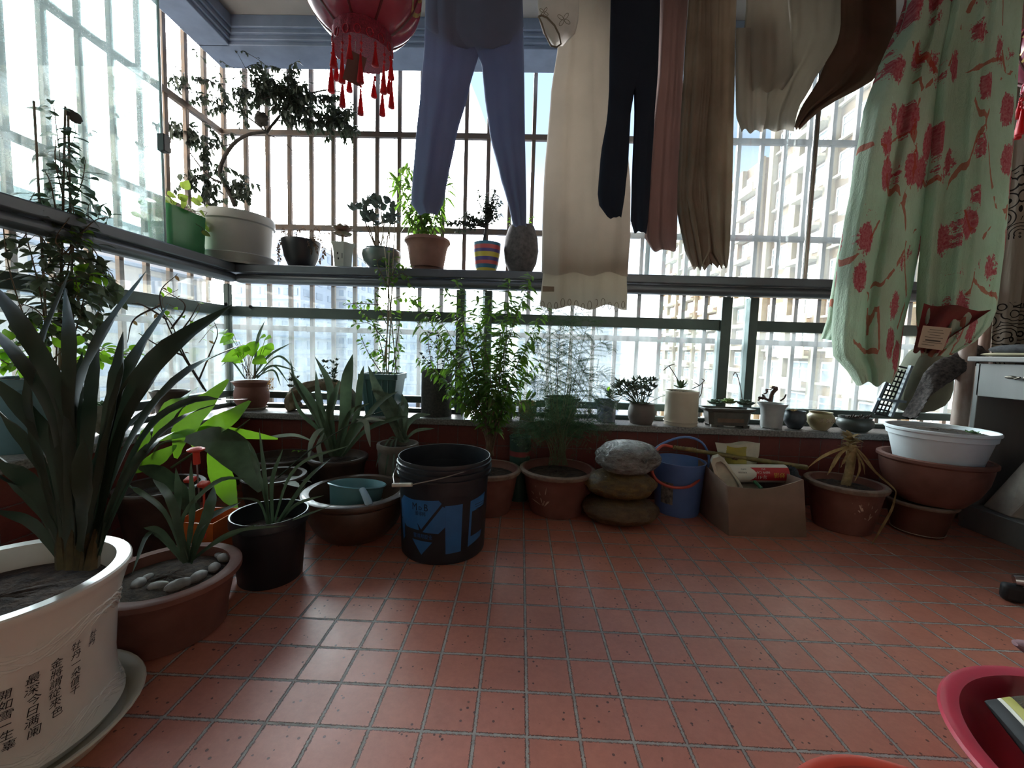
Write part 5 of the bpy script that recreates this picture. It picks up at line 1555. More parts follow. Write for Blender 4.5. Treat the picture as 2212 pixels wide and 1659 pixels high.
# dark bowl
root, c, R, H = spot('ceramic_bowl', 'wide low dark bowl with shrivelled stalks, nearest the basin planter on the sill', (1805, 896), (1892, 905), 2.07, [(.6, 0), (.66, .04), (.96, .38), (1.0, .58), (.93, .80), (.84, .88), (.90, 1.0)], mat('black_green_glaze', '3f423d', .45, var=.1), th=.006)
b = MB()
for k in range(9): b.tube([c+V((-R*.5+k*.012, 0, H-.012)), c+V((-R*.5+k*.013, -.01, H+.004+.004*(k % 3))), c+V((-R*.5+k*.016, .01, H))], .004, 6)
b.build('dried_stalks', mat('dark_twig', ''), root)
# black folding rack / drying mesh leaning on the right, folded bag and blanket behind
# ================================================================== pots on the mid rail
YR = 2.17
def rpot(name, label, l, r, style, m, Y=YR, **kw):
    return pot(name, label, 'potted plant', l, r, None, Y=Y, zs=RAIL, style=style, m=m, **kw)
# green pot in the left window, touching the glass edge
c = V((-1.575, 1.735, RAIL)); Rg = .062
zt = atx(405, 462, -1.56).z
Hg = zt-RAIL
root = thing('plastic_pot', 'bright green plastic trough pot with trailing round leaves on the left rail', 'potted plant', c)
GP = mat('green_plastic', '3f8f5c', .4, var=.06)
rg = []
pl_, pr2 = atx(362, 500, -1.52), atx(446, 520, -1.52)
ly = (pr2.y-pl_.y)/2; c.y = (pr2.y+pl_.y)/2+.01; c.x = -1.575; root.location = c
def rr2(kx, ky, z, n=6):
    pts = []
    for q in range(4):
        for i in range(n):
            a = PI/2*q+PI/2*i/(n-1); r_ = .02
            pts.append(c+V(((.055-r_)*kx*(1 if q in (0, 3) else -1)+r_*math.cos(a), (ly-r_)*ky*(1 if q in (0, 1) else -1)+r_*math.sin(a), z)))
    return pts
MB().rings([rr2(.8, .92, 0), rr2(.86, .95, .012), rr2(.92, .96, Hg*.25), rr2(.90, .95, Hg*.27), rr2(1, 1.02, Hg), rr2(.9, .95, Hg), rr2(.86, .9, Hg*.8)], cap0=True, cap1=True).build('trough', GP, root)
rnd = random.Random(6); f = MB(); b = MB()
for px, py, s in ((360, 418, 18), (395, 408, 20), (352, 436, 26), (370, 438, 22), (385, 430, 20), (412, 432, 22), (398, 450, 24), (430, 440, 18), (300, 440, 22), (283, 458, 18), (318, 448, 18), (335, 425, 22), (442, 466, 16), (435, 500, 16), (428, 470, 22), (440, 490, 16), (330, 470, 20), (345, 490, 18), (415, 455, 24), (380, 455, 26), (444, 445, 14), (310, 475, 16)):
    X = -1.53+rnd.uniform(-.03, .03)-(.06 if px < 350 else 0); q = atx(px, py, X); w = s*mpp(q)
    f.leaf(q, (.3, rnd.uniform(-1, 1), rnd.uniform(-.4, .5)), w*1.1, w, up=(1, -.4, .5), bend=.2, fold=.1, tip=.75)
    b.tube(curve([c+V((rnd.uniform(-.03, .04), rnd.uniform(-.05, .05), Hg-.01)), q+V((0, 0, .02)), q], 6), .0012, 5)
b.build('stem', TWIG, root, sharp=0); f.build('foliage', mat('round_leaf', '7d9146', .5, var=.25, vs=30, trans=.4, tcol='96ad45'), root, sharp=0)
# big pale pot with the leaning tree, in the corner
c, R, H = fit((430, 455), (583, 478), None, Y=2.16, zs=RAIL)
c = V((-1.50, 2.14, RAIL)); R = (at(583, 475, 2.14).x+1.50)*1.0
H = at(520, 470, 2.14-R*.0).z-RAIL
root = thing('plastic_pot', 'big pale grey pot in the corner of the rail with the leaning dark tree', 'potted plant', c)
PALE = mat('pale_pot', 'aeb2ad', .5, var=.05, vs=5)
R = min(R, .185)
add_pot(root, c, R, H, [(.84, 0), (.86, .02), (.945, .80), (.95, .81), (1.0, .83), (1.0, .96), (.985, 1.0)], PALE, th=.008, depth=.02)
saucer(root, c, R*1.0, .05, PALE)
TREE = mat('dark_bark', '3f3a36', .9, var=.2, vs=40, bump=.5)
YT = 2.13
def T(pts, Y=YT): return [at(p[0], p[1], Y+(p[2] if len(p) > 2 else 0)) for p in pts]
b = MB()
LIMB = []
def limb(pts, r0, r1, n=8):
    P = curve(T(pts), 20); LIMB.extend(P); b.tube(P, [lerp(r0, r1, i/20) for i in range(21)], n); return P
limb([(508, 445), (495, 415), (477, 380), (480, 350), (505, 310), (540, 290), (580, 285, .02)], .0125, .007)
limb([(575, 288, .02), (600, 255, .03), (640, 215, .04), (700, 195, .05), (740, 200, .05)], .007, .0025)
limb([(590, 270, .03), (620, 235, .03), (670, 210, .04), (720, 215, .05), (760, 260, .05)], .005, .0018)
limb([(478, 395), (450, 380), (425, 350), (402, 318)], .006, .0025)
limb([(402, 318), (395, 290), (360, 265)], .0025, .001)
limb([(575, 285), (530, 250), (470, 225), (415, 200), (362, 180)], .004, .0012)
limb([(575, 285), (560, 240), (570, 215), (600, 205)], .004, .0015)
limb([(610, 245), (560, 210), (520, 190), (430, 175)], .003, .001)
limb([(600, 260, .03), (640, 262, .03), (700, 265), (755, 270)], .003, .001)
limb([(505, 310), (470, 320), (440, 335)], .003, .0012)
limb([(575, 290), (610, 305), (640, 335)], .003, .0012)
limb([(570, 215), (540, 165), (505, 100)], .0022, .0008)
b.build('trunk', TREE, root, sharp=0)
rnd = random.Random(14)
st = []
for x0, y0, x1, y1, n, sp_ in ((362, 180, 540, 250, 14, 16), (400, 165, 560, 215, 12, 18), (560, 160, 660, 250, 26, 26), (620, 190, 760, 260, 30, 26), (600, 250, 750, 280, 16, 14), (360, 265, 420, 310, 9, 14), (430, 320, 480, 400, 9, 16), (400, 385, 450, 440, 9, 16), (510, 385, 545, 430, 8, 14), (560, 200, 620, 220, 10, 26), (380, 280, 480, 290, 8, 12), (690, 220, 760, 300, 9, 14), (580, 180, 640, 160, 8, 18)):
    for k in range(int(n*1.4)):
        t = rnd.random(); x = lerp(x0, x1, t)+rnd.uniform(-sp_, sp_)*.5; y = lerp(y0, y1, t)+rnd.uniform(-sp_, sp_)
        a = rnd.uniform(0, 6.28); l = rnd.uniform(14, 30); dy = rnd.uniform(-.05, .07)
        st.append([(x, y, dy), (x+l*.5*math.cos(a), y+l*.4*math.sin(a)-3, dy), (x+l*math.cos(a), y+l*.7*math.sin(a), dy+rnd.uniform(-.02, .02))])
S3 = []
for q in st:
    P3 = T(q); near = min(LIMB, key=lambda w: (w-P3[0]).length)
    if (near-P3[0]).length < .16: P3 = [near, near.lerp(P3[0], .5)+V((0, 0, .01))]+P3
    S3.append(P3)
leafy3(root, S3, L_SIL, L=.027, W=.0155, step=.0125, r0=.0015, r1=.0007, sm=TREE, seed=15, start=.1, per=2, droop=.7, bend=.7, sname='twig')
leafy(root, [[(475, 130), (500, 145), (560, 165)], [(410, 105), (450, 135), (480, 165)], [(362, 125), (400, 155), (450, 175)], [(480, 170), (540, 168), (570, 172)], [(505, 100), (560, 130), (600, 165)], [(365, 270), (290, 250), (230, 240)], [(350, 330), (280, 300), (190, 285)]], YT, L_SIL, L=.027, W=.015, step=.04, r0=.0014, r1=.0008, sm=TREE, seed=16, start=.05, per=2, droop=.7, sname='long_shoot', fname='sparse_foliage')
p = at(565, 258, YT-.03); b = MB(); b.blob(p, (.032, .03, .034), 14, 10, .18, 9); b.build('bird_nest', mat('dark_nest', '3b3833', .95, var=.3, vs=60, bump=.8), None, origin=p)
o = bpy.data.objects['bird_nest']; tag(o, 'dark clump like a little nest lodged in the leaning tree', 'nest')
# dark bowl with dry trailers
root, c, R, H = rpot('plastic_bowl', 'round black bowl with dry trailing strands, first right of the big pale pot', (606, 520), (694, 522), [(.55, 0), (.62, .04), (.86, .42), (.96, .78), (1.0, .96), (.98, 1.0)], BLACKP, th=.005, depth=.015)
leafy(root, [[(650, 520), (620, 510), (600, 530, -.03), (605, 560, -.04)], [(640, 520), (610, 500), (612, 490)], [(660, 520), (670, 500), (690, 495)], [(660, 520), (690, 515, -.04), (700, 540, -.06), (690, 565, -.06)], [(655, 520), (685, 510), (712, 500)], [(665, 520), (680, 525, -.06), (688, 550, -.07)], [(645, 520), (640, 500), (660, 492)], [(640, 518), (612, 520, -.05), (600, 550, -.05), (606, 566, -.05)], [(650, 518), (665, 520, -.07), (672, 545, -.08)]],
      YR, mat('dry_brown_leaf', '6d5746', .9, var=.3, vs=30, trans=.25), L=.017, W=.009, step=.009, r0=.0012, r1=.0006, seed=51, per=2, start=.1)
# hexagonal white pot with saucer and pink succulent
HEXM = mat('celadon_white', 'b4bbb2', .35, var=.06)
root, c, R, H = rpot('ceramic_pot', 'white hexagonal pot painted with a dark plant and script, on a saucer with a pink succulent', (709, 527), (770, 527), [(.66, .06), (.70, .10), (.74, .5), (.84, .85), (1.0, .97), (1.0, 1.0)], HEXM, th=.005, n=6)
root['label'] = 'white hexagonal painted pot on a saucer holding a pink succulent, on the rail'
MB().lathe([(0, 0), (R*.85, 0), (R*.98, .012), (R*.92, .014), (0, .008)], c, 6).build('saucer', HEXM, root, smooth=False)
b = MB(); rosette(b, at(740, 500, YR), .056, 9, 3, 1.0, .6, 3); rosette(b, at(741, 506, YR), .05, 7, 1, 1.0, -.3, 5); b.tube([c+V((0, 0, H-.02)), at(740, 500, YR)], .008, 8); b.build('succulent', L_PINK, root)
b = MB()
for dx, w, h in ((-.020, .0015, .030), (-.024, .0015, .03), (.020, .0015, .026), (.024, .0015, .026), (0, .004, .012), (.003, .007, .010), (-.002, .005, .008)):
    z = c.z+H*.48+(.012 if abs(dx) < .01 and w < .006 else 0)-(.015 if w > .006 else 0)
    b.obox((c.x+dx, c.y-R*.70*math.cos(PI/6)*1.0-.0145+.0, z), (w, .001, h))
b.build('painted_script', INK, root, smooth=False)
# greenish bowl with paddle leaved succulent
root, c, R, H = rpot('ceramic_bowl', 'grey green glazed bowl with a grey paddle leaved succulent, centre of the rail', (780, 538), (868, 540), [(.5, 0), (.55, .03), (.90, .42), (1.0, .70), (.95, .90), (.84, .97), (.86, 1.0)], mat('grey_green_glaze', '5d6b66', .25, var=.1, coat=.4), th=.006)
b = MB(); s_ = MB(); rnd = random.Random(17)
for px, py in ((775, 452), (790, 445), (785, 470), (800, 440), (812, 450), (798, 465), (810, 470), (820, 440), (806, 435), (835, 440), (845, 450), (850, 465), (840, 475), (828, 455), (795, 480), (815, 485), (832, 482), (848, 485), (762, 455), (788, 460), (842, 438), (805, 478), (852, 478)):
    q = at(px, py, YR+rnd.uniform(-.04, .03))
    for j in range(5): fat_leaf(b, q, (rnd.uniform(-.7, .7), rnd.uniform(-.7, .5), rnd.uniform(.0, 1)), .042, .028, .35)
for px, py in ((785, 470), (805, 470), (830, 465), (845, 478), (795, 485), (815, 480)): s_.tube(curve([c+V((rnd.uniform(-.02, .02), 0, H-.02)), at(lerp(824, px, .7), lerp(545, py, .6), YR), at(px, py, YR)], 8), .0035, 6)
s_.build('stem', TWIG, root, sharp=0); b.build('succulent', mat('grey_paddle_leaf', '5d6f66', .5, var=.15, vs=20, trans=.08), root)
# terracotta with lily
root, c, R, H = rpot('terracotta_pot', 'terracotta pot on the rail with a tall lily like plant behind the trouser leg', (873, 517), (973, 518), [(.56, 0), (.58, .02), (.60, .12), (.72, .14), (.86, .72), (.92, .84), (1.0, .90), (1.0, .96), (.96, 1.0)], mat('dusty_terracotta', '7f5d4e', .7, var=.15, vs=9), th=.01, depth=.02)
st = [[(905, 520), (890, 470), (870, 420, -.03), (850, 380)], [(915, 520), (905, 450), (890, 390), (880, 350)], [(920, 520), (925, 460), (940, 400), (950, 350)], [(930, 520), (945, 470), (960, 420), (965, 380)], [(925, 520), (915, 480), (880, 450), (865, 430)], [(910, 520), (900, 490), (890, 480), (880, 470)], [(935, 520), (930, 480), (915, 460)], [(920, 520), (935, 470), (950, 440)], [(925, 520), (900, 440), (885, 400), (860, 370)]]
leafy(root, st, YR, L_MID, L=.072, W=.017, step=.012, r0=.0025, r1=.001, seed=55, start=.2, droop=.25, bend=.7, per=2)
# striped pot with jade bonsai
root, c, R, H = rpot('striped_pot', 'little pot with yellow red purple and teal stripes holding a jade bonsai', (1021, 526), (1082, 528), [(.62, 0), (.66, .03), (.86, .38), (.96, .75), (1.0, 1.0)], mat('striped_base', '2f6b86', .4, var=.04), th=.004)
prof = [(.62, 0), (.66, .03), (.86, .38), (.96, .75), (1.0, 1.0)]
for za, zb2, col, nm in ((.03, .17, 'b8a83c', 'yellow'), (.17, .29, '2f6b86', 'teal'), (.29, .40, 'b04a4a', 'red'), (.40, .52, '4a3f78', 'purple'), (.52, .67, 'b8a83c', 'yellow'), (.67, .77, '4a3f78', 'purple'), (.77, .90, 'b04a4a', 'red')):
    rg = []
    for i in range(4):
        z = lerp(za, zb2, i/3); r_ = interp([(q, p) for p, q in prof], z)[0]*R+.0007
        rg.append([c+V((r_*math.cos(2*PI*j/44), r_*math.sin(2*PI*j/44), z*H)) for j in range(44)])
    MB().rings(rg).build(nm+'_stripe', mat('stripe_'+nm, col, .4, var=.05), root)
b = MB(); P = curve(T([(1046, 525), (1048, 505), (1052, 485)], YR), 6); b.tube(P, [.010, .009, .008, .007, .006, .0055, .005], 8); b.build('trunk', TREE, root)
st = []; rnd = random.Random(19)
for k in range(40):
    px, py = rnd.choice([(1055+rnd.uniform(-28, 32), 435+rnd.uniform(-32, 40)), (1060+rnd.uniform(-14, 22), 430+rnd.uniform(-28, 30)), (1000+rnd.uniform(-52, 40), 472+rnd.uniform(-14, 26)), (1040+rnd.uniform(-15, 30), 470+rnd.uniform(-10, 20))])
    st.append([(1050, 490), (lerp(1050, px, .5), lerp(488, py, .45), rnd.uniform(-.02, .02)), (px, py, rnd.uniform(-.04, .04))])
leafy(root, st, YR, L_SIL, L=.017, W=.012, step=.009, r0=.0022, r1=.001, sm=TREE, seed=20, start=.35, per=3, droop=.1, sname='branch', twig=.003)
# dark oval stone jar
root, c, R, H = rpot('stone_jar', 'tall dark egg shaped coconut jar on the rail below the right trouser leg', (1088, 545), (1163, 545), [(.55, 0), (.62, .03), (.90, .25), (1.0, .5), (.93, .76), (.78, .93), (.70, 1.0)], mat('dark_coconut', '4b4644', .85, var=.2, vs=50, bump=.3), th=.006, H=(at(1125, 490, YR).z-RAIL))
leafy(root, [[(1140, 492), (1145, 475), (1152, 466)], [(1110, 492), (1100, 480), (1098, 470)]], YR, L_BRIGHT, L=.018, W=.016, step=.012, seed=58, per=2, start=.4)
# ================================================================== laundry on the rod
def cloth(name, col, trans=.3, weave=True, col2=None, var=.06, rough=.9):
    t = NT(name); g = t.coord()
    n = t.noise(g, 7, 4)
    c = lin(col); cc = t.mix(t.ramp(n, .3, .7), c, lin(col2) if col2 else tuple(x*(1-var*2) for x in c))
    w = t.n('TexWave'); t.set(w.inputs['Vector'], t.coord((1, 1, .06))); w.inputs['Scale'].default_value = 9; w.inputs['Distortion'].default_value = 6; w.inputs['Detail'].default_value = 3
    bm = t.bump(t.math('ADD', t.math('MULTIPLY', w.outputs['Fac'], .25), t.math('MULTIPLY', t.noise(g, 260, 2), .2)), .35, .006)
    p = t.pbr(cc, rough, 0, bm, .15)
    tr = t.n('BsdfTranslucent'); t.set(tr.inputs[0], cc); t.set(tr.inputs['Normal'], bm)
    m = t.n('MixShader'); m.inputs[0].default_value = trans
    t.t.links.new(p.outputs[0], m.inputs[1]); t.t.links.new(tr.outputs[0], m.inputs[2])
    return t.done(m)
def drape(b, rows, Y, depth=.03, folds=3., amp=.012, seed=1, n=72, nr=30, hem=.0, lean=0., open_bottom=True, edgeamp=.0):
    """a hanging tube of cloth between the photo outlines rows = [(py, px left, px right)]"""
    rnd = random.Random(seed); ph = [rnd.uniform(0, 6.28) for _ in range(6)]
    R = []
    y0, y1 = rows[0][0], rows[-1][0]
    for i in range(nr+1):
        v = i/nr; py = lerp(y0, y1, v); xl, xr = interp(rows, py)
        ring = []
        for j in range(n):
            a = 2*PI*j/n
            u = .5-.5*math.cos(a)
            s = math.sin(a)
            px = lerp(xl, xr, u)
            fold = math.sin(2*PI*folds*.75*u+ph[0]+.8*v)+.5*math.sin(2*PI*folds*1.4*u+ph[1]-1.1*v)+.3*math.sin(2*PI*folds*2.3*u+ph[2])
            yy = Y - s*depth*(.55+.45*v)*abs(s)**-.3 if abs(s) > 1e-3 else Y
            yy += fold*amp*.6*(.35+.65*v)*math.sin(PI*min(1, max(0, u*1.0)))**.4 + lean*v
            hp = py + .6*(hem*math.sin(2*PI*folds*.8*u+ph[3]) + hem*.6*math.sin(2*PI*u*2.3+ph[4]))*max(0, (v-.8)/.2)
            ring.append(at(px+edgeamp*math.sin(9*v+ph[5])*(1 if u > .5 else -1), hp, yy))
        R.append(ring)
    b.rings(R)
    return R
ROD_Y = 1.58
ROD_Z = 2.42
p0, p1 = at(830, -150, ROD_Y), at(1960, -150, ROD_Y)
o = MB().tube([(-.62, ROD_Y, ROD_Z), (1.9, ROD_Y, ROD_Z)], .0125, 12).build('clothes_rod', mat('brushed_steel', ''), origin=(.6, ROD_Y, ROD_Z))
tag(o, 'steel clothes rod near the ceiling that carries the laundry', 'rod')
for k, x in enumerate((-.5, 1.7)):
    o = MB().tube([(x, ROD_Y, ROD_Z), (x, ROD_Y, 2.62)], .006, 8).build('rod_hanger', mat('brushed_steel', ''), origin=(x, ROD_Y, 2.62))
    tag(o, ('left' if k == 0 else 'right')+' ceiling drop rod holding the clothes rod', 'hanger')
def ytop(x, Y):
    """photo y of the rod's height at distance Y"""
    a, c_ = at(x, 0, Y).z, at(x, 100, Y).z
    return (a-(ROD_Z-.02))/(a-c_)*100
def garment(name, label, cat, m, parts, Y=ROD_Y, **kw):
    """parts: list of rows (each a hanging tube)"""
    x0 = parts[0][0][1]; pt = at((parts[0][0][1]+parts[0][0][2])/2, parts[0][0][0], Y)
    root = thing(name, label, cat, (pt.x, Y, ROD_Z))
    b = MB()
    for k, rows in enumerate(parts):
        kk_ = dict(kw); kk_['seed'] = kw.get('seed', 1)+k
        drape(b, rows, Y, **kk_)
    b.build('cloth_body', m, root, sharp=0)
    # a small pinch clip at the rod
    xc = pt.x
    MB().box(xc-.012, xc+.012, Y-.02, Y+.02, ROD_Z-.02, ROD_Z+.02).build('clip', mat('white_clip', 'd9d6cf', .4), root, bevel=.004)
    return root
T0 = ytop(1020, ROD_Y)
NAVY = cloth('navy_jersey', '76819c', .3)
garment('trousers', 'dark navy trousers with spread legs hanging right of the red lantern', 'trousers', NAVY,
        [[(T0, 945, 1090), (0, 919, 1020), (95, 917, 1040), (200, 908, 1012), (300, 898, 985), (400, 890, 965), (437, 887, 958), (462, 905, 945)],
         [(T0, 950, 1110), (0, 940, 1128), (95, 1015, 1131), (130, 1040, 1132), (200, 1046, 1133), (290, 1058, 1134), (380, 1080, 1136), (440, 1097, 1137), (488, 1108, 1137)],
         [(T0, 945, 1112), (0, 919, 1129), (60, 918, 1131), (92, 950, 1110), (104, 1000, 1070)]], depth=.035, folds=1.5, amp=.010, seed=4, hem=3)
CREAM = cloth('cream_cotton', 'b8b1a6', .5)
CREAM2 = cloth('beige_cotton', 'b3a388', .42)
SHEER = cloth('sheer_lace', 'c9c3b4', .6)
Y2 = 1.66
r = garment('dress', 'long cream dress with a sheer scalloped lace hem hanging left of the black trousers', 'dress', CREAM,
        [[(ytop(1250, Y2), 1205, 1310), (0, 1215, 1330), (100, 1205, 1330), (200, 1190, 1345), (400, 1174, 1362), (500, 1171, 1362), (592, 1170, 1356)]], Y=Y2, depth=.06, folds=3.2, amp=.018, seed=8, hem=6)
b = MB(); drape(b, [(560, 1178, 1350), (600, 1172, 1354), (640, 1168, 1355), (664, 1166, 1354)], Y2+.006, depth=.055, folds=3.2, amp=.02, seed=8, hem=7, nr=14)
b.build('lace_hem', SHEER, r, sharp=0)
b = MB()
for k in range(13):
    px = 1172+k*14.5; cc = at(px, 658+5*math.sin(k*1.3), Y2-.075+.018*math.sin(k))
    rr_ = .011+.003*(k % 2)
    b.tube([cc+V((rr_*.55*math.cos(a), 0, rr_*math.sin(a)*1.2)) for a in [2*PI*i/14 for i in range(15)]], .0012, 5)
b.build('scallop_trim', cloth('trim_thread', '8f8472', .2), r, sharp=0)
b = MB(); q = [at(1172, 618, Y2-.075), at(1197, 619, Y2-.078), at(1197, 630, Y2-.078), at(1172, 630, Y2-.075)]; b.add(q, [(0, 1, 2, 3)]); b.build('care_label', mat('label_tape', '8d8371', .8), r, smooth=False)
# blouse sleeve with embroidered cuff in front of the dress
Y3 = 1.50
r = garment('blouse', 'cream blouse with an embroidered scalloped sleeve at the top, left of the dress', 'blouse', cloth('cream_voile', 'bdb8b0', .5),
        [[(ytop(1215, Y3), 1165, 1260), (-60, 1160, 1262), (0, 1161, 1251), (40, 1164, 1250), (70, 1172, 1244), (100, 1195, 1216)]], Y=Y3, depth=.045, folds=1.5, amp=.008, seed=3)
b = MB(); q = [at(x, y, Y3-.05) for x, y in ((1163, 36), (1170, 50), (1178, 75), (1190, 99), (1202, 102), (1212, 95), (1208, 75), (1198, 55), (1182, 38), (1170, 33), (1163, 36))]
b.tube(q, .0028, 6); b.build('cuff_trim', mat('trim_thread2', '7d7666', .9), r)
for cx_, cy_, s in ((1218, 42, 16), (1175, 26, 11)):
    b = MB()
    for k in range(4):
        a = .6+k*PI/2; c_ = at(cx_+s*.55*math.cos(a), cy_+s*.55*math.sin(a), Y3-.052)
        m_ = mpp(c_)
        b.tube([c_+V(((s*.45*math.cos(t)*math.cos(a)-s*.22*math.sin(t)*math.sin(a))*m_, 0, -(s*.45*math.cos(t)*math.sin(a)+s*.22*math.sin(t)*math.cos(a))*m_)) for t in [2*PI*i/12 for i in range(13)]], .0009, 4)
    b.build('embroidery', mat('trim_thread2', ''), r)
garment('trousers', 'black slim trousers hanging in front of the cream dress', 'trousers', cloth('black_jersey', '2a323f', .06),
        [[(ytop(1370, 1.54), 1322, 1420), (0, 1319, 1425), (150, 1316, 1420), (185, 1316, 1372), (250, 1312, 1362), (340, 1297, 1358), (420, 1291, 1350), (462, 1296, 1344), (470, 1312, 1342)],
         [(ytop(1370, 1.54), 1340, 1426), (0, 1335, 1426), (150, 1345, 1422), (185, 1369, 1419), (250, 1370, 1414), (400, 1364, 1405), (490, 1362, 1399), (502, 1370, 1396)]], Y=1.54, depth=.03, folds=1.3, amp=.006, seed=5, hem=3)
garment('shirt', 'dusty pink brown shirt hanging right of the black trousers', 'shirt', cloth('dusty_pink', '96807a', .42),
        [[(ytop(1450, 1.60), 1420, 1490), (0, 1426, 1486), (150, 1420, 1476), (300, 1404, 1470), (450, 1394, 1464), (520, 1392, 1462), (541, 1408, 1460)]], Y=1.60, depth=.05, folds=2.1, amp=.014, seed=9, hem=5)
garment('linen_trousers', 'crinkled beige linen trousers with gathered cuffs, longest of the beige garments', 'trousers', cloth('beige_linen', 'a89d8e', .42, col2='938676'),
        [[(ytop(1530, 1.53), 1490, 1560), (0, 1486, 1545), (150, 1478, 1545), (300, 1470, 1530), (420, 1462, 1520), (470, 1465, 1535), (530, 1475, 1545), (572, 1492, 1540)],
         [(ytop(1540, 1.53), 1505, 1592), (0, 1510, 1593), (150, 1508, 1588), (300, 1500, 1582), (440, 1498, 1580), (540, 1510, 1578), (576, 1545, 1574)],
         [(200, 1475, 1560), (350, 1466, 1545), (450, 1464, 1560), (540, 1478, 1566), (580, 1495, 1530)]], Y=1.53, depth=.045, folds=3.6, amp=.011, seed=12, hem=5, edgeamp=2)
garment('shirt', 'short off white shirt with an open cuff, right of the beige linen trousers', 'shirt', cloth('off_white_cotton', 'b0aa9e', .5),
        [[(ytop(1640, 1.50), 1600, 1700), (0, 1612, 1702), (120, 1604, 1712), (160, 1605, 1714), (195, 1612, 1690)], [(60, 1590, 1670), (160, 1588, 1660), (250, 1590, 1655), (284, 1602, 1648)]], Y=1.50, depth=.05, folds=2.2, amp=.012, seed=15, hem=6)
garment('shirt', 'second off white shirt hanging left of the brown garment', 'shirt', cloth('off_white_poplin', 'a8a296', .5),
        [[(ytop(1740, 1.54), 1690, 1790), (0, 1700, 1818), (70, 1704, 1818), (110, 1690, 1800), (180, 1660, 1755), (240, 1645, 1722), (282, 1640, 1715)]], Y=1.54, depth=.045, folds=2.6, amp=.014, seed=18, hem=7)
garment('jacket', 'dark brown thin jacket hanging slantwise beside the floral cloth', 'jacket', cloth('brown_viscose', '7d5f52', .38, col2='665345'),
        [[(ytop(1870, 1.46), 1840, 1935), (0, 1816, 1936), (60, 1816, 1936), (100, 1806, 1937), (130, 1785, 1925), (180, 1765, 1880), (215, 1740, 1808), (250, 1722, 1755), (278, 1714, 1728)]], Y=1.46, depth=.04, folds=2.2, amp=.014, seed=21, hem=3)
# floral quilt cover
def floral():
    t = NT('floral_cotton'); g = t.n('UVMap').outputs[0]
    base = t.mix(t.ramp(t.noise(t.coord(), 6, 4), .3, .7), lin('c4dcca'), lin('b0c8b2'))
    vo = t.n('TexVoronoi'); t.set(vo.inputs['Vector'], g); vo.inputs['Scale'].default_value = 9.5; vo.inputs['Randomness'].default_value = .85
    d = t.math('ADD', vo.outputs['Distance'], t.math('MULTIPLY', t.math('SUBTRACT', t.noise(g, 60, 4, .8), .5), .62))
    sp = t.n('SeparateXYZ'); t.set(sp.inputs[0], vo.outputs['Color'])
    m = t.math('MULTIPLY', t.math('LESS_THAN', d, .43), t.math('GREATER_THAN', sp.outputs[0], .30))
    pet = t.mix(t.ramp(t.noise(g, 110, 4, .7), .35, .65), lin('ad4653'), lin('c87f86'))
    vine = t.n('TexVoronoi', feature='DISTANCE_TO_EDGE'); t.set(vine.inputs['Vector'], g); vine.inputs['Scale'].default_value = 4.2
    mv = t.math('MULTIPLY', t.math('LESS_THAN', t.math('ADD', vine.outputs[0], t.math('MULTIPLY', t.math('SUBTRACT', t.noise(g, 30, 2), .5), .06)), .022), t.math('GREATER_THAN', t.noise(g, 9, 2), .5))
    c = t.mix(m, base, pet); c = t.mix(t.math('MULTIPLY', mv, .8), c, lin('b5503f'))
    cr = t.noise(t.coord((1, 1, .35)), 55, 5, .7)
    bm = t.bump(cr, .8, .012)
    p = t.pbr(c, .9, 0, bm, .1); tr = t.n('BsdfTranslucent'); t.set(tr.inputs[0], c); t.set(tr.inputs['Normal'], bm)
    mx = t.n('MixShader'); mx.inputs[0].default_value = .4; t.t.links.new(p.outputs[0], mx.inputs[1]); t.t.links.new(tr.outputs[0], mx.inputs[2])
    return t.done(mx)
FLORAL = floral()
def uv(o, su, sv):
    me = o.data; l = me.uv_layers.new(name='UVMap')
    mw = o.location
    for lp_ in me.loops:
        v = me.vertices[lp_.vertex_index].co
        l.data[lp_.index].uv = ((v.x)*su, v.z*sv)
Y5 = 1.24
ty = ytop(2050, Y5)
root = thing('quilt_cover', 'big pale green quilt cover printed with red peonies hanging at the right', 'quilt cover', (1.25, Y5, ROD_Z))
b = MB(); drape(b, [(ty, 1995, 2120), (0, 1960, 2080), (60, 1948, 2075), (150, 1895, 2060), (250, 1862, 2045), (400, 1838, 2010), (500, 1820, 1995), (600, 1805, 1975), (720, 1795, 1950), (770, 1800, 1945), (800, 1830, 1940), (830, 1850, 1925)], Y5, depth=.10, folds=2.2, amp=.03, seed=25, hem=6, nr=44, n=110)
o = b.build('front_drop', FLORAL, root, sharp=0); uv(o, 2.0, 1.0)
b = MB(); drape(b, [(ty, 2070, 2225), (0, 2050, 2212), (150, 2020, 2200), (300, 2010, 2190), (500, 1990, 2175), (620, 1980, 2160), (690, 1978, 2150), (735, 1985, 2110), (770, 1990, 2050)], Y5-.04, depth=.07, folds=2.6, amp=.028, seed=29, hem=4, nr=40, n=110)
o = b.build('side_drop', FLORAL, root, sharp=0); uv(o, 2.0, 1.0)
b = MB(); drape(b, [(ty, 1985, 2100), (0, 1955, 2060), (200, 1880, 2020), (400, 1840, 1960), (600, 1800, 1900), (690, 1786, 1850), (733, 1772, 1815)], Y5+.09, depth=.05, folds=1.4, amp=.015, seed=31, hem=2, nr=30)
o = b.build('back_drop', FLORAL, root, sharp=0); uv(o, 2.0, 1.0)
b = MB(); rg = []
for i in range(13):
    t = i/12
    py = 655+105*t
    xl, xr = lerp(1996, 1972, t), lerp(2142, 2010, t)
    rg.append([at(lerp(xl, xr, j/10), py+16*(j/10)*(1-t)+4*math.sin(j), Y5-.12+.02*math.sin(j*.9+t*2)) for j in range(11)])
b.rings(rg, closed=False); o = b.build('red_lining', cloth('red_floral_lining', '7d3036', .15, col2='6d4a40'), root, sharp=0)
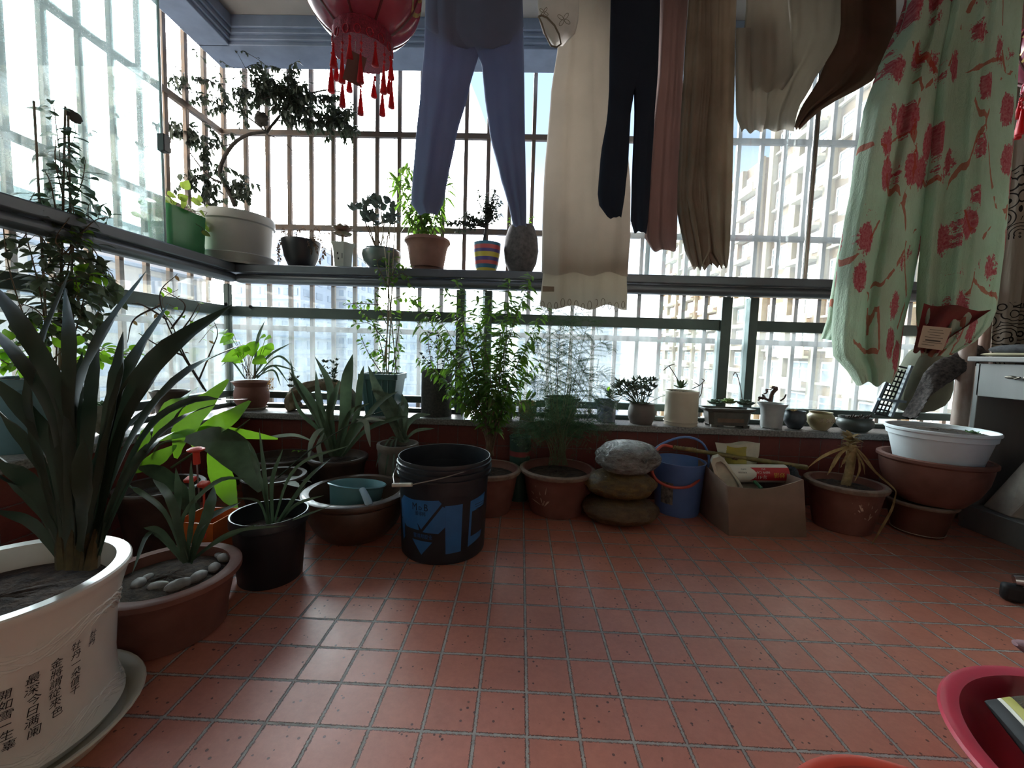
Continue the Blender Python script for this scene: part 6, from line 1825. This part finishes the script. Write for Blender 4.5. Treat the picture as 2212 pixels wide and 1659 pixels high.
b = MB()
q = [at(1994, 703, Y5-.146), at(2056, 709, Y5-.148), at(2036, 757, Y5-.148), at(1982, 750, Y5-.146)]
b.add(q, [(0, 3, 2, 1)]); lb = b.build('care_label', mat('white_care_label', 'b3ab98', .7, var=.03), root, smooth=False)
b = MB()
for k, (w0, w1, h) in enumerate(((.25, .72, .6), (.2, .78, .6), (.3, .7, .6), (.15, .82, .6), (.2, .78, 1.8), (.12, .88, .6), (.1, .6, .6))):
    v = .14+.115*k
    e = [q[0].lerp(q[3], v), q[1].lerp(q[2], v), q[0].lerp(q[3], v+.035*h), q[1].lerp(q[2], v+.035*h)]
    off = V((0, -.0012, 0))
    b.add([e[0].lerp(e[1], w0)+off, e[0].lerp(e[1], w1)+off, e[2].lerp(e[3], w1)+off, e[2].lerp(e[3], w0)+off], [(0, 2, 3, 1)] if False else [(0, 1, 2, 3)])
b.build('label_print', mat('label_print', '4a463f', .7), root, smooth=False)
MB().box(1.30, 1.33, Y5-.02, Y5+.02, ROD_Z-.03, ROD_Z+.03).build('clip', mat('white_clip', ''), root, bevel=.004)
o = MB().tube([(.9, Y5, ROD_Z), (1.95, Y5, ROD_Z)], .0125, 12).tube([(1.0, Y5, ROD_Z), (1.0, Y5, 2.62)], .006, 8).tube([(1.85, Y5, ROD_Z), (1.85, Y5, 2.62)], .006, 8).build('clothes_rod', mat('brushed_steel', ''), origin=(1.4, Y5, ROD_Z))
tag(o, 'second steel clothes rod near the ceiling, over the floral quilt cover', 'rod')
# ================================================================== lantern
REDF = NT('red_lantern_film')
g_ = REDF.coord(); n_ = REDF.noise(g_, 14, 4)
cc = REDF.mix(REDF.ramp(n_, .3, .7), lin('b5596e'), lin('95485e'))
p_ = REDF.pbr(cc, .25, 0, REDF.bump(REDF.noise(g_, 130, 3), .15, .003), .5, .3); t_ = REDF.n('BsdfTranslucent'); REDF.set(t_.inputs[0], lin('b02a38')); m_ = REDF.n('MixShader'); m_.inputs[0].default_value = .35
REDF.t.links.new(p_.outputs[0], m_.inputs[1]); REDF.t.links.new(t_.outputs[0], m_.inputs[2])
REDF = REDF.done(m_)
GLIT = mat('glitter_red', 'a8344a', .35, .3, var=.3, vs=220, col2='6b1d2e', bump=.5, bs=300)
REDT = mat('red_tassel_silk', 'c9202a', .5, var=.2, vs=60, trans=.3, stretch=(1, 1, .1))
GOLD = mat('gold_print', 'b99a58', .35, .5, var=.2, vs=60)
def lantern(label, c, R, tass=True, seed=1):
    """c = centre of the bottom ring"""
    rnd = random.Random(seed)
    root = thing('lantern', label, 'lantern', c+V((0, 0, R*2.2)))
    H = R*1.75
    def seam(a): return 1-.035*abs(math.cos(4*a))**8
    prof = []
    for i in range(19):
        th = lerp(-.98, .98, i/18)
        prof.append((R*(1-abs(th)**2.6*.52), R*.30+H*(th+1)/2))
    b = MB(); b.lathe(prof, c, 96, rad=seam); 
    o = b.build('globe', REDF, root, sharp=0)
    b = MB()
    for k in range(8):
        a = PI/8+k*PI/4+PI/8
        P = []
        for r_, z in prof: P.append(c+V((r_*.97*math.cos(a), r_*.97*math.sin(a), z)))
        b.tube(P, .0035, 6)
    b.build('rib', mat('dark_red_rib', '5d1420', .4), root)
    rb = R*.47
    b = MB()
    b.lathe([(rb*.97, 0), (rb*1.06, 0), (rb*1.06, R*.30), (rb*1.0, R*.33), (rb*.95, R*.30), (rb*.97, 0.001)], c, 56, rad=lambda a: 1+.02*math.cos(16*a))
    b.build('bottom_ring', GLIT, root)
    b = MB(); b.lathe([(rb*.97, .012), (rb*.55, .014)], c, 56); b.build('base_plate', mat('lantern_base', '7d1f2c', .4), root)
    b = MB(); b.lathe([(0, .012), (rb*.42, .012), (rb*.42, .02), (0, .02)], c+V((0, -rb*.1, .03)), 32); b.build('core_disc', mat('bright_red_disc', 'c4242c', .35, trans=.3), root)
    b = MB(); b.obox(c+V((rb*.15, -rb*.15, .036)), (rb*.35, rb*.12, .004), Matrix.Rotation(.7, 3, 'Z')); b.build('gold_tag', GOLD, root)
    b = MB(); b.lathe([(rb*.97, H+R*.30), (rb*1.06, H+R*.30), (rb*1.06, H+R*.5), (rb*.9, H+R*.5)], c, 48); b.build('top_ring', GLIT, root)
    # gold medallions on the globe
    b = MB()
    for k in range(8):
        a = k*PI/4
        for q0, q1 in ((.40, .46), (.22, .26)):
            rg = [[], []]
            for j in range(29):
                t = 2*PI*j/28
                for i, q in enumerate((q0, q1)):
                    z = R*.30+H*.5+R*q*math.sin(t)*1.1; an = a+q*math.cos(t)*.75
                    th = (z-R*.30)/H*2-1
                    r_ = R*(1-min(1, abs(th))**2.6*.52)*seam(an)+.0015
                    rg[i].append(c+V((r_*math.cos(an), r_*math.sin(an), z)))
            b.rings(rg, closed=False)
    b.build('gold_medallion', GOLD, root, sharp=0)
    if tass:
        N = 16
        for k in range(N):
            a = 2*PI*k/N+rnd.uniform(-.08, .08)
            q = c+V((rb*1.06*math.cos(a), rb*1.06*math.sin(a), -.002))
            b = MB()
            long = k % 2
            L = .050+.028*long
            zt = q.z-(.018+.03*long)
            b.tube([q, V((q.x, q.y, zt))], .0008, 4)
            for j in range(2): b.blob(V((q.x, q.y, lerp(q.z, zt, .45+.4*j))), .0042, 8, 6)
            b.lathe([(0, 0), (.0095, 0), (.0100, .002), (.0055, L*.55), (.0028, L*.85), (.0035, L*.9), (.002, L), (0, L)], (q.x+rnd.uniform(-.003, .003), q.y, zt-L), 14)
            b.build('tassel', REDT, root, sharp=0)
        b = MB()
        for k in range(N):
            a = 2*PI*(k+.5)/N
            q = c+V((rb*1.07*math.cos(a), rb*1.07*math.sin(a), .012))
            b.tube([q+V((-.009*math.sin(a)*math.cos(t), .009*math.cos(a)*math.cos(t), .012*math.sin(t))) for t in [2*PI*i/12 for i in range(13)]], .0014, 5)
        b.build('bead_loop', mat('red_bead', 'b5283a', .2, coat=.5), root, sharp=0)
        q = c+V((.008, -rb*1.0, -.055))
        rt = Matrix.Rotation(.25, 3, 'Y') @ Matrix.Rotation(.35, 3, 'Z')
        b = MB(); b.obox(q+V((0, 0, -.035)), (.046, .0012, .078), rt); b.build('paper_tag', mat('brown_paper_tag', '6d4a45', .7, var=.05), root)
        MB().tube([q+V((0, 0, .003)), q+V((-.006, .02, .05))], .0005, 4).build('tag_string', mat('white_thread', 'c9c4bc', .8), root)
    MB().tube([c+V((0, 0, H+R*.45)), V((c.x, c.y, 2.62))], .0025, 6).build('cord', mat('red_cord', '9c2a2e', .7), root)
    return root
YL = 1.25
cb = at(784, 148, YL)
RL = (at(909, 20, YL)-at(660, 20, YL)).length/2*.985
lantern('big red plastic palace lantern with tassels hanging left of the navy trousers', V((cb.x, YL, at(784, 118, YL).z)), RL)
cb = at(2262, 190, 1.35)
lantern('second red lantern cut off at the upper right edge', cb, .10, seed=4)
# ================================================================== the right corner: desk, pipes, curtain, blanket, chair
WOODW = mat('white_washed_wood', '7d7d7c', .55, var=.07, vs=6, stretch=(1, 1, .08), bump=.08, bs=40)
XD = 2.0
pc = atx(2103, 770, XD)
Yd1 = atz(2085, 1135, 0).y                       # far end of the desk
ztop = pc.z
root = thing('desk', 'white washed wood desk with a drawer along the right wall', 'desk', (XD, Yd1, 0))
MB().box(XD-.02, XR-.001, .2, Yd1+.02, ztop-.022, ztop).build('desk_top', WOODW, root, bevel=.004)
zd = atx(2140, 858, XD).z
dr = MB().box(XD, XD+.018, .9, Yd1-.01, zd, ztop-.03).build('drawer', WOODW, root, bevel=.003)
h = atx(2207, 817, XD-.005)
b = MB()
b.blob(h+V((-.006, -.02, 0)), (.006, .012, .010), 12, 8); b.blob(h+V((-.006, .03, .001)), (.004, .022, .007), 12, 8)
b.tube([h+V((-.006, .05, 0)), h+V((-.006, .035, .004)), h+V((-.006, .015, -.004)), h+V((-.006, 0, .003))], .0035, 8); b.build('drawer_handle', mat('antique_metal', '4e4a42', .35, .8, var=.2, vs=60), dr)
MB().box(XD+.0, XR-.001, Yd1-.02, Yd1, 0, ztop-.03).build('side_panel', WOODW, root, bevel=.002)
MB().box(XD+.30, XD+.315, .2, Yd1-.02, 0, ztop-.03).build('back_panel', WOODW, root)
MB().box(XD-.0, XD+.30, .2, Yd1-.02, .0, .105).build('plinth', WOODW, root, bevel=.003)
# paper bag lying on the plinth
p = atx(2120, 1098, XD+.05); q = atx(2212, 1020, XD+.12)
b = MB(); b.rings([[p+V((0, 0, 0)), p+V((.1, -.03, .01)), p+V((.02, -.16, .0)), p+V((-.02, -.12, 0))], [q+V((0, .0, .06)), q+V((.1, -.02, .08)), q+V((.04, -.12, .05)), q+V((.0, -.1, .03))]], cap0=True, cap1=True)
o = b.build('paper_bag', mat('crumpled_paper', 'b0a79c', .8, var=.15, vs=10, bump=.3, bs=20), origin=p, sub=0, smooth=False, bevel=.006); tag(o, 'crumpled beige paper bag on the plinth in the desk kneehole', 'bag')
for v in o.data.vertices:
    if v.co.z+o.location.z < .105: v.co.z = .106-o.location.z
# dark slipper or bag on the desk top
p = atx(2130, 755, XD+.03); 
root = thing('slipper', 'dark grey slipper with a pale sole on the desk top', 'slipper', (p.x, p.y, ztop))
b = MB(); c_ = V((XD+.09, p.y-.06, ztop+.011)); b.blob(c_, (.045, .13, .010), 24, 8); b.build('sole', mat('cream_sole', 'b5ac90', .7), root)
b = MB(); b.blob(c_+V((0, -.015, .022)), (.043, .115, .022), 24, 10); b.build('upper', mat('dark_felt', '34373a', .95, var=.2, vs=60, bump=.3), root)
# drain pipes in the corner
PVC = mat('stained_pvc_pipe', 'b5a196', .45, var=.2, vs=14, col2='8a675a', stretch=(1, 1, .4), coat=.15)
for k, (x, y, r_, lab) in enumerate(((2.085, 2.06, .030, 'thicker mottled white pipe standing in the right corner beside the pot stack'), (2.168, 2.07, .020, 'thin pale pipe between the thick pipe and the curtain bundle'), (2.235, 2.08, .024, 'pale pipe nearest the desk in the right corner'))):
    y -= .10
    o = MB().tube([(x, y, 0), (x, y, 2.60)], r_, 20).build('drain_pipe', PVC, origin=(x, y, 0)); tag(o, lab, 'pipe')
# brown and cream curtain tied beside the pipes
def scroll_curtain():
    t = NT('scroll_print_curtain'); g = t.coord()
    w = t.n('TexWave', wave_type='RINGS', rings_direction='SPHERICAL'); v = t.n('TexVoronoi'); t.set(v.inputs['Vector'], t.coord((1, 1, 1))); v.inputs['Scale'].default_value = 15
    s = t.math('SINE', t.math('MULTIPLY', v.outputs['Distance'], 30.))
    sp = t.n('SeparateXYZ'); t.set(sp.inputs[0], g)
    band = t.math('GREATER_THAN', t.math('SINE', t.math('MULTIPLY', sp.outputs[2], 10.5)), -.1)
    m = t.math('MULTIPLY', t.math('GREATER_THAN', t.math('ADD', s, t.math('MULTIPLY', t.math('SUBTRACT', t.noise(g, 20, 2), .5), .6)), .62), band)
    c = t.mix(m, lin('8d8174'), lin('231f1d'))
    return t.done(t.pbr(c, .9, 0, t.bump(t.noise(t.coord((1, 1, .1)), 40, 3), .4, .01), .1))
SCR = scroll_curtain()
root = thing('curtain', 'cream curtain with black scroll print gathered in the right corner behind the desk', 'curtain', (2.33, 1.98, 1.3))
def hang(b, x0, x1, Y, z0, z1, folds, amp, seed, n=60, pinch=None):
    rnd = random.Random(seed); ph = rnd.uniform(0, 6)
    R = []
    for i in range(31):
        z = lerp(z1, z0, i/30); row = []
        k = 1.
        if pinch: k = 1-.5*math.exp(-((z-pinch)/.18)**2)
        for j in range(n+1):
            u = j/n; x = lerp(x0, x1, u); xm = (x0+x1)/2
            row.append(V((xm+(x-xm)*k, Y+amp*math.sin(2*PI*folds*u+ph)+amp*.4*math.sin(2*PI*folds*2.3*u+z), z)))
        R.append(row)
    b.rings(R, closed=False)
b = MB(); hang(b, 2.16, 2.44, 1.91, .3, 2.5, 3.5, .022, 4, pinch=.55); b.build('printed_panel', SCR, root, solid=.003, sharp=0)
b = MB(); hang(b, 2.27, 2.445, 1.80, ztop+.02, 2.5, 2.5, .02, 6); b.build('brown_panel', cloth('dark_brown_curtain', '3a2b27', .05), root, solid=.003, sharp=0)
b = MB(); b.tube([(1.95, 1.93, 2.5), (2.45, 1.93, 2.5)], .012, 10); b.build('curtain_rod', mat('dark_brass', ''), root)
# dark backing board behind the folded things at the right end of the window
xa = at(1955, 880, 2.1).x
root = thing('folding_rack', 'grey blue plastic folding rack with black mesh leaning at the right end of the sill', 'rack', at(1915, 905, 2.05))
FR = mat('slate_blue_plastic', '6f7d89', .4, var=.06); FRD = mat('black_mesh_plastic', '17181b', .6)
def rail_(b, a, c_, Y, w, th=.012):
    p, q = at(*a, Y), at(*c_, Y); d = q-p; L = d.length; ro = d.to_track_quat('Z', 'Y').to_matrix()
    b.obox((p+q)/2, (w, th, L), ro)
b = MB(); rail_(b, (1924, 900), (1968, 790), 2.06, .016); rail_(b, (1884, 890), (1930, 790), 2.08, .012); b.build('frame_bar', FR, root)
b = MB(); rail_(b, (1898, 862), (1955, 868), 2.055, .018); b.build('cross_bar', FR, root)
b = MB()
A, B_, C_ = at(1890, 893, 2.085), at(1922, 900, 2.085), at(1935, 790, 2.085)
for i in range(5): b.tube([A.lerp(B_, i/4), A.lerp(B_, i/4)+(C_-A)*.95], .0042, 4)
for i in range(11): b.tube([A+(C_-A)*(i/10), B_+(C_-A)*(i/10)], .0042, 4)
b.build('mesh_panel', FRD, root)
p = at(1985, 850, 2.08)
root = thing('cushion', 'olive grey cushion standing at the right end of the window behind the rack', 'cushion', (p.x, 2.1, SILL))
b = MB(); rg = []
out = [(1945, 900), (1950, 850), (1975, 790), (2000, 740), (2050, 740), (2075, 800), (2072, 900)]
f_ = [at(x, y, 2.12) for x, y in out]; k_ = [p_+V((0, .10, 0)) for p_ in f_]
cf = sum(f_, V((0, 0, 0)))/len(f_)
b.rings([[cf+(p_-cf)*.4+V((0, -.03, 0)) for p_ in f_], f_, k_, [cf+(p_-cf)*.4+V((0, .13, 0)) for p_ in f_]], cap0=True, cap1=True)
b.build('cover', mat('olive_canvas', '6b6a5a', .95, var=.08, vs=8, bump=.1), root, sub=2)
# dark knitted blanket slung in front of it
YK = 1.96
root = thing('blanket', 'dark grey brown looped wool blanket slung from the desk end down to the planter', 'blanket', at(2080, 770, YK))
b = MB(); rg = []
top = [(1958, 895), (1985, 850), (2000, 800), (2040, 770), (2080, 752), (2108, 742)]; bot = [(1962, 905), (1978, 878), (2015, 850), (2060, 822), (2095, 800), (2110, 782)]
tp = curve([at(x, y, YK+.03) for x, y in top], 30); bt = curve([at(x, y, YK+.01) for x, y in bot], 30)
rnd = random.Random(3)
for a, c_ in zip(tp, bt):
    rg.append([a.lerp(c_, j/12)+V((0, -.045*math.sin(PI*j/12)+rnd.uniform(-.005, .005), rnd.uniform(-.004, .004))) for j in range(13)]+[c_.lerp(a, j/6)+V((0, .03*math.sin(PI*j/6), 0)) for j in range(1, 6)])
b.rings(rg, cap0=True, cap1=True)
b.build('looped_wool', mat('looped_wool', '5c5350', .98, var=.25, vs=70, bump=1., bs=95, col2='2d2827'), root, sharp=0)
# office chair: only a corner of the seat back and one star foot show
root = thing('office_chair', 'grey blue office chair cut off at the right edge, one chrome foot on the floor', 'chair', (1.76, 1.12, 0))
CH = mat('grey_blue_upholstery', '66727c', .5, var=.08, vs=10)
e = atx(2192, 940, 1.70)
b = MB(); rg = []
for i in range(9):
    t = i/8; z = lerp(.30, .62, t); 
    rg.append([V((1.76+.20*math.cos(a)*(.86+.14*math.sin(PI*t)), 1.12+.20*math.sin(a)*(.86+.14*math.sin(PI*t)), z)) for a in [2*PI*k/24 for k in range(24)]])
b.rings(rg, cap0=True, cap1=True); b.build('seat', CH, root, bevel=.02)
hub = V((1.74, 1.12, .09))
b = MB(); b.tube([hub, hub+V((0, 0, .25))], .025, 14); b.build('gas_lift', mat('black_plastic', ''), root)
tip = atz(2186, 1285, .02)
for k in range(5):
    a0 = math.atan2(tip.y-hub.y, tip.x-hub.x)+k*2*PI/5; L = math.hypot(tip.x-hub.x, tip.y-hub.y)
    d = V((math.cos(a0), math.sin(a0), 0))
    MB().tube([hub, hub+d*L*.6+V((0, 0, -.005)), hub+d*L+V((0, 0, -.022))], [.022, .020, .016], 12).build('star_leg', mat('chrome', 'c2c6cc', .12, 1., var=.03), root)
    q = hub+d*L
    w = MB().obox((q.x, q.y, .028), (.05, .036, .054), Matrix.Rotation(a0, 3, 'Z')).build('foot', mat('black_rubber', ''), root, bevel=.012)
# ================================================================== basins in the foreground
ROSE = mat('rose_plastic', 'b8374c', .3, var=.05, coat=.2); REDP = mat('orange_red_plastic', 'b8402f', .32, var=.05, coat=.15)
def basin(label, c, R, H, m):
    root = thing('basin', label, 'basin', c)
    MB().lathe([(0, 0), (R*.66, 0), (R*.70, .006), (R*.90, H*.88), (R*.93, H*.94), (R*.985, H*.975), (R, H*.96), (R*1.005, H*.93), (R*1.012, H*.955), (R*1.0, H*.99), (R*.96, H), (R*.91, H*.985), (R*.88, H*.9), (R*.66, .012), (0, .01)], c, 96).build('basin_body', m, root)
    return root
HB = .14
a = atz(2040, 1480, HB); 
CB = V((.95, .515, 0)); RB = .262
basin('rose red plastic basin holding two shoes at the lower right corner', CB, RB, HB, ROSE)
basin('orange red plastic basin cut off at the bottom edge', V((.508, .393, 0)), .184, HB, REDP)
def shoe(label, heel, toe, ztop, col, trim):
    """slipper-shoe leaning on its side: heel/toe points, sole facing the rim"""
    root = thing('shoe', label, 'shoe', heel)
    d = (toe-heel).normalized(); L = (toe-heel).length
    up = V((.78, -.30, .55)).normalized(); sd = up.cross(d).normalized(); up = d.cross(sd)
    def oval(off, k, wl=.048, wr_=.040):
        o_ = []
        for i in range(40):
            a_ = 2*PI*i/40; u = math.cos(a_); s = math.sin(a_)
            w = (wl if s > 0 else wr_)*(1.0+.18*u)
            o_.append(heel+d*(L/2+L/2*u*(1-(1-k)*.12))+sd*(w*s*k)+up*off)
        return o_
    MB().rings([oval(0, .95), oval(.003, 1), oval(.016, 1), oval(.018, .98)], cap0=True, cap1=True).build('outsole', mat('black_rubber_sole', '1d2022', .75), root)
    MB().rings([oval(.0182, .985), oval(.019, 1.005), oval(.0235, 1.005), oval(.024, .98)], cap0=True, cap1=True).build('white_welt', mat('white_welt', 'cfcdc0', .5), root)
    MB().rings([oval(.0242, .985), oval(.025, 1.0), oval(.036, 1.0), oval(.037, .97)], cap0=True, cap1=True).build('midsole', trim, root)
    rg = []
    for i in range(9):
        t = i/8; rg.append(oval(.037+.055*math.sin(t*PI/2), max(.02, math.cos(t*PI/2*.96))*.97))
    MB().rings(rg, cap1=True).build('upper', col, root, sharp=0)
    return root
MUL = mat('speckled_tweed', '33372e', .98, var=.3, vs=160, bump=.9, bs=220, col2='4a3a2a')
PLUSH = mat('dark_mauve_plush', '3a2b2c', .98, var=.3, vs=60, bump=.7, bs=120)
z0 = .055
h1 = at(2080, 1505, .60); 
shoe('speckled tweed shoe with a lime and white striped sole in the rose basin', V((.845, .700, .125)), V((.75, .46, .115)), 0, MUL, mat('lime_midsole', 'a39f4c', .6))
r = shoe('mauve plush shoe with a bow and pink striped sole in the rose basin', V((.955, .735, .135)), V((.865, .49, .115)), 0, PLUSH, mat('pink_midsole', 'b5505c', .6))
b = MB()
q = V((.965, .715, .205))
for s in (-1, 1):
    fat_leaf(b, q, (s*.8-.2, .1, .35), .06, .045, .5)
b.blob(q, (.012, .012, .012), 10, 8); b.build('bow', mat('mauve_bow', '8d6f74', .95, var=.1, bump=.3), r)
